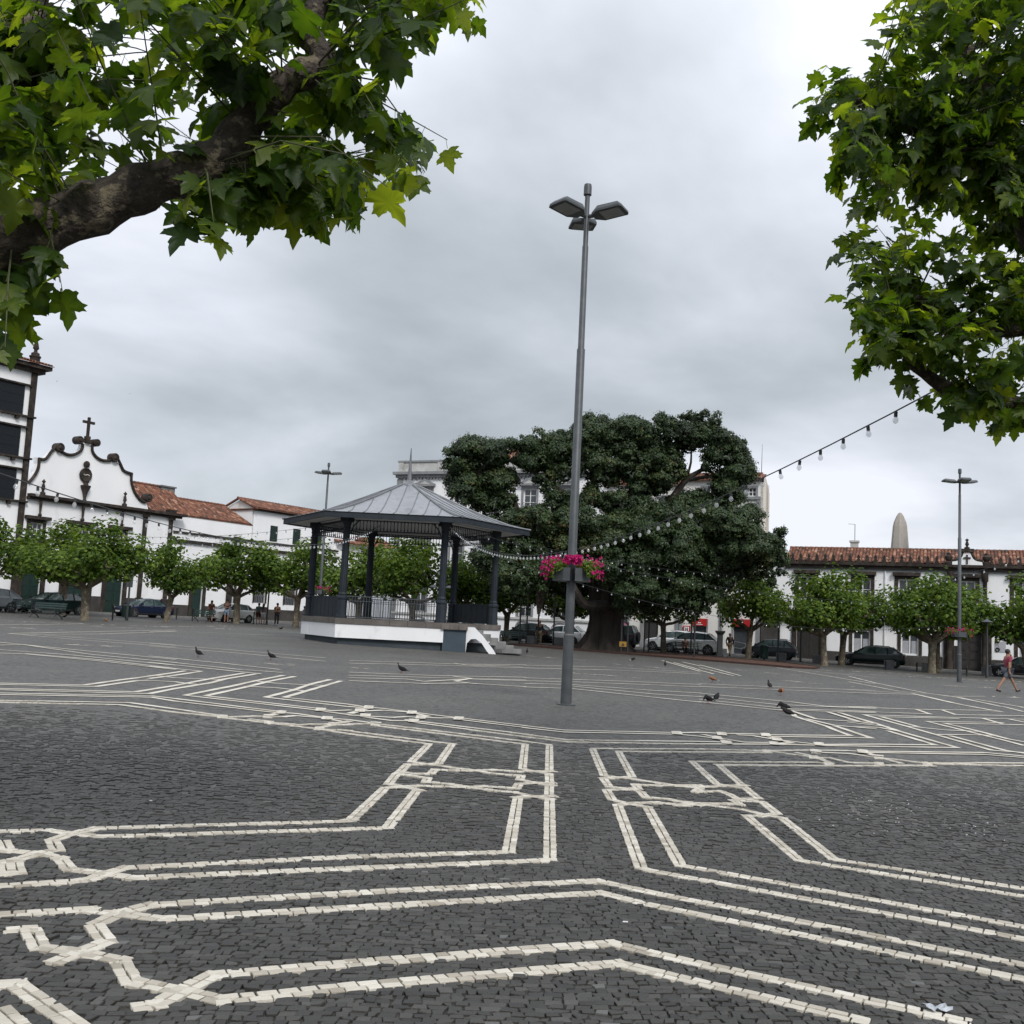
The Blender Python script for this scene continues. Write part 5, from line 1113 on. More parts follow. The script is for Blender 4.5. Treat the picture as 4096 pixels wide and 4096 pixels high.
lamp('tall grey lamp rising behind the zinc bandstand roof', (*LP[2], gz(LP[2][0])), 0, (268, 12, 168))
def flower_mesh(t):
    V = [(0, 0, -0.01)]; T = [0.0]
    for i in range(10): a = R(36 * i); r = 0.034 if i % 2 else 0.024; V.append((r * math.cos(a), r * math.sin(a), 0.012)); T.append(t + random.uniform(-.15, .15))
    return mesh_np('flower', np.array(V), np.array([(0, 1 + i, 1 + (i + 1) % 10) for i in range(10)]), PETAL, np.clip(T, 0, 1))
FLOW = [flower_mesh(t) for t in (0.3, 0.5, 0.7, 0.9)]
def leafcloud(P, N, size, tint, seed=0, fold=0.25, aspect=0.8, simple=False):
    """Many small folded leaves at P, facing N."""
    g = np.random.default_rng(seed); n = len(P); N = N / np.maximum(np.linalg.norm(N, axis=1, keepdims=True), 1e-6)
    A = g.normal(size=(n, 3)); A -= (A * N).sum(1, keepdims=True) * N; A /= np.maximum(np.linalg.norm(A, axis=1, keepdims=True), 1e-6); Bv = np.cross(N, A); s = np.asarray(size).reshape(-1, 1) * np.ones((n, 1))
    V = np.stack([P - A * s * 0.5, P - A * s * 0.1 + Bv * s * 0.5 * aspect - N * s * fold * 0.5, P + A * s * 0.55 - N * s * fold * 0.6, P - A * s * 0.1 - Bv * s * 0.5 * aspect - N * s * fold * 0.5, P + N * s * 0.04], 1).reshape(-1, 3)
    if simple:
        V = V.reshape(n, 5, 3)[:, :4].reshape(-1, 3); b = (np.arange(n) * 4)[:, None]; return V, np.concatenate([b + np.array([[0, 1, 2]]), b + np.array([[0, 2, 3]])]), np.repeat(tint, 4)
    b = (np.arange(n) * 5)[:, None]; F = np.concatenate([b + np.array([[4, 0, 1]]), b + np.array([[4, 1, 2]]), b + np.array([[4, 2, 3]]), b + np.array([[4, 3, 0]])])
    return V, F, np.repeat(tint, 5)
def planter(label, lp, z, nf, singles, base=0.62, rz=0.0):
    t = thing('flower_planter', label, 'planter', (lp[0], lp[1], gz(lp[0]) + z), rz, 'pink petunia planters on the lamp poles')
    for s in (0, 180):
        M_ = Matrix.Rotation(R(s), 4, 'Z'); m = MB(); rings = []
        for zz, r0, r1 in ((-0.10, 0.115, 0.38), (0.16, 0.115, 0.37)):
            rings.append([tuple(M_ @ Vector((r * math.cos(a), r * math.sin(a), zz))) for r, a in [(r0, R(q)) for q in (80, 40, 0, -40, -80)] + [(r1, R(q)) for q in (-82, -60, -30, 0, 30, 60, 82)]])
        m.loft(rings); m.build('pot', POTGREY, t, False, False)
    g = np.random.default_rng(int(nf)); n = nf * 3; a = g.uniform(-58, 238, n) * math.pi / 180 - rz; r = base * (0.55 + 0.42 * np.sqrt(g.random(n))); zz = 0.17 + 0.17 * g.random(n) - np.clip(r - 0.36, 0, 1) * 1.1 * g.random(n)
    P = np.stack([r * np.cos(a), r * np.sin(a), zz], 1); N = np.stack([np.cos(a), np.sin(a), g.uniform(-.2, 1.2, n)], 1)
    V, F, T = leafcloud(P, N, g.uniform(0.05, 0.085, n), g.uniform(0.35, 0.9, n), 3); put('foliage', mesh_np('foliage', V, F, LEAF_MID, T), t)
    a = g.uniform(-90, 270, nf) * math.pi / 180 - rz; rr = base * (0.6 + 0.47 * np.sqrt(g.random(nf))); zz = 0.22 + 0.20 * g.random(nf) - np.clip(rr - 0.36, 0, 1) * 1.25 * g.random(nf)
    fr_ = np.cos(a + rz + math.pi / 2) > 0.80; rr = np.where(fr_, base * g.uniform(.3, .6, nf), rr); zz = np.where(fr_, g.uniform(.24, .40, nf), zz)
    Vs, Fs, Ts, k = [], [], [], 0
    for i in range(nf):
        nrm = Vector((math.cos(a[i]) + g.normal(0, .3), math.sin(a[i]) + g.normal(0, .3), g.uniform(-.2, 1.0))).normalized(); M_ = Matrix.Translation((rr[i] * math.cos(a[i]), rr[i] * math.sin(a[i]), zz[i])) @ nrm.to_track_quat('Z', 'Y').to_matrix().to_4x4() @ Matrix.Scale(g.uniform(0.9, 1.25), 4)
        me = FLOW[i % 4]
        if i < singles: o = put('flower', me, t); o.matrix_local = M_
        else:
            Vs += [tuple(M_ @ v.co) for v in me.vertices]; Fs += [(k, k + 1 + j, k + 1 + (j + 1) % 10) for j in range(10)]; Ts += list(g.uniform(0.2, 1, 11)); k += 11
    if Vs: tag(put('flowers', mesh_np('flowers', np.array(Vs), np.array(Fs), PETAL, Ts), t), kind='stuff')
    return t
planter('large ring of magenta petunias in grey bowls on the lamp pole', LP[0], 2.56, 420, 150, 0.60)
planter('sparse magenta petunias in grey bowls in front of the convent portal', LP[1], 2.35, 90, 40, 0.62, 1.1)
planter('magenta petunias glimpsed between the bandstand columns', LP[2], 2.55, 110, 40, 0.6, 0.6)

# ------------------------------------------------------------------ plane trees of the square
def limb(m, a, b, r0, r1, bend=0.15, n=6, seg=7, seed=None):
    a, b = Vector(a), Vector(b); g = random.Random(seed); off = Vector((g.uniform(-1, 1), g.uniform(-1, 1), g.uniform(-.3, 1))) * (b - a).length * bend; P = []
    for i in range(n + 1): t = i / n; P.append(a.lerp(b, t) + off * math.sin(math.pi * t) + Vector((g.uniform(-1, 1), g.uniform(-1, 1), g.uniform(-1, 1))) * r1 * 0.5 * (0 < i < n))
    m.tube(P, [r0 + (r1 - r0) * (i / n) ** 0.8 + g.uniform(-.06, .10) * r0 for i in range(n + 1)], seg); return P
def plane_proto(seed, rx=2.6, ry=2.6, h0=2.1, top=5.9, trunk=1.75, leaves=4300, lean=(0.1, 0.05), r=0.19):
    """Pollarded plane: trunk, knobbly boughs and a crown of separate leaves around each bough's shoots."""
    g = random.Random(seed); gn = np.random.default_rng(seed); m = MB(); top_t = Vector((lean[0], lean[1], trunk))
    m.tube([(0, 0, -0.15), (0.01, 0, 0.12), (lean[0] * .3, lean[1] * .3, trunk * .35), (lean[0] * .7, lean[1] * .7, trunk * .7), tuple(top_t)], [r * 1.35, r * 1.1, r * 0.98, r * 0.95, r * 1.15], 10)
    tr = m.mesh('trunk', BARK, smooth=True); bo = MB(); tips = []
    nb = 6
    for i in range(nb):
        a = 2 * math.pi * (i + g.uniform(-.25, .25)) / nb; k = g.uniform(0.5, 0.72); e = top_t + Vector((rx * k * math.cos(a), ry * k * math.sin(a), g.uniform(0.4, 1.5))); P = limb(bo, top_t - Vector((0, 0, 0.12)), e, r * 0.62, r * 0.34, 0.12, 5, 7, seed * 31 + i)
        for q in range(3):
            e2 = e + Vector((g.uniform(-1, 1) * rx * .38, g.uniform(-1, 1) * ry * .38, g.uniform(0.25, 1.6))); limb(bo, e, e2, r * 0.26, r * 0.08, 0.1, 3, 5, seed * 77 + i * 5 + q); tips.append(e2)
        tips.append(e)
    tips += [top_t + Vector((g.uniform(-.8, .8), g.uniform(-.8, .8), z)) for z in (1.5, 2.2, 2.8, 3.2)]
    bough = bo.mesh('boughs', BARK, smooth=True)
    n = leaves; C = np.array([tuple(t) for t in tips]); idx = gn.integers(0, len(C), n)
    D = gn.normal(size=(n, 3)); D /= np.linalg.norm(D, axis=1, keepdims=True); rad = gn.uniform(0.35, 1.0, n) ** 0.6 * 0.78
    P = C[idx] + D * rad[:, None] * np.array([1.15, 1.15, 0.95]); shoots = gn.random(n) < 0.08; P[shoots, 2] += gn.uniform(0.15, 0.55, shoots.sum())
    P[:, 2] = np.maximum(P[:, 2], h0 - 0.25 + gn.uniform(0, .5, n)); P[:, 2] = np.where(P[:, 2] > top, top - gn.random(n) * .7, P[:, 2])
    N = D * 0.75 + np.array([0, 0, 0.75]) + gn.normal(0, 0.35, (n, 3)); clump = gn.uniform(-.18, .18, len(C))[idx]
    V, F, T = leafcloud(P, N, gn.uniform(0.15, 0.27, n), np.clip(gn.normal(0.5, 0.22, n) + clump, 0, 1), seed, 0.35, 0.95)
    return tr, bough, mesh_np('crown', V, F, LEAF_MID, T)
PROT = [plane_proto(3), plane_proto(5, 2.5, 2.5, 2.2, 6.0, 1.9, 4200, (-0.12, 0.05)), plane_proto(9, 2.3, 2.3, 2.0, 5.6, 1.6, 3900, (0.22, -0.1)), plane_proto(14, 2.7, 2.7, 2.15, 6.1, 1.8, 4600, (-0.05, 0.1), 0.21)]
def plane_tree(label, x, y, k, rz, s=1.0, sz=1.0, group='plane trees around the square'):
    t = thing('plane_tree', label, 'tree', (x, y, gz(x)), rz, group); t.scale = (s, s, sz)
    for nm, me in zip(('trunk', 'boughs', 'crown'), PROT[k]): put(nm, me, t)
    return t
TR = [(-24.1, 59.1, 3, 0.5, 1.12, 1.05, 'pollarded plane tree with twin trunk beside the long green bench'),
      (-30.2, 70.3, 1, 2.2, 1.15, 1.12, 'plane tree standing close behind the dark car by the chapel'),
      (-22.6, 68.8, 2, 1.4, 0.98, 1.08, 'slim plane tree with peeling trunk between navy saloon and slatted bench'),
      (-20.6, 78.9, 0, 4.0, 1.28, 1.20, 'plane tree in front of the small white hatchback'),
      (-16.2, 79.5, 1, 5.1, 1.25, 1.22, 'plane tree shading the two women near the bandstand'),
      (-32.2, 63.5, 0, 3.0, 1.15, 1.12, 'plane tree at the picture edge over the silver car'),
      (-11.0, 77.0, 3, 0.2, 1.25, 1.25, 'plane tree seen through the bandstand beside the far lamp'),
      (-6.7, 74.0, 1, 1.0, 1.22, 1.30, 'tallest plane tree framed by the bandstand columns'),
      (-2.6, 76.0, 2, 2.0, 1.2, 1.22, 'leaning plane tree behind the bandstand front column'),
      (0.0, 79.0, 0, 4.4, 1.15, 1.15, 'plane tree behind the bandstand steps'),
      (4.9, 77.0, 2, 3.3, 1.1, 1.2, 'plane tree half hidden behind the fig trunk'),
      (11.4, 74.5, 1, 0.9, 1.0, 1.1, 'plane tree with a pale trunk in front of the white crossovers'),
      (17.5, 74.6, 0, 5.6, 1.08, 1.18, 'light green plane tree alone before the corner house'),
      (20.9, 67.8, 3, 0.8, 1.05, 1.14, 'plane tree in front of the carriage door'),
      (23.4, 72.0, 1, 2.6, 1.15, 1.18, 'slanting plane tree beside the black estate car'),
      (27.4, 66.5, 3, 5.0, 1.18, 1.14, 'stout plane tree with flaking trunk before the portal'),
      (29.3, 70.0, 0, 1.9, 1.1, 1.2, 'plane tree behind the stout trunk, reaching the lamp'),
      (34.2, 67.5, 2, 3.6, 1.28, 1.28, 'plane tree at the picture edge above the walking man'),
      (-8.75, 11.3, 2, 1.1, 0.75, 0.85, 'plane tree beside the camera path carrying the festoon')]
for x, y, k, rz, s, sz, lab in TR: plane_tree(lab, x, y, k, rz, s, sz)

# ------------------------------------------------------------------ the great fig tree
FX, FY = 6.4, 66.6
fig = thing('fig_tree', 'huge dark spreading fig tree with buttressed trunk behind the bandstand', 'tree', (FX, FY, gz(FX)))
tk = MB(); rings = []
for z, r, amp in ((-0.2, 2.0, 0.34), (0.15, 1.75, 0.32), (0.6, 1.35, 0.25), (1.2, 1.08, 0.18), (2.0, 0.98, 0.14), (3.0, 1.05, 0.14), (4.2, 1.15, 0.16)):
    rings.append([(FX + (r + amp * math.sin(7 * a + z * .4) + amp * .5 * math.sin(13 * a + 1)) * math.cos(a), FY + (r * .8 + amp * math.sin(7 * a)) * math.sin(a), gz(FX) + z) for a in [2 * math.pi * i / 40 for i in range(40)]])
tk.loft(rings); tk.build('trunk', FIGBARK, fig, True)
FT = [(0,)]
def figpt(px, py, Y):   # a point on the sight line through a place in the crown, Y metres from the camera
    d = CAM_R @ Vector(((px - 2048) / 4107, -(py - 2048) / 4107, -1)); k = Y / d.y; return Vector((0, 0, CAM_H)) + d * k
bm_ = MB(); FB = Vector((FX, FY, 3.2))
def u8(x, y): return 1700 + x * .7764, 1500 + y * .7764
def flimb(pts, r0, r1, n=7):
    r0, r1 = r0 * .72, r1 * .72; P = spline([tuple(p) for p in pts], 4); bm_.tube(P, [r0 + (r1 - r0) * i / (len(P) - 1) + random.uniform(-.03, .03) * r0 for i in range(len(P))], n)
flimb([FB - Vector((0, 0, .9)), figpt(*u8(930, 1190), 65.2), figpt(*u8(820, 1180), 64.5), figpt(*u8(760, 1090), 64), figpt(*u8(700, 980), 64)], 0.55, 0.3)
flimb([FB, figpt(*u8(1060, 900), 67), figpt(*u8(1200, 760), 67), figpt(*u8(1300, 600), 66.5), figpt(*u8(1360, 530), 66.5), figpt(*u8(1450, 470), 66.5), figpt(*u8(1500, 380), 66.5)], 0.6, 0.07)
flimb([figpt(*u8(1330, 570), 66.5), figpt(*u8(1370, 450), 66.4), figpt(*u8(1365, 330), 66.4)], 0.15, 0.05)
flimb([figpt(*u8(1360, 540), 66.5), figpt(*u8(1480, 520), 66), figpt(*u8(1600, 520), 66)], 0.2, 0.07)
flimb([FB, figpt(*u8(1000, 850), 67), figpt(*u8(960, 700), 67), figpt(*u8(880, 600), 67), figpt(*u8(860, 420), 67), figpt(*u8(900, 320), 67)], 0.7, 0.14)
flimb([figpt(*u8(930, 680), 67), figpt(*u8(850, 650), 66), figpt(*u8(700, 600), 66), figpt(*u8(560, 500), 66), figpt(*u8(430, 440), 66)], 0.4, 0.12)
flimb([figpt(*u8(470, 690), 66), figpt(*u8(450, 640), 66), figpt(*u8(330, 560), 66), figpt(*u8(250, 480), 66), figpt(*u8(230, 400), 66)], 0.28, 0.08)
flimb([FB, figpt(*u8(860, 900), 66), figpt(*u8(660, 800), 65.5), figpt(*u8(470, 690), 66)], 0.5, 0.28)
flimb([FB, figpt(*u8(1200, 950), 65), figpt(*u8(1450, 850), 64.5), figpt(*u8(1680, 850), 64.5)], 0.55, 0.15)
flimb([FB - Vector((0, 0, .6)), figpt(*u8(1100, 1120), 64.8), figpt(*u8(1250, 1110), 63.8), figpt(*u8(1400, 1120), 63.4)], 0.4, 0.12)
flimb([figpt(*u8(1020, 660), 67), figpt(*u8(1120, 560), 67), figpt(*u8(1180, 420), 67)], 0.25, 0.1)
bm_.build('boughs', FIGBARK, fig, True)
ar = MB()
for i in range(60):
    p = figpt(*u8(random.choice([random.uniform(440, 640), random.uniform(820, 1040), random.uniform(1250, 1320)]), random.uniform(1000, 1080)), random.uniform(64, 69)); ar.tube([p, p + Vector((random.uniform(-.1, .1), 0, -random.uniform(0.5, 1.5)))], [0.05, 0.008], 4)
for q in (590, 596, 602): p = figpt(*u8(q, 1090), 65.3); ar.tube([p, p - Vector((0, 0, 0.8)), p - Vector((0.05, 0, 1.75))], [0.2, 0.22, 0.03], 6)
ar.build('aerial_roots', BARKDARK, fig)
LOBES = '''230,400,100 150,470,85 330,430,105 230,560,120 380,560,105 330,660,110 450,640,55 420,690,60 200,620,85 120,400,40 200,350,45 290,360,50 390,370,50
500,380,85 600,340,80 560,450,105 680,400,105 700,500,115 620,540,75 640,590,60 690,310,45
850,270,80 950,265,75 1050,280,80 900,370,115 1000,380,115 870,470,110 980,470,115 1100,360,90 1120,450,100 830,240,45 1150,265,30 760,390,90 800,330,80
1240,250,65 1290,320,100 1400,235,60 1490,250,65 1400,330,85 1530,350,85 1600,400,70 1550,430,90 1240,420,80 1630,500,85 1570,540,85 1670,540,50 1180,500,90 1230,550,75 1620,350,40 1340,220,35 1440,480,42 1330,470,34 1290,510,40 1440,205,30 1180,300,60 1300,400,55 1470,400,50
940,540,80 1110,600,80 1180,590,70 1580,630,75 850,560,55 1060,520,80 1500,590,40
420,780,100 560,770,110 700,760,105 840,770,95 960,790,95 620,880,140 480,900,120 780,890,130 930,880,120 350,960,110 450,1040,130 600,1020,125 330,870,60 530,700,50 620,690,45 720,690,60
1080,900,140 1000,1000,140 1150,1000,140 1100,1120,125 1180,1180,105 1050,1190,90 1280,1080,120 1380,1090,130 1460,1140,90 1330,1190,85 1420,1210,65 1240,1170,80
1350,680,110 1250,740,100 1480,720,120 1400,800,150 1560,800,140 1650,760,105 1300,880,140 1500,920,150 1660,900,150 1760,950,105 1830,960,60 1840,815,44 1810,850,50 1320,960,110 1420,1000,110 1500,1030,100 1600,960,120 1560,1080,60 1800,880,60 1700,1010,95 1600,1010,95 1830,1020,45 1790,1070,40 1420,640,70
860,650,90 760,680,80 1000,690,110 1120,710,100 1180,820,130 1050,790,110 700,1080,100 800,1100,90 880,1060,110 560,1100,80 470,1110,75 930,1110,80 1000,640,70 640,1090,80 400,1080,70'''
fg = np.random.default_rng(21); PP, NN, SS, TT = [], [], [], []
LB = [tuple(map(float, q.split(','))) for q in LOBES.split()]; fill = []
for i, (xa, ya, ra) in enumerate(LB):                                   # smaller masses that close the crown between its boughs
    for xb, yb, rb_ in LB[:i]:
        if ya < 740 and yb < 740 and 60 < math.hypot(xa - xb, ya - yb) < 150 and fg.random() < 0.42:
            xm, ym = (xa + xb) / 2 + fg.normal(0, 12), (ya + yb) / 2 + fg.normal(0, 12)
            if math.hypot(xm - 545, ym - 640) > 120 and not (1290 < xm < 1480 and 470 < ym < 640) and not (980 < xm < 1160 and 600 < ym < 700): fill.append('%d,%d,%d' % (xm, ym, fg.uniform(50, 80)))
print('fillers', len(fill))
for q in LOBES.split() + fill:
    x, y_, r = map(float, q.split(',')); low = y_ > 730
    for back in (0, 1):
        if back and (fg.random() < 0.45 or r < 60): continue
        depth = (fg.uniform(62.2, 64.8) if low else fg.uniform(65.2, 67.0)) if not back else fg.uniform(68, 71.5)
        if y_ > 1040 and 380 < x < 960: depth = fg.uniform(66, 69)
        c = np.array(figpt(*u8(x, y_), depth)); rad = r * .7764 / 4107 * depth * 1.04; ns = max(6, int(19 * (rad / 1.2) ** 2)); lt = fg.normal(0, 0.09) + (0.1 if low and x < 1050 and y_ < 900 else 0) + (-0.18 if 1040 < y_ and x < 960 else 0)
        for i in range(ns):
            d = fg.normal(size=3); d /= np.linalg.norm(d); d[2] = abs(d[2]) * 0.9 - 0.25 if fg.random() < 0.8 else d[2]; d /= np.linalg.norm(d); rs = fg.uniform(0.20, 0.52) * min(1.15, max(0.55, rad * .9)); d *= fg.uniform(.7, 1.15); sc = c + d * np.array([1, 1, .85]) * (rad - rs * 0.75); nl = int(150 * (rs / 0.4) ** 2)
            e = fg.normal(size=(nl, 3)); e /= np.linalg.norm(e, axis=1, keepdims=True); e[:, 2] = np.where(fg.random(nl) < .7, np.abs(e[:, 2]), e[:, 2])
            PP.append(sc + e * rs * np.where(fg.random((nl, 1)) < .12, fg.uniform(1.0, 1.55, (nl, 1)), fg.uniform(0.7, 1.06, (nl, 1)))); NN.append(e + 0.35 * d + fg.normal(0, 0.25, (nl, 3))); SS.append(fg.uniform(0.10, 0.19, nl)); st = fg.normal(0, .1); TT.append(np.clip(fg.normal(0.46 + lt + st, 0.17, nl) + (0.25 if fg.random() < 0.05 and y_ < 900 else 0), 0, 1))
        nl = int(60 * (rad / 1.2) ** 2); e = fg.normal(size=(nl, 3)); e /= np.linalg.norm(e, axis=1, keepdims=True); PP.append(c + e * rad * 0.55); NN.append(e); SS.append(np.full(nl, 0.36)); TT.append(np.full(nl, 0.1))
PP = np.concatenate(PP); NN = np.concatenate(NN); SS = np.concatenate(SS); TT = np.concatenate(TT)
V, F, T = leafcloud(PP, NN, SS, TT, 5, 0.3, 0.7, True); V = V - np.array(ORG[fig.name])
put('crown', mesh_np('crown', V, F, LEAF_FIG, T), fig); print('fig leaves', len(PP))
# bed of rust-coloured mulch round it
bedp = [(0.2, 67.2), (2.5, 65.7), (5.5, 64.0), (9.0, 62.0), (12.5, 59.6), (15.8, 57.3), (17.2, 57.6), (18.5, 61), (17.5, 66), (14, 70.2), (9, 72.2), (4, 72.5), (1.2, 70.5)]
bd = thing('planting_bed', 'long raised bed of rust-brown mulch around the fig tree', 'planting bed', (9, 66, gz(9)))
m = MB(); n_ = len(bedp); m.add([(x, y, gz(x) + 0.085) for x, y in bedp], [tuple(range(n_))]); m.build('mulch', MULCH, bd)
m = MB()
for (x0, y0), (x1, y1) in zip(bedp, bedp[1:] + bedp[:1]): 
    u = Vector((x1 - x0, y1 - y0)).normalized(); nn = Vector((u.y, -u.x)) * 0.05
    m.hexa([(x0 + nn.x, y0 + nn.y, gz(x0) - 0.1), (x1 + nn.x, y1 + nn.y, gz(x1) - 0.1), (x1 - nn.x, y1 - nn.y, gz(x1) - 0.1), (x0 - nn.x, y0 - nn.y, gz(x0) - 0.1), (x0 + nn.x, y0 + nn.y, gz(x0) + 0.11), (x1 + nn.x, y1 + nn.y, gz(x1) + 0.11), (x1 - nn.x, y1 - nn.y, gz(x1) + 0.11), (x0 - nn.x, y0 - nn.y, gz(x0) + 0.11)])
m.build('edging', RUST, bd)
SP = [(1.4, 71.0, 3.6), (2.2, 71.6, 3.4), (3.3, 71.8, 3.8), (4.25, 65.5, 3.4), (8.9, 66.5, 3.0), (9.6, 69.5, 2.6), (10.6, 70.5, 2.6), (11.6, 63.6, 2.8), (12.5, 69.8, 2.6), (0.9, 68.6, 3.2), (7.1, 63.6, 2.2), (7.5, 63.7, 2.0)]
SPL = ['leftmost thin dark prop under the fig tree, nearest the bandstand steps', 'thin dark prop beside the standing man under the fig tree', 'thin dark prop in front of the black hatchback tail', 'thin dark prop just beyond the pole of the flowered lamp', 'thin prop touching the fig trunk flank', 'thin prop in front of the grey off-roader door', 'thin prop in front of the off-roader spare wheel', 'thin prop at the mulch edge before the white crossover', 'thin prop in front of the seated figure', 'thin prop behind the bandstand stair foot', 'thin post holding the yellow sign', 'second thin post behind the yellow sign']
for (x, y, h), lab in zip(SP, SPL):
    o = MB().lathe([(0.055, 0), (0.05, h)], (0, 0, 0), 8).build('support_post', IRON, None, True); o.location = (x, y, gz(x) - 0.05); tag(o, lab, 'post', 'props under the fig tree')
ys = MB().box(6.98, 7.42, 63.50, 63.53, gz(7) + 0.45, gz(7) + 0.76).build('warning_sign', YELLOW); tag(ys, 'small yellow warning sign at the foot of the fig tree', 'sign')
m = MB(); m.add([(7.1, 63.49, gz(7) + 0.5), (7.3, 63.49, gz(7) + 0.5), (7.2, 63.49, gz(7) + 0.68)], [(0, 1, 2)]); m.build('pictogram', SIGNBLACK, ys)

# ------------------------------------------------------------------ the two plane trees overhead
half = [(0.03, 0.0), (0.13, -0.06), (0.24, -0.05), (0.30, 0.02), (0.40, 0.0), (0.50, 0.07), (0.41, 0.15), (0.34, 0.22), (0.44, 0.28), (0.50, 0.34), (0.62, 0.39), (0.53, 0.46), (0.56, 0.56), (0.43, 0.55), (0.33, 0.58), (0.23, 0.54), (0.23, 0.64), (0.26, 0.73), (0.16, 0.78), (0.12, 0.88), (0.0, 1.04)]
def near_leaf(seed):
    g = random.Random(seed); out = [(x * g.uniform(.9, 1.08), y) for x, y in half] + [(-x * g.uniform(.9, 1.08), y) for x, y in half[-2::-1]]
    V = [(0, 0.02, 0), (0, 0.42, 0.0)]; cur, fold, tw = g.uniform(.2, .85), g.uniform(0.05, 0.6), g.uniform(-.35, .35)
    for x, y in out: r2 = x * x + (y - .35) ** 2; V.append((x, y, -cur * r2 + fold * abs(x) * .5 + tw * x * y + g.uniform(-.03, .03)))
    V[0] = (0, 0.0, -cur * .12); n = len(out); F = [(1, 2 + i, 2 + (i + 1) % n) for i in range(n)]
    P = np.array([(0.012, 0, 0), (-0.012, 0, 0), (-0.008, -0.45, 0.06), (0.008, -0.45, 0.06)]); V = np.concatenate([np.array(V), P]); k = n + 2
    return V - np.array([0, 0.0, 0]), [np.array(F), np.array([(k, k + 1, k + 2, k + 3)])]
NLV = [near_leaf(i) for i in range(12)]
def vein(LV, ti): q = np.clip(ti + 0.12 * (LV[:, 1] - .4), 0, 1); q[:2] = np.clip(q[:2] + .22, 0, 1); return q
def sight(px, py, Y): return figpt(px, py, Y)
def inpoly(x, y, poly):
    c = False; j = len(poly) - 1
    for i in range(len(poly)):
        if (poly[i][1] > y) != (poly[j][1] > y) and x < (poly[j][0] - poly[i][0]) * (y - poly[i][1]) / (poly[j][1] - poly[i][1]) + poly[i][0]: c = not c
        j = i
    return c
def overhead(name, label, base, limbs, poly, holes, yr, nclus, per, lsize, seed, extra, bark, behind=None):
    """Limbs, twigs that leave them, and big lobed leaves along every twig."""
    g = random.Random(seed); t = thing(name, label, 'tree', base, 0, 'plane trees overhead')
    lm = MB(); nodes = []; org = Vector(base)
    for k, (pts, r0, r1) in enumerate(limbs):
        P = spline([tuple(p) for p in pts], 6); n = len(P); rr = [(r0 + (r1 - r0) * i / (n - 1)) * (1 + 0.10 * math.sin(i * 1.7 + k) + g.uniform(-.05, .07)) for i in range(n)]
        m = MB(); m.tube(P, rr, 14); o = m.build('trunk' if k == 0 else 'limb', bark, t, True); nodes += [(Vector(p), r) for p, r in zip(P, rr)] if k else [(Vector(p), r) for p, r in zip(P, rr) if p[2] > 2.6]
    cl = list(extra); tries = 0
    while len(cl) < nclus + len(extra) and tries < 20000:
        tries += 1; x = g.uniform(min(p[0] for p in poly), max(p[0] for p in poly)); y = g.uniform(min(p[1] for p in poly), max(p[1] for p in poly))
        if inpoly(x, y, poly) and not any(inpoly(x, y, h) for h in holes): cl.append((x, y, g.uniform(*yr) if not (behind and inpoly(x, y, behind)) else g.uniform(5.3, yr[1] + .3)))
    tw = MB(); L_ = []
    for x, y, Y in cl:
        c = sight(x, y, Y); b = min(nodes, key=lambda q: (q[0] - c).length + g.uniform(0, .3))[0]; v = c - b; ln = max(v.length, .15)
        if ln > 1.1: b = c - v * (1.1 / ln); nearest = min(nodes, key=lambda q: (q[0] - b).length)[0]; tw.tube([nearest, (nearest + b) / 2 + Vector((0, 0, .05)), b], [0.009, 0.007, 0.005], 5)
        mid = (b + c) / 2 + Vector((g.uniform(-.1, .1), g.uniform(-.1, .1), g.uniform(0, .12))); tw.tube([b, mid, c], [0.005, 0.004, 0.002], 5); out = (c - b).normalized()
        for i in range(per):
            f = 1 - 0.8 * g.random() ** 1.3; p = (b.lerp(mid, f * 2) if f < .5 else mid.lerp(c, f * 2 - 1)); side = Vector((g.uniform(-1, 1), g.uniform(-1, 1), g.uniform(-.6, .5))); tip = (out * 0.35 + side * 0.8 + Vector((0, 0, -0.55))).normalized()
            nr = (Vector((g.uniform(-.7, .7), g.uniform(-.9, .5), 0.9)) + side * .2); nr = (nr - tip * nr.dot(tip)).normalized(); s = lsize * g.uniform(0.55, 1.15) * (0.7 if f > .93 else 1)
            p = p + tip * s * 0.42; L_.append((p, tip, nr, s, min(1, max(0, g.gauss(0.5, 0.22) + (0.2 if f > .9 else 0)))))
    tw.build('twigs', TWIG, t)
    cr_ = None; pos = np.array([tuple(q[0]) for q in L_]); ok, d = in_frame(pos, 0.0); sz = np.array([q[3] for q in L_]) / np.maximum(d, .1); order = np.argsort(np.where(ok, -sz, 1)); single = set(order[:300][ok[order[:300]]].tolist())
    Vs, F3, F4, Ts, k = [], [], [], [], 0
    mk = {}
    holder = []
    for i, (p, tip, nr, s, ti) in enumerate(L_):
        LV, LF = NLV[i % 12]
        X = tip.cross(nr).normalized(); Mx = np.array([X, tip, nr])
        if i in single:
            key = (i % 12, round(ti * 6)); 
            if key not in mk: mk[key] = mesh_np('leaf', LV, LF, LEAF_NEAR, vein(LV, key[1] / 6), True)
            holder.append((mk[key], Matrix(((X.x, tip.x, nr.x, p.x), (X.y, tip.y, nr.y, p.y), (X.z, tip.z, nr.z, p.z), (0, 0, 0, 1))) @ Matrix.Scale(s, 4)))
        else:
            Vs.append(LV @ Mx * s + np.array(p) - np.array(org)); F3.append(LF[0] + k); F4.append(LF[1] + k); Ts.append(vein(LV, ti)); k += len(LV)
    cr_ = put('crown', mesh_np('crown', np.concatenate(Vs), [np.concatenate(F3), np.concatenate(F4)], LEAF_NEAR, np.concatenate(Ts), True), t); tag(cr_, kind='stuff')
    for me, Mw in holder: o = put('leaf', me, cr_); o.matrix_local = Matrix.Translation(-org) @ Mw
    return t
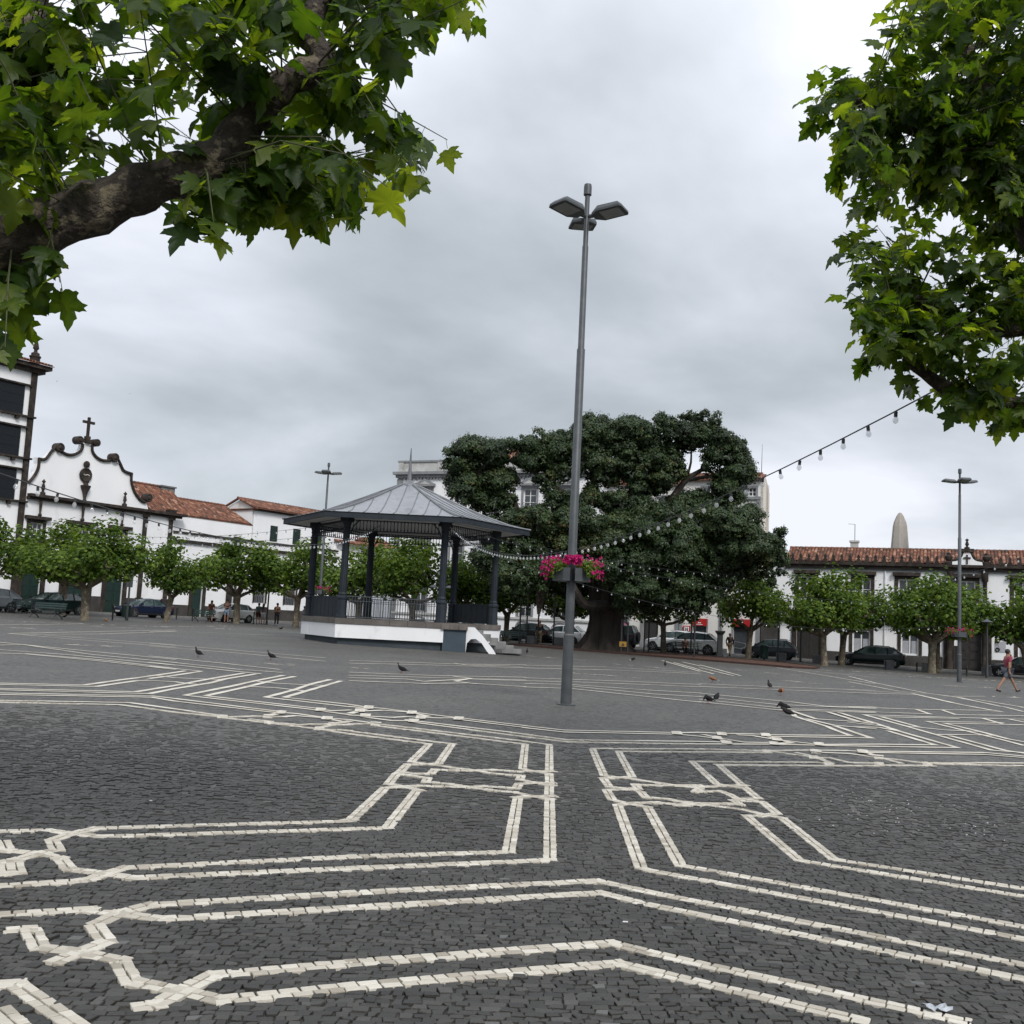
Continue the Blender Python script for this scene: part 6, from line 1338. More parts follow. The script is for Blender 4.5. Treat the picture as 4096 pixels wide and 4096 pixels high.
lb = (-3.3, 4.5, gz(-3.3))
LL = [([(-3.3, 4.5, -0.1), (-3.28, 4.5, 1.2), (-3.2, 4.5, 2.2), (-3.05, 4.52, 2.75)], 0.24, 0.17),
      ([(-3.1, 4.5, 2.6), sight(-250, 1075, 4.55), sight(0, 965, 4.6), sight(330, 850, 4.65), sight(620, 730, 4.7), sight(850, 650, 4.75), sight(1000, 480, 4.8), sight(1130, 340, 4.8), sight(1290, 245, 4.85), sight(1235, 110, 4.85), sight(1330, -100, 4.9), sight(1400, -400, 5.0)], 0.150, 0.035),
      ([sight(820, 660, 4.75), sight(980, 640, 4.9), sight(1120, 640, 5.0), sight(1220, 690, 5.1)], 0.10, 0.06),
      ([(-3.05, 4.5, 2.7), sight(-300, 500, 5.1), sight(-50, 480, 5.4), sight(100, 300, 5.6), sight(150, 0, 5.8), sight(200, -300, 6)], 0.12, 0.05),
      ([(-3.05, 4.5, 2.7), (-3.5, 4.0, 3.6), (-3.9, 3.6, 4.4)], 0.13, 0.05)]
polyL = [(-400, -250), (1900, -250), (1880, 60), (1740, 60), (1660, 150), (1650, 300), (1560, 440), (1500, 520), (1560, 560), (1720, 560), (1730, 680), (1560, 760), (1430, 880), (1250, 890), (1000, 860), (870, 930), (760, 850), (690, 780), (560, 700), (300, 740), (0, 800), (-500, 900)]
holL = [[(440, 40), (600, 10), (730, 150), (740, 420), (650, 580), (500, 640), (400, 580), (430, 330)], [(330, 480), (420, 400), (470, 700), (400, 720)], [(930, 420), (1120, 240), (1250, 60), (1330, 60), (1340, 280), (1160, 400), (980, 540)]]
exL = [(150, 1080, 4.5), (240, 1130, 4.6), (120, 1230, 4.7), (20, 1390, 4.2), (130, 1010, 4.8), (1790, 560, 5.0), (1700, 690, 4.9), (860, 930, 4.3), (1400, 850, 4.6), (1870, 60, 5.2)]
overhead('plane_tree', 'overhanging plane tree with a thick mottled limb and big lobed leaves', lb, LL, polyL, holL, (4.0, 6.2), 240, 8, 0.172, 4, exL, BARKDARK, [(-100, 760), (300, 660), (560, 560), (820, 440), (980, 260), (1120, 100), (1170, -80), (1420, -80), (1430, 330), (1200, 480), (1040, 660), (880, 800), (600, 860), (330, 980), (-100, 1120)])
rbse = (5.9, 9.2, gz(5.9))
RL = [([(5.9, 9.2, -0.15), (5.85, 9.2, 1.4), (5.7, 9.15, 2.7), (5.5, 9.1, 3.5)], 0.27, 0.2),
      ([(5.6, 9.1, 3.2), sight(4230, 1680, 8.9), sight(4000, 1610, 8.8), sight(3800, 1560, 8.7), sight(3620, 1430, 8.6)], 0.13, 0.04),
      ([(5.55, 9.1, 3.4), sight(4250, 1340, 9.0), sight(4000, 1310, 9.1), sight(3830, 1290, 9.2), sight(3640, 1180, 9.3)], 0.14, 0.04),
      ([(5.5, 9.1, 3.4), sight(4150, 950, 9.2), sight(4010, 700, 9.4), sight(3950, 400, 9.6), sight(3850, 150, 9.7), sight(3800, -250, 9.8)], 0.17, 0.05),
      ([sight(4080, 830, 9.3), sight(3900, 640, 9.0), sight(3650, 520, 8.8), sight(3420, 400, 8.7)], 0.09, 0.03),
      ([(5.5, 9.1, 3.4), (6.3, 9.6, 4.4), (6.9, 10.0, 5.6)], 0.16, 0.05)]
polyR = [(3560, -250), (4550, -250), (4550, 1850), (4110, 1720), (3950, 1640), (3800, 1600), (3640, 1470), (3500, 1440), (3420, 1330), (3440, 1200), (3390, 1050), (3360, 900), (3410, 760), (3320, 560), (3290, 420), (3260, 330), (3380, 300), (3500, 270), (3560, 130), (3580, 0)]
holR = [[(3700, 940), (3780, 930), (3790, 1010), (3700, 1020)]]
exR = [(3300, 260, 8.6), (3240, 400, 8.6), (3250, 520, 8.7), (3330, 720, 8.8), (3360, 940, 8.8), (3380, 1160, 8.8), (3470, 1430, 8.7), (3680, 1590, 8.7), (3990, 1680, 8.7), (3560, 20, 9.2)]
overhead('plane_tree', 'dense overhanging plane crown beside the frame holding the festoon end', rbse, RL, polyR, holR, (7.8, 10.4), 520, 9, 0.18, 8, exR, BARKDARK)

# ------------------------------------------------------------------ cars
STY = {  # length, width, height, roof line (x,z) from the windscreen foot to the tail, bonnet height, boot height
 'saloon': dict(L=4.45, W=1.74, H=1.42, bon=0.86, belt=0.93, roof=[(0.98, 0.92), (0.28, 1.36), (-0.35, 1.42), (-0.95, 1.36), (-1.62, 0.98)], tail=0.98, nose=0.66),
 'hatch': dict(L=4.0, W=1.73, H=1.49, bon=0.92, belt=0.98, roof=[(1.02, 0.96), (0.32, 1.42), (-0.4, 1.49), (-1.25, 1.42), (-1.82, 1.02)], tail=1.0, nose=0.70),
 'estate': dict(L=4.75, W=1.80, H=1.48, bon=0.90, belt=0.96, roof=[(1.12, 0.95), (0.38, 1.40), (-0.4, 1.47), (-1.55, 1.42), (-2.15, 1.02)], tail=1.0, nose=0.68),
 'crossover': dict(L=4.45, W=1.84, H=1.64, bon=1.04, belt=1.08, roof=[(1.08, 1.06), (0.38, 1.56), (-0.4, 1.64), (-1.35, 1.56), (-1.98, 1.12)], tail=1.12, nose=0.80),
 'offroader': dict(L=4.2, W=1.80, H=1.80, bon=1.10, belt=1.15, roof=[(0.86, 1.12), (0.42, 1.72), (-0.4, 1.80), (-1.75, 1.77), (-2.0, 1.18)], tail=1.18, nose=0.92)}
def car(label, loc, rz, style, pm, group='parked cars', spare=False, rails=False, note=None):
    S = STY[style]; Ln, Wd, H = S['L'], S['W'], S['H']; t = thing('parked_car', label, 'car', loc, rz, group); hw = Wd / 2; x0, x1 = -Ln / 2, Ln / 2; gc = 0.22 if style != 'offroader' else 0.32
    wf, wr = x1 - 0.83, x0 + 0.78; wrad = 0.32 if style not in ('offroader', 'crossover') else 0.36
    st = [(x0, S['tail'] - 0.14, .84, gc + .18), (x0 + .06, S['tail'] - 0.02, .93, gc + .06), (x0 + .30, S['tail'], .985, gc), (-1.0, S['belt'] + .02, 1.0, gc - .02), (0.2, S['belt'], 1.0, gc - .02), (S['roof'][0][0], S['belt'] - .01, 1.0, gc - .02), (x1 - .75, S['bon'] - .03, .98, gc), (x1 - .25, S['nose'] + .10, .92, gc + .02), (x1 - .04, S['nose'], .80, gc + .08), (x1, S['nose'] - .14, .70, gc + .14)]
    rings = []
    for x, zt, w, zb in st:
        w *= hw; rings.append([(x, -w * .90, zb), (x, -w * .985, zb + .10), (x, -w, (zb + zt) * .52), (x, -w * .965, zt - .07), (x, -w * .86, zt), (x, 0, zt + .03), (x, w * .86, zt), (x, w * .965, zt - .07), (x, w, (zb + zt) * .52), (x, w * .985, zb + .10), (x, w * .90, zb)])
    m = MB(); m.loft(rings); body = autosmooth(m.build('body', pm, t, False, False), 35)
    rf = S['roof']; rings = []
    for i, (x, z) in enumerate(rf):
        e = i in (0, len(rf) - 1); zb = S['belt'] - .06; wt = hw * (.86 if e else .70); zt = z if not e else z + .01
        xb = x + (0 if e else (0.28 if i == 1 else (-0.05 if i == 2 else -0.18))); rings.append([(xb, -hw * .90, zb), (x, -wt, zt - (0 if e else .05)), (x, -wt * .85, zt + (0 if e else .0)), (x, 0, zt + .03), (x, wt * .85, zt), (x, wt, zt - (0 if e else .05)), (xb, hw * .90, zb)])
    m = MB(); m.loft(rings); glass = autosmooth(m.build('windows', CARGLASS, t, False, False), 30)
    m = MB(); V = []
    for x, z in rf[1:-1]:
        wt = hw * .70; V.append([(x, -wt * 1.0, z - .035), (x, -wt * .85, z + .012), (x, 0, z + .042), (x, wt * .85, z + .012), (x, wt * 1.0, z - .035)])
    for i in range(len(V) - 1): m.add(V[i] + V[i + 1], [(k, k + 1, k + 6, k + 5) for k in range(4)])
    autosmooth(m.build('roof', pm, t, False, False), 40)
    pl = MB()
    for s in (-1, 1):
        e = lambda x, z, top: (x, s * hw * ((.885) if not top else .712), z)
        for (xa, za), (xb, zb) in ((rf[0], rf[1]), (rf[-1], rf[-2])): pl.tube([(xa, s * hw * .88, S['belt'] - .02), (xb, s * hw * .715, zb - .03)], [.045, .04], 5)
        for xx in (-0.32,) + ((-1.15,) if style in ('estate', 'crossover', 'offroader', 'hatch') else ()): pl.tube([(xx - .02, s * hw * .905, S['belt'] - .02), (xx, s * hw * .72, H - .075)], .04, 5)
    pl.build('pillars', pm if style != 'crossover' else TRIM, t, False, False)
    for x in (wf, wr):
        for s in (-1, 1):
            Mw = Matrix.Translation((x, s * (hw - .10), wrad)) @ Matrix.Rotation(R(90) * -s, 4, 'X')
            a = MB(); a.lathe([(wrad + .065, -.12), (wrad + .065, .085), (wrad + .02, .095)], n=20, M=Mw); a.build('wheel_arch', TRIM, t, False, False)
            a = MB(); a.lathe([(wrad * .62, -.09), (wrad * .94, -.1), (wrad, -.06), (wrad, .09), (wrad * .94, .115), (wrad * .66, .118), (wrad * .62, .09)], n=22, M=Mw, cap=False); ty = a.build('wheel', TYRE, t, True, False)
            a = MB(); a.lathe([(wrad * .64, -.05), (wrad * .66, .10), (wrad * .60, .112), (wrad * .57, .06), (.02, .05)], n=20, M=Mw)
            for k in range(5): q = R(72 * k); a.hexa([tuple(Mw @ Vector((math.cos(q) * u - math.sin(q) * v, math.sin(q) * u + math.cos(q) * v, w))) for w in (.06, .108) for u, v in ((.03, -.035), (wrad * .6, -.028), (wrad * .6, .028), (.03, .035))])
            a.build('rim', RIM, ty, False, False)
    for s in (-1, 1):
        h = MB(); h.loft([[(x1 - .30, s * hw * .93, S['nose'] - .02), (x1 - .30, s * hw * .93, S['nose'] + .1), (x1 - .42, s * hw * .55, S['nose'] + .13)], [(x1 - .02, s * hw * .74, S['nose'] - .06), (x1 - .04, s * hw * .74, S['nose'] + .01), (x1 - .03, s * hw * .50, S['nose'] + .01)]]); h.build('headlight', HEADLIGHT, t, False, False)
        h = MB(); zt = S['tail']; h.hexa([(x0 - .01, s * hw * .62, zt - .30), (x0 + .18, s * hw * .975, zt - .30), (x0 + .22, s * hw * .90, zt - .28), (x0 + .05, s * hw * .60, zt - .28), (x0 + .02, s * hw * .62, zt - .06), (x0 + .20, s * hw * .96, zt - .06), (x0 + .24, s * hw * .9, zt - .04), (x0 + .08, s * hw * .6, zt - .04)]); h.build('tail_light', TAIL, t, False, False)
        h = MB(); h.cbox((rf[0][0] - .12, s * (hw + .07), S['belt'] + .07), .12, .2, .13); h.build('mirror', pm, t, False, False)
        for xx in (-.05, -.95): MB().cbox((xx, s * (hw + .003), S['belt'] - .13), .16, .03, .025).build('door_handle', pm if pm not in (P_BLACK, P_BLUE) else RIM, t, False, False)
        MB().cbox((0.0, s * (hw * .985), gc + .08), 2.0, .05, .10).build('sill', TRIM, t, False, False)
        if rails: MB().tube([(.1, s * hw * .66, H + .0), (-.3, s * hw * .66, H + .05), (-1.2, s * hw * .66, H + .02), (-1.4, s * hw * .66, H - .06)], .018, 5).build('roof_rail', TRIM, t, False, False)
    gr = MB(); gr.cbox((x1 - .02, 0, S['nose'] - .20), .08, hw * 1.0, .13); gr.build('grille', TRIM, t, False, False)
    for x, s in ((x1 + .012, 1), (x0 - .012, -1)): MB().cbox((x + .0, 0, gc + .22 if s > 0 else S['tail'] - .38), .02, .5, .11).build('number_plate', PLATE, t, False, False)
    if spare:
        Mw = Matrix.Translation((x0 - .06, 0.1, 0.95)) @ Matrix.Rotation(R(90), 4, 'Y'); a = MB(); a.lathe([(.02, -.1), (.36, -.1), (.38, 0), (.36, .1), (.02, .1)], n=20, M=Mw); a.build('spare_wheel', TYRE, t, True, False)
    return t
def face(fr, sgn=1): return math.atan2(fr.u.y * sgn, fr.u.x * sgn)
def on(fr, t, d): return fr.g(t, d)
wz = face(W); lz = face(L)
car('silver hatchback at the picture edge, only its tail showing', (*on(W, -7.4, 8.0)[:2], on(W, -7.4, 8.0)[2]), wz + math.pi, 'hatch', P_SILVER)
car('black estate behind the twin plane trunks, bonnet towards the chapel doors', on(W, -2.3, 7.2), wz + math.pi, 'estate', P_GREEN)
car('dark navy saloon parked before the chapel corner', on(W, 5.9, 6.2), wz + math.pi, 'saloon', P_BLUE)
car('small white hatchback beside the walking couple', on(W, 12.4, 8.4), wz + math.pi, 'hatch', P_WHITE)
car('white hatchback farthest off, behind the bandstand steps', on(L, 8.2, 4.4), lz, 'hatch', P_WHITE)
car('black hatchback with red tail light behind the fig tree props', on(L, 13.7, 7.4), lz + math.pi, 'hatch', P_BLACK)
car('white hatchback half hidden by the flowered lamp pole', on(L, 16.2, 6.2), lz + math.pi, 'hatch', P_WHITE)
car('dark grey off-roader with a spare wheel beside the fig trunk', on(L, 20.7, 7.4), lz + math.pi, 'offroader', P_GREY, spare=True)
car('white crossover with roof rails nearer the red H sign', on(L, 25.0, 5.0), lz + math.pi, 'crossover', P_WHITE, rails=True)
car('pearl white crossover behind the seated figure', on(L, 26.9, 7.2), lz + math.pi, 'crossover', P_WHITE)
car('dark grey hatchback with a paper in its window by the corner house', on(L, 32.4, 5.2), lz + math.pi, 'hatch', P_GREY, rails=True)
car('long black estate car in front of the convent windows', on(L, 39.6, 5.6), lz + math.pi, 'estate', P_GREEN, rails=True)
car('black saloon behind the walking man', on(L, 49.3, 6.0), lz + math.pi, 'saloon', P_BLACK)

# ------------------------------------------------------------------ people
SKIN = mat('skin', (0.42, 0.24, 0.16), (0.36, 0.20, 0.13), 12, 0.6); SKIN2 = mat('tanned_skin', (0.34, 0.18, 0.115), (0.29, 0.15, 0.095), 12, 0.6)
HAIRD = mat('dark_hair', (0.014, 0.010, 0.008), (0.028, 0.020, 0.015), 30, 0.55); HAIRB = mat('brown_hair', (0.06, 0.034, 0.02), (0.09, 0.05, 0.03), 30, 0.55); HAIRG = mat('grey_hair', (0.25, 0.24, 0.23), (0.18, 0.17, 0.16), 30, 0.6)
CL = {}
def cloth(n, c):
    if n not in CL: CL[n] = mat(n + '_cloth', c, tuple(k * .75 for k in c), 14, 0.85, 0.3, 60)
    return CL[n]
def skinned(name, pts, edges, radii, material, parent, sub=1):
    me = bpy.data.meshes.new(name); me.from_pydata([tuple(p) for p in pts], edges, []); o = bpy.data.objects.new(name, me); COL.objects.link(o)
    sk = o.modifiers.new('skin', 'SKIN'); sk.use_smooth_shade = True
    for i, v in enumerate(me.skin_vertices[0].data): v.radius = (radii[i], radii[i]) if not hasattr(radii[i], '__len__') else radii[i]; v.use_root = (i == 0)
    ss = o.modifiers.new('sub', 'SUBSURF'); ss.levels = sub; ss.render_levels = sub
    me.materials.append(material); dg = bpy.context.evaluated_depsgraph_get(); m2 = bpy.data.meshes.new_from_object(o.evaluated_get(dg)); bpy.data.objects.remove(o); m2.name = name
    if not m2.materials: m2.materials.append(material)
    return put(name, m2, parent)
def person(label, loc, rz, pose='stand', h=1.7, top='black', bottom='black', long_top=False, shorts=False, skirt=False, hair='short', hm=HAIRD, skin=SKIN, shoes=None, group='people in the square', bag=None, sleeves=False):
    """Facing +X. Joints first, then one continuous body; clothes and hair are separate shells over it."""
    t = thing('person', label, 'person', loc, rz, group); k = h / 1.75; V = lambda x, y, z: Vector((x, y, z)) * k
    P = dict(pel=V(0, 0, .95), wai=V(0, 0, 1.10), che=V(0.01, 0, 1.30), nec=V(0, 0, 1.47), hb=V(.015, 0, 1.56), ht=V(.02, 0, 1.69))
    for s, n in ((1, 'l'), (-1, 'r')):
        P['hip' + n] = V(0, .10 * s, .90); P['kne' + n] = V(.02, .11 * s, .50); P['ank' + n] = V(-.02, .11 * s, .09); P['toe' + n] = V(.15, .13 * s, .035)
        P['sho' + n] = V(0, .19 * s, 1.41); P['elb' + n] = V(-.02, .24 * s, 1.13); P['wri' + n] = V(.06, .25 * s, .88); P['han' + n] = V(.08, .25 * s, .79)
    if pose == 'walk':
        for n, a in (('l', 1), ('r', -1)):
            s = 1 if n == 'l' else -1
            P['kne' + n] = V(.20 * a + .03, .10 * s, .51); P['ank' + n] = V(.40 * a - .02, .10 * s, .10 if a > 0 else .13); P['toe' + n] = V(.40 * a + .15, .11 * s, .075 if a > 0 else .03)
            P['elb' + n] = V(-.10 * a - .03, .25 * s, 1.15); P['wri' + n] = V(-.08 * a + .06, .25 * s, .91); P['han' + n] = V(-.08 * a + .09, .25 * s, .82)
    if pose == 'walk_phone':
        for n, a in (('l', 1), ('r', -1)):
            s = 1 if n == 'l' else -1
            P['kne' + n] = V(.24 * a, .10 * s, .53); P['ank' + n] = V(.50 * a - .04, .10 * s, .11 if a > 0 else .13); P['toe' + n] = V(.50 * a + .13, .11 * s, .10 if a > 0 else .04)
        P['elbr'] = V(-.10, -.25, 1.13); P['wrir'] = V(-.10, -.25, .88); P['hanr'] = V(-.08, -.25, .79); P['elbl'] = V(.14, .24, 1.16); P['wril'] = V(.24, .14, 1.40); P['hanl'] = V(.20, .09, 1.48)
    if pose == 'arms_front':
        for n in 'lr': s = 1 if n == 'l' else -1; P['elb' + n] = V(.0, .25 * s, 1.14); P['wri' + n] = V(.20, .10 * s, 1.12); P['han' + n] = V(.26, .04 * s, 1.13)
    if pose == 'sit':
        d = Vector((0, 0, -.47 * k))
        for q in ('pel', 'wai', 'che', 'nec', 'hb', 'ht'): P[q] += d
        for n in 'lr':
            s = 1 if n == 'l' else -1
            for q in ('hip', 'sho', 'elb', 'wri', 'han'): P[q + n] += d
            P['kne' + n] = V(.44, .13 * s, .46); P['ank' + n] = V(.40, .13 * s, .09); P['toe' + n] = V(.56, .14 * s, .04); P['elb' + n] = V(.08, .24 * s, .70); P['wri' + n] = V(.28, .14 * s, .60); P['han' + n] = V(.36, .11 * s, .56)
    names, idx = [], {}
    def seq(keys, R_): return [(q, r * k) for q, r in zip(keys, R_)]
    rad = dict(pel=.135, wai=.12, che=.14, nec=.058, hb=.085, ht=.075, hip=.088, kne=.058, ank=.040, toe=.032, sho=.062, elb=.043, wri=.029, han=.034)
    keys = list(P); ix = {q: i for i, q in enumerate(keys)}; E = [('pel', 'wai'), ('wai', 'che'), ('che', 'nec'), ('nec', 'hb'), ('hb', 'ht')]
    for n in 'lr': E += [('pel', 'hip' + n), ('hip' + n, 'kne' + n), ('kne' + n, 'ank' + n), ('ank' + n, 'toe' + n), ('che', 'sho' + n), ('sho' + n, 'elb' + n), ('elb' + n, 'wri' + n), ('wri' + n, 'han' + n)]
    pts = [P[q] for q in keys]; rr = [rad[q if q in rad else q[:-1]] * k for q in keys]; ed = [(ix[a], ix[b]) for a, b in E]
    for n in 'lr':                                                        # four fingers and a thumb on each hand
        hd = P['han' + n]; d = (hd - P['wri' + n]).normalized(); sd = d.cross(Vector((1, 0, 0.3))).normalized()
        for j, (o_, ln) in enumerate(((-.026, .065), (-.009, .078), (.009, .075), (.026, .06), (.045, .045))):
            b0 = len(pts); base = hd + sd * o_ * k + d * .02 * k; pts += [base + d * ln * .5 * k + (sd * .02 if j == 4 else Vector((.005, 0, 0))), base + d * ln * k + Vector((.014, 0, 0)) * k]; rr += [.0095 * k, .0075 * k]; ed += [(ix['han' + n], b0), (b0, b0 + 1)]
    skinned('body', pts, ed, rr, skin, t)
    def shell(name, ks, es, grow, material, over={}):
        kk = {q: i for i, q in enumerate(ks)}; return skinned(name, [over.get(q, P[q]) for q in ks], [(kk[a], kk[b]) for a, b in es], [(rad[q if q in rad else q[:-1]] + grow) * k for q in ks], material, t)
    ta = ['pel', 'wai', 'che', 'shol', 'shor', 'elbl', 'elbr']; te = [('pel', 'wai'), ('wai', 'che'), ('che', 'shol'), ('che', 'shor'), ('shol', 'elbl'), ('shor', 'elbr')]
    ov = {} if sleeves else {q: P['sho' + q[-1]].lerp(P[q], .75) for q in ('elbl', 'elbr')}
    if sleeves: ta += ['wril', 'wrir']; te += [('elbl', 'wril'), ('elbr', 'wrir')]
    shell('shirt', ta, te, .017, cloth(top, TOPS[top]), ov)
    la = ['pel', 'hipl', 'hipr', 'knel', 'kner']; le = [('pel', 'hipl'), ('pel', 'hipr'), ('hipl', 'knel'), ('hipr', 'kner')]; lv = {}
    if shorts: lv = {q: P['hip' + q[-1]].lerp(P[q], .92) for q in ('knel', 'kner')}
    else: la += ['ankl', 'ankr']; le += [('knel', 'ankl'), ('kner', 'ankr')]
    shell('trousers', la, le, .022 if not shorts else .032, cloth(bottom, TOPS[bottom]), lv)
    sm = shoes or cloth('dark_shoe', (.02, .02, .02))
    for n in 'lr':
        a, b_ = P['ank' + n], P['toe' + n]; skinned('shoe', [a + Vector((-.05 * k, 0, -.035 * k)), a.lerp(b_, .5) + Vector((0, 0, -.01)), b_], [(0, 1), (1, 2)], [.047 * k, .045 * k, .037 * k], sm, t)
    hc = P['hb'].lerp(P['ht'], .62) + Vector((-.022 * k, 0, .03 * k))
    m = MB(); m.lathe([(.02, .098), (.062, .085), (.092, .05), (.104, .0), (.098, -.05), (.08, -.09)], n=12, M=Matrix.Translation(hc) @ Matrix.Rotation(R(-14), 4, 'Y') @ Matrix.Scale(k * .98, 4)); m.build('hair', hm, t, True, False)
    if hair == 'long': m = MB(); m.tube([hc + Vector((-.03, 0, .05)) * k, hc + Vector((-.085, 0, -.06)) * k, hc + Vector((-.10, 0, -.26)) * k, hc + Vector((-.09, 0, -.42)) * k], [.07 * k, .10 * k, .09 * k, .04 * k], 8); m.build('hair', hm, t, True, False)
    fx = P['hb'].lerp(P['ht'], .45) + Vector((.088 * k, 0, 0))
    m = MB(); m.tube([fx + Vector((-.01, 0, .012 * k)), fx + Vector((.022 * k, 0, -.018 * k))], [.008 * k, .014 * k], 5); m.build('nose', skin, t, True, False)
    for s in (-1, 1):
        MB().cbox(tuple(fx + Vector((-.010, s * .033, .016)) * k), .012 * k, .022 * k, .009 * k).build('eye', SIGNBLACK, t, False, False)
        MB().cbox(tuple(P['hb'].lerp(P['ht'], .4) + Vector((-.005, s * .088, 0)) * k), .035 * k, .016 * k, .05 * k).build('ear', skin, t, False, False)
    MB().cbox(tuple(fx + Vector((-.008, 0, -.045)) * k), .012 * k, .042 * k, .008 * k).build('mouth', cloth('lip', (.22, .07, .06)), t, False, False)
    return t
TOPS = dict(black=(.014, .014, .016), rust=(.16, .035, .02), navy=(.018, .026, .06), lightblue=(.25, .32, .42), teal=(.06, .16, .17), mauve=(.16, .14, .20), white=(.62, .62, .64), cream=(.45, .40, .36), pinkstripe=(.38, .20, .20), jeans=(.07, .13, .24), darkred=(.27, .045, .075), greyshort=(.11, .12, .14), beige=(.36, .26, .15), darkjacket=(.022, .026, .034), brown=(.09, .055, .04), red=(.42, .03, .03), maroon=(.08, .015, .015))
def gp(x, y): return (x, y, gz(x))
person('man in dark red t-shirt and grey shorts striding with a hand at his mouth', gp(20.6, 42.4), R(8), 'walk_phone', 1.76, 'darkred', 'greyshort', shorts=True, skin=SKIN2, shoes=cloth('dark_shoe', (.02, .02, .02)))
person('woman with long hair in a rust top walking by the slatted bench', gp(-22.6, 79.0), R(-75), 'walk', 1.62, 'rust', 'maroon', shorts=True, hair='long', skin=SKIN2)
person('man in navy t-shirt and pale blue shorts beside the long-haired woman', gp(-21.3, 78.6), R(-80), 'arms_front', 1.78, 'navy', 'lightblue', shorts=True, skin=SKIN2)
person('person in teal seen from behind next to the white hatchback tail', gp(-19.65, 81.8), R(95), 'stand', 1.66, 'teal', 'maroon', shorts=True, hm=HAIRD)
person('woman with a mauve top and white shorts against the thin post', gp(-19.2, 81.5), R(80), 'arms_front', 1.64, 'mauve', 'white', shorts=True, hair='long', hm=HAIRB)
person('man all in black with white shoes leaning before the stone dado', gp(-18.1, 81.4), R(-60), 'arms_front', 1.75, 'black', 'black', skin=SKIN2, shoes=cloth('white_shoe', (.7, .7, .7)))
person('woman in pink striped top and jeans carrying a dark bag', gp(-16.45, 80.8), R(-100), 'stand', 1.62, 'pinkstripe', 'jeans', hair='long')
person('woman in a white blouse at the bandstand corner', gp(-16.0, 81.6), R(-20), 'arms_front', 1.65, 'white', 'white', hair='short', hm=HAIRB, sleeves=True)
person('bald man in dark clothes standing among the fig tree props', gp(2.35, 72.9), R(-100), 'stand', 1.74, 'darkjacket', 'beige', hm=SKIN2, skin=SKIN2, sleeves=True)
person('man in a dark jacket and beige trousers walking away to the shops', (*on(L, 29.5, 5.6)[:2], on(L, 29.5, 5.6)[2]), R(60), 'walk', 1.72, 'darkjacket', 'beige', hm=HAIRG, sleeves=True)
person('seated figure in brown on the bench before the white crossovers', gp(12.6, 72.6), R(-90), 'sit', 1.68, 'brown', 'black', hm=HAIRB, sleeves=True)
person('seated figure in cream behind the bandstand railing', gp(-2.9, 71.0), R(180), 'sit', 1.7, 'cream', 'brown', skin=SKIN2)
person('small figure in red beyond the bandstand railing', gp(-5.6, 82.5), R(-90), 'stand', 1.5, 'red', 'jeans', hm=HAIRB)

# ------------------------------------------------------------------ benches, bollards, blocks, posts
def bench(label, x, y, rz, ln=2.1, back=True):
    t = thing('bench', label, 'bench', gp(x, y), rz, 'green slatted benches')
    for i in range(4): MB().box(-ln / 2, ln / 2, -.22 + i * .115, -.13 + i * .115, .43, .46).build('seat_slat', BENCHGREEN, t, False, False)
    if back:
        for i in range(3): MB().hexa([(-ln / 2, .24 + i * .03, .56 + i * .12), (ln / 2, .24 + i * .03, .56 + i * .12), (ln / 2, .27 + i * .03, .56 + i * .12), (-ln / 2, .27 + i * .03, .56 + i * .12), (-ln / 2, .26 + i * .03, .65 + i * .12), (ln / 2, .26 + i * .03, .65 + i * .12), (ln / 2, .29 + i * .03, .65 + i * .12), (-ln / 2, .29 + i * .03, .65 + i * .12)]).build('back_slat', BENCHGREEN, t, False, False)
    for s in (-1, 1):
        m = MB(); X = s * (ln / 2 - .32)
        m.tube([(X, -.30, 0), (X, -.18, .16), (X, -.02, .26), (X, -.16, .42)], .03, 6); m.tube([(X, .34, 0), (X, .2, .16), (X, .02, .26), (X, .2, .42)], .03, 6); m.tube([(X, -.22, .42), (X, .24, .42)], .03, 6)
        if back: m.tube([(X, .2, .42), (X, .30, .75), (X, .34, .92)], .028, 6); m.tube([(X, -.2, .44), (X, -.2, .64), (X, .26, .66)], .022, 6)
        m.build('leg', IRON, t, False, False)
    return t
bench('long green slatted bench in front of the dark estate', -25.8, 57.9, R(-28), 2.6)
bench('green slatted bench near the walking couple', -22.2, 75.4, R(-28), 2.0)
bench('dark bench where the seated figure in brown rests', 12.8, 72.9, R(2), 2.2)
bench('dark bench behind the bandstand where the cream figure sits', -2.4, 71.2, R(90), 2.0)
bench('green bench by the silver car tail', -30.6, 64.6, R(-28), 1.8)
bench('low dark bench beside the bandstand steps', 0.4, 70.0, R(-20), 1.9)
def block(label, x, y, s=0.62, rz=-.4):
    m = MB(); m.loft([[(a * s / 2 * q, b_ * s / 2 * q, z) for a, b_ in ((-1, -1), (1, -1), (1, 1), (-1, 1))] for z, q in ((-.1, 1), (s * .9, 1), (s * .95, .93))]); o = m.build('concrete_block', CONCRETE); o.location = (x, y, gz(x)); o.rotation_euler = (0, 0, rz); tag(o, label, 'block', 'concrete cube blocks')
for lab, x, y in (('concrete cube block before the carriage door', 22.2, 73.6), ('concrete cube block in front of the black estate wheel', 26.2, 70.6), ('concrete cube block in front of the black estate tail', 28.6, 70.2), ('concrete cube block beside the grey hatchback wheel', 19.3, 72.4), ('concrete cube block at the foot of the portal column', 32.4, 69.6), ('concrete cube block behind the dark ticket pillar', 15.6, 74.6), ('concrete cube block beneath the black hatchback', 1.9, 75.6), ('concrete cube block beside the half hidden white hatchback', 3.8, 75.6)): block(lab, x, y)
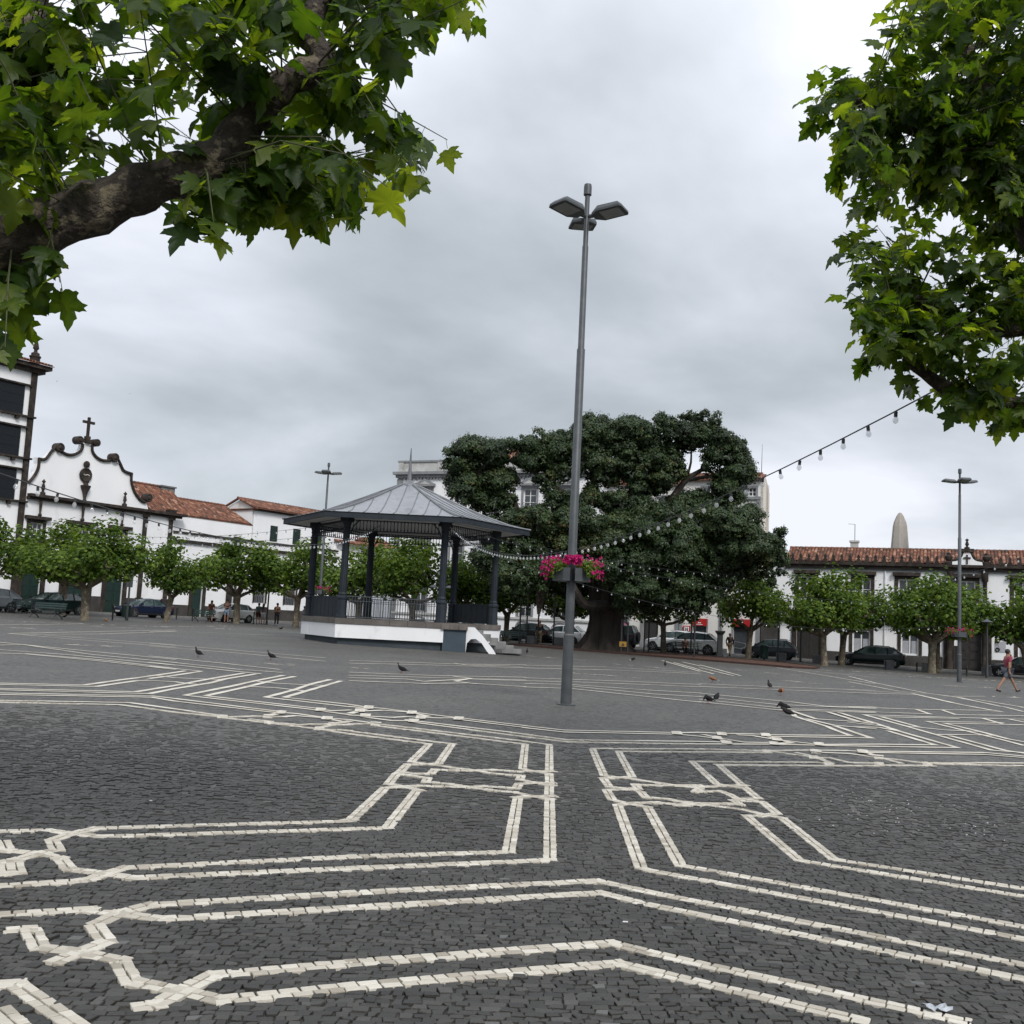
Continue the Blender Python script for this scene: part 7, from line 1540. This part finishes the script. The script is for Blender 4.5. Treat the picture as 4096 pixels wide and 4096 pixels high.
def bollard(label, x, y, h=1.0, r=.05, cap=True):
    m = MB(); m.lathe([(r, -.1), (r, h * .86), (r * 1.25, h * .88), (r * 1.25, h * .92), (r * .7, h * .96), (.01, h)], n=10); o = m.build('bollard', IRON, None, True); o.location = gp(x, y); tag(o, label, 'bollard', 'iron bollards')
for lab, x, y in (('iron bollard before the navy saloon headlight', -27.2, 75.2), ('iron bollard beside the navy saloon rear wheel', -24.9, 78.0), ('iron bollard between plane trunk and slatted bench', -24.0, 79.0), ('iron bollard in front of the white hatchback door', -20.9, 79.2), ('iron bollard at the white hatchback rear wheel', -19.7, 80.6), ('short dark bollard beside the tall bus post', -24.6, 64.6), ('low iron bollard between estate car blocks', 25.0, 68.0), ('low iron bollard right of the estate car blocks', 27.3, 68.6), ('iron bollard beside the plaza lamp before the portal', 29.0, 65.0)): bollard(lab, x, y, 1.0 if x < 20 else .62)
def post(label, x, y, h, r=.06, head=None):
    t = thing('street_post', label, 'post', gp(x, y)); MB().lathe([(r * 1.3, -.1), (r * 1.3, .3), (r, .35), (r * .85, h)], n=10).build('pole', IRON, t, True, False)
    if head == 'lantern':
        MB().lathe([(.04, h - .05), (.34, h + .02), (.36, h + .06), (.12, h + .16), (.03, h + .26)], n=14).build('lantern', LAMPGREY, t, True, False)
    if head == 'sign':
        MB().box(-.2, .2, -.04, -.02, h - 1.5, h - .4).build('panel', LAMPGREY, t, False, False)
    if head == 'double':
        m = MB(); m.tube([(-.55, 0, h - .1), (-.3, 0, h + .1), (.3, 0, h + .1), (.55, 0, h - .1)], .025, 6); m.build('arm', IRON, t, False, False)
        for s in (-1, 1): MB().lathe([(.06, h - .02), (.3, h - .18), (.28, h - .22), (.02, h - .2)], (s * .55, 0, 0), 12).build('lantern', LAMPGREY, t, True, False)
    return t
post('tall bus stop post with a grey panel by the chapel corner', -24.0, 65.4, 3.6, .07, 'sign')
post('thin dark post between the women and the white hatchback', -19.0, 82.0, 4.6, .07)
post('lantern post in front of the corner house edge', 18.6, 70.6, 3.3, .06, 'lantern')
post('dark post beside the grey hatchback tail', 21.0, 73.6, 3.3, .06)
post('lantern post before the portal column', 29.9, 64.2, 3.4, .07, 'lantern')
post('double lantern seen through the bandstand railing', -4.6, 70.5, 3.7, .05, 'double')
t = thing('ticket_pillar', 'dark square pillar with a flared top beside the white crossover', 'pillar', gp(15.2, 73.4)); m = MB(); m.loft([[(a * q, b_ * q, z) for a, b_ in ((-1, -1), (1, -1), (1, 1), (-1, 1))] for z, q in ((-.1, .22), (.2, .22), (.22, .17), (1.55, .17), (1.75, .30), (1.85, .30))]); m.build('shaft', IRON, t, False, False); MB().tube([(0, 0, 1.8), (0, 0, 2.75)], .02, 6).build('rod', IRON, t, False, False); MB().box(-.02, .02, -.0, .24, 2.1, 2.75).build('flag_panel', LAMPGREY, t, False, False)
t = thing('litter_bin', 'dark green litter bin at the lone light green plane tree', 'bin', gp(18.3, 73.2)); MB().lathe([(.26, .12), (.30, .15), (.30, .95), (.33, .98), (.24, 1.06), (.02, 1.1)], n=14).build('drum', BENCHGREEN, t, True, False); MB().lathe([(.05, -.05), (.05, .14)], n=8).build('foot', IRON, t, True, False)
t = thing('litter_bin', 'squat green bin between the bus post and the navy saloon', 'bin', gp(-26.0, 70.6)); MB().lathe([(.24, .1), (.28, .15), (.30, .85), (.32, .9), (.02, .95)], n=14).build('drum', GREENPAINT, t, True, False); MB().lathe([(.05, -.05), (.05, .14)], n=8).build('foot', IRON, t, True, False)
t = thing('handrail', 'pale metal ramp handrail before the blue-lit doorway', 'handrail', L.g(29.6, 1.2)); m = MB(); z_ = L.g(29.6, 1.2)[2] + .13; m.tube([L.pt(28.9, .6, z_), L.pt(28.9, .6, z_ + 1.0), L.pt(30.0, 1.6, z_ + .85), L.pt(30.0, 1.6, z_)], .025, 6); m.tube([L.pt(28.9, .6, z_ + .5), L.pt(30.0, 1.6, z_ + .4)], .02, 6); m.build('rail', RIM, t)

# ------------------------------------------------------------------ pigeons and swifts
PIG = dict(dark=mat('dark_feathers', (.010, .010, .011), (.020, .020, .021), 20, .8, spec=.2), brown=mat('brown_feathers', (.16, .065, .025), (.24, .11, .05), 20, .7), white=mat('white_feathers', (.62, .62, .62), (.5, .5, .5), 20, .7), grey=mat('grey_feathers', (.030, .028, .028), (.018, .017, .017), 20, .8, spec=.2)); LEGM = mat('pigeon_leg', (.22, .05, .05))
def pigeon(label, x, y, rz, pose='stand', c='dark', tail=None):
    t = thing('pigeon', label, 'pigeon', gp(x, y), rz, 'pigeons on the plaza'); t.scale = (.9, .9, .9); z0 = 0.105 if pose != 'sit' else .07
    rs = [(-.145, .0, .012, .02), (-.10, .012, .03, .035), (-.03, .03, .058, .055), (.04, .055, .066, .066), (.09, .085, .05, .055)]
    if pose == 'peck': rs += [(.125, .075, .036, .038), (.15, .045, .028, .028), (.165, .02, .026, .026), (.178, .0, .014, .014)]
    elif pose == 'sit': rs += [(.12, .105, .036, .036), (.135, .125, .03, .03), (.155, .13, .024, .024), (.168, .128, .01, .01)]
    else: rs += [(.112, .125, .036, .036), (.118, .165, .029, .029), (.13, .19, .029, .028), (.145, .195, .022, .02), (.155, .193, .008, .008)]
    m = MB(); m.loft([[(x_, a * w, z0 + z + b_ * h) for a, b_ in [(math.cos(R(45 * i)), math.sin(R(45 * i))) for i in range(8)]] for x_, z, w, h in rs]); m.build('body', PIG[c], t, True, False)
    hd = rs[-2]; m = MB(); m.tube([(hd[0], 0, z0 + hd[1]), (hd[0] + .028, 0, z0 + hd[1] - (.006 if pose != 'peck' else .02))], [.008, .002], 5); m.build('beak', LEGM, t, False, False)
    m = MB(); m.hexa([(-.10, -.03, z0 + .005), (-.10, .03, z0 + .005), (-.24, .028, z0 - .02), (-.24, -.028, z0 - .02), (-.10, -.03, z0 + .02), (-.10, .03, z0 + .02), (-.24, .028, z0 - .012), (-.24, -.028, z0 - .012)]); m.build('tail', PIG[tail or c], t, False, False)
    for s in (-1, 1):
        m = MB(); m.loft([[(.06, s * .055, z0 + .05), (.06, s * .062, z0 + .09), (.05, s * .05, z0 + .11)], [(-.04, s * .062, z0 + .01), (-.04, s * .066, z0 + .06), (-.05, s * .045, z0 + .085)], [(-.17, s * .03, z0 - .005), (-.17, s * .03, z0 + .01), (-.17, s * .02, z0 + .012)]]); m.build('wing', PIG[c], t, True, False)
        if pose != 'sit': m = MB(); m.tube([(.01, s * .025, z0 - .01), (.015, s * .028, .012), (.045, s * .03, .006)], .006, 5); m.build('leg', LEGM, t, False, False)
    return t
for a in (('dark pigeon facing the chapel, left of the upright pair', -8.59, 29.1, R(150), 'stand', 'dark'), ('dark pigeon with tail low, nearer the bandstand plinth', -6.77, 30.1, R(170), 'stand', 'dark'), ('upright dark pigeon alone in front of the bandstand', -2.73, 27.7, R(165), 'stand', 'dark'), ('black and white pigeon beside the flowered lamp pole', 6.2, 50.2, R(40), 'peck', 'dark', 'white'), ('small dark pigeon walking away below the mulch bed', 7.06, 45.6, R(85), 'stand', 'dark'), ('brown pigeon with a white tail pecking', 6.9, 34.3, R(185), 'peck', 'brown', 'white'), ('grey pigeon standing square behind the brown one', 8.27, 32.3, R(95), 'stand', 'grey'), ('brown and white pigeon facing the camera', 7.85, 29.4, R(-80), 'peck', 'brown', 'white'), ('round dark pigeon of the close pair, behind', 5.13, 25.0, R(60), 'sit', 'dark'), ('round dark pigeon of the close pair, in front', 4.68, 23.7, R(215), 'peck', 'dark'), ('long dark pigeon stretched out behind the resting one', 6.19, 22.9, R(182), 'peck', 'dark'), ('grey pigeon resting flat on the setts in front', 5.92, 21.6, R(178), 'sit', 'grey'), ('tiny dark pigeon far off beside the bandstand corner', -14.45, 66.5, R(10), 'stand', 'dark'), ('dark pigeon near the twin plane trunk', -26.3, 61.6, R(10), 'sit', 'dark'), ('white and brown pigeon by the bus post', -22.9, 59.2, R(200), 'sit', 'brown', 'white'), ('small dark pigeon at the bandstand stair foot', 1.08, 51.0, R(90), 'stand', 'dark')): pigeon(*a)
def swift(label, p, rz):
    t = thing('flying_bird', label, 'bird', p, rz, 'birds in flight'); m = MB(); m.loft([[(x, a * r, b_ * r) for a, b_ in ((1, 0), (.7, .7), (0, 1), (-.7, .7), (-1, 0), (0, -1))] for x, r in ((-.16, .006), (-.06, .028), (.04, .032), (.1, .012))]); m.build('body', PIG['dark'], t, True, False)
    for s in (-1, 1): m = MB(); m.hexa([(.05, s * .02, 0), (.02, s * .18, .07), (-.08, s * .34, .05), (-.05, s * .02, 0), (.05, s * .02, .012), (.02, s * .18, .078), (-.075, s * .34, .054), (-.05, s * .02, .012)]); m.build('wing', PIG['dark'], t, False, False)
swift('tiny bird in flight beside the tower finial', tuple(figpt(228, 1525, 190)), .6); swift('tiny bird in flight higher than the chapel cross', tuple(figpt(519, 1576, 230)), 2.2)

# ------------------------------------------------------------------ festoon lights
BULBM = MB().lathe([(.012, 0), (.02, -.015), (.034, -.045), (.036, -.06), (.028, -.082), (.01, -.096), (.002, -.098)], n=8).mesh('bulb', BULB, smooth=True)
SOCK = MB().lathe([(.018, .045), (.021, .04), (.021, -.012), (.016, -.02)], n=7).mesh('socket', IRON)
FIL = MB().tube([(0, 0, -.02), (0, 0, -.06)], .006, 4).mesh('filament', WHITEPAINT)
def festoon(label, A, B, sag, spacing, cable=.008, s=1.0):
    A, B = Vector(A), Vector(B); t = thing('festoon_string', label, 'string lights', tuple(A), 0, 'festoon strings across the square'); ln = (B - A).length; n = max(12, int(ln / 1.2))
    f = lambda u: A.lerp(B, u) - Vector((0, 0, 4 * sag * u * (1 - u)))
    m = MB(); m.tube([f(i / n) for i in range(n + 1)], cable, 5); m.build('cable', IRON, t)
    k = int(ln / spacing)
    for i in range(1, k):
        p = f(i / k) - A - Vector((0, 0, .05 * s)); rx_ = random.uniform(-.15, .15)
        so = put('socket', SOCK, t, tuple(p), (rx_, random.uniform(-.15, .15), 0), (s, s, s)); bu = put('bulb', BULBM, so)
    return t
cF = lambda k, z=5.35: Vector(hx(4.62, k, z))
festoon('nearest festoon running from the overhanging crown down to the bandstand column', (4.05, 9.23, 4.02), (-2.78, 48.1, 5.8), 1.47, .54, .008, .9)
festoon('festoon of large bulbs crossing before the chapel facade', (-6.75, 11.35, 3.26), (-6.45, 50.67, 6.0), 1.09, .62, .009, .95)
festoon('festoon from the chapel side plane trees to the bandstand eaves', (-24.37, 59.4, 5.36), cF(0, 5.85), .33, .62)
festoon('lower festoon from the chapel side trees under the bandstand roof', (-31.0, 61.2, 5.5), (-6.0, 48.1, 5.6), .79, .7)
festoon('festoon slung from the edge plane tree behind the railing columns', (-32.0, 64.0, 4.0), (-20.7, 78.6, 3.2), .5, .7)
festoon('festoon dipping between the far lamp and the plane trees', (-11.8, 64.8, 3.6), (-6.8, 73.9, 3.7), .8, .5)
festoon('upper festoon from the bandstand to the carriage door plane tree', cF(3, 5.8), (19.6, 67.2, 5.5), .68, .72)
festoon('middle festoon from the bandstand to the stout plane tree', cF(2, 5.9), (32.0, 65.6, 4.4), 1.4, .75)
festoon('lower festoon from the bandstand to the plane tree above the walking man', cF(2, 5.4), (34.0, 67.0, 3.9), 2.6, .85)
festoon('festoon between the lone plane tree and the stout one', (17.6, 74.5, 4.2), (27.3, 66.6, 3.4), .5, .7)
festoon('short festoon before the convent gable', (21.0, 67.7, 4.9), sight(4300, 2150, 30), .8, 1.1)

# ------------------------------------------------------------------ litter
m = MB(); g = random.Random(5); P = []
for i in range(8):
    for j in range(4): P.append((i * .017 - .06 + g.uniform(-.005, .005), j * .02 - .03 + g.uniform(-.006, .006), .008 + g.uniform(0, .022)))
m.add(P, [(i * 4 + j, i * 4 + j + 1, (i + 1) * 4 + j + 1, (i + 1) * 4 + j) for i in range(7) for j in range(3)]); o = m.build('crumpled_foil', mat('foil', (.50, .52, .55), (.34, .37, .40), 60, .35, metal=.3)); p_ = (1.98, 4.72); o.location = (p_[0], p_[1], gz(p_[0]) + .014); tag(o, 'crumpled silvery wrapper lying between two white bands', 'litter')
for i, (x, y, c) in enumerate(((0.72, 5.75, 'w'), (-1.05, 8.6, 'o'), (-2.7, 8.2, 'w'))):
    m = MB(); m.box(-.014, .014, -.005, .005, 0, .004); o = m.build('scrap', {'w': WHITEPAINT, 'o': mat('scrap_orange%d' % i, (.35, .12, .04)), 'b': mat('scrap_brown%d' % i, (.12, .06, .025))}[c]); o.location = (x, y, gz(x) + .022); o.rotation_euler = (0, 0, i * 1.3)
    tag(o, ('white paper scrap', 'orange scrap', 'brown dead leaf scrap')['wob'.index(c)] + ' on the dark setts ' + ('near the two long bands', 'beyond the knotted band', 'above the knotted band', 'beside the chevron tip', 'out on the open setts', 'under the inner band corner', 'beside the foil wrapper')[i], 'litter', 'litter scraps')
# crumbs strewn where the pigeons feed
gcr = np.random.default_rng(3); n = 80; cx_ = np.concatenate([gcr.normal(3.9, .5, n // 2), gcr.normal(3.9, .6, n - n // 2)]); cy_ = np.concatenate([gcr.normal(10.6, .5, n // 2), gcr.normal(9.5, .4, n - n // 2)])
V, F, T = leafcloud(np.stack([cx_, cy_, SLOPE * cx_ + .02], 1), np.tile([0, 0, 1.], (n, 1)), gcr.uniform(.01, .022, n), gcr.uniform(.4, 1, n), 2); o = put('crumbs', mesh_np('crumbs', V, F, WHITEPAINT)); tag(o, 'white bread crumbs strewn over the dark setts', 'crumbs', kind='stuff')
print('objects', len(bpy.data.objects))
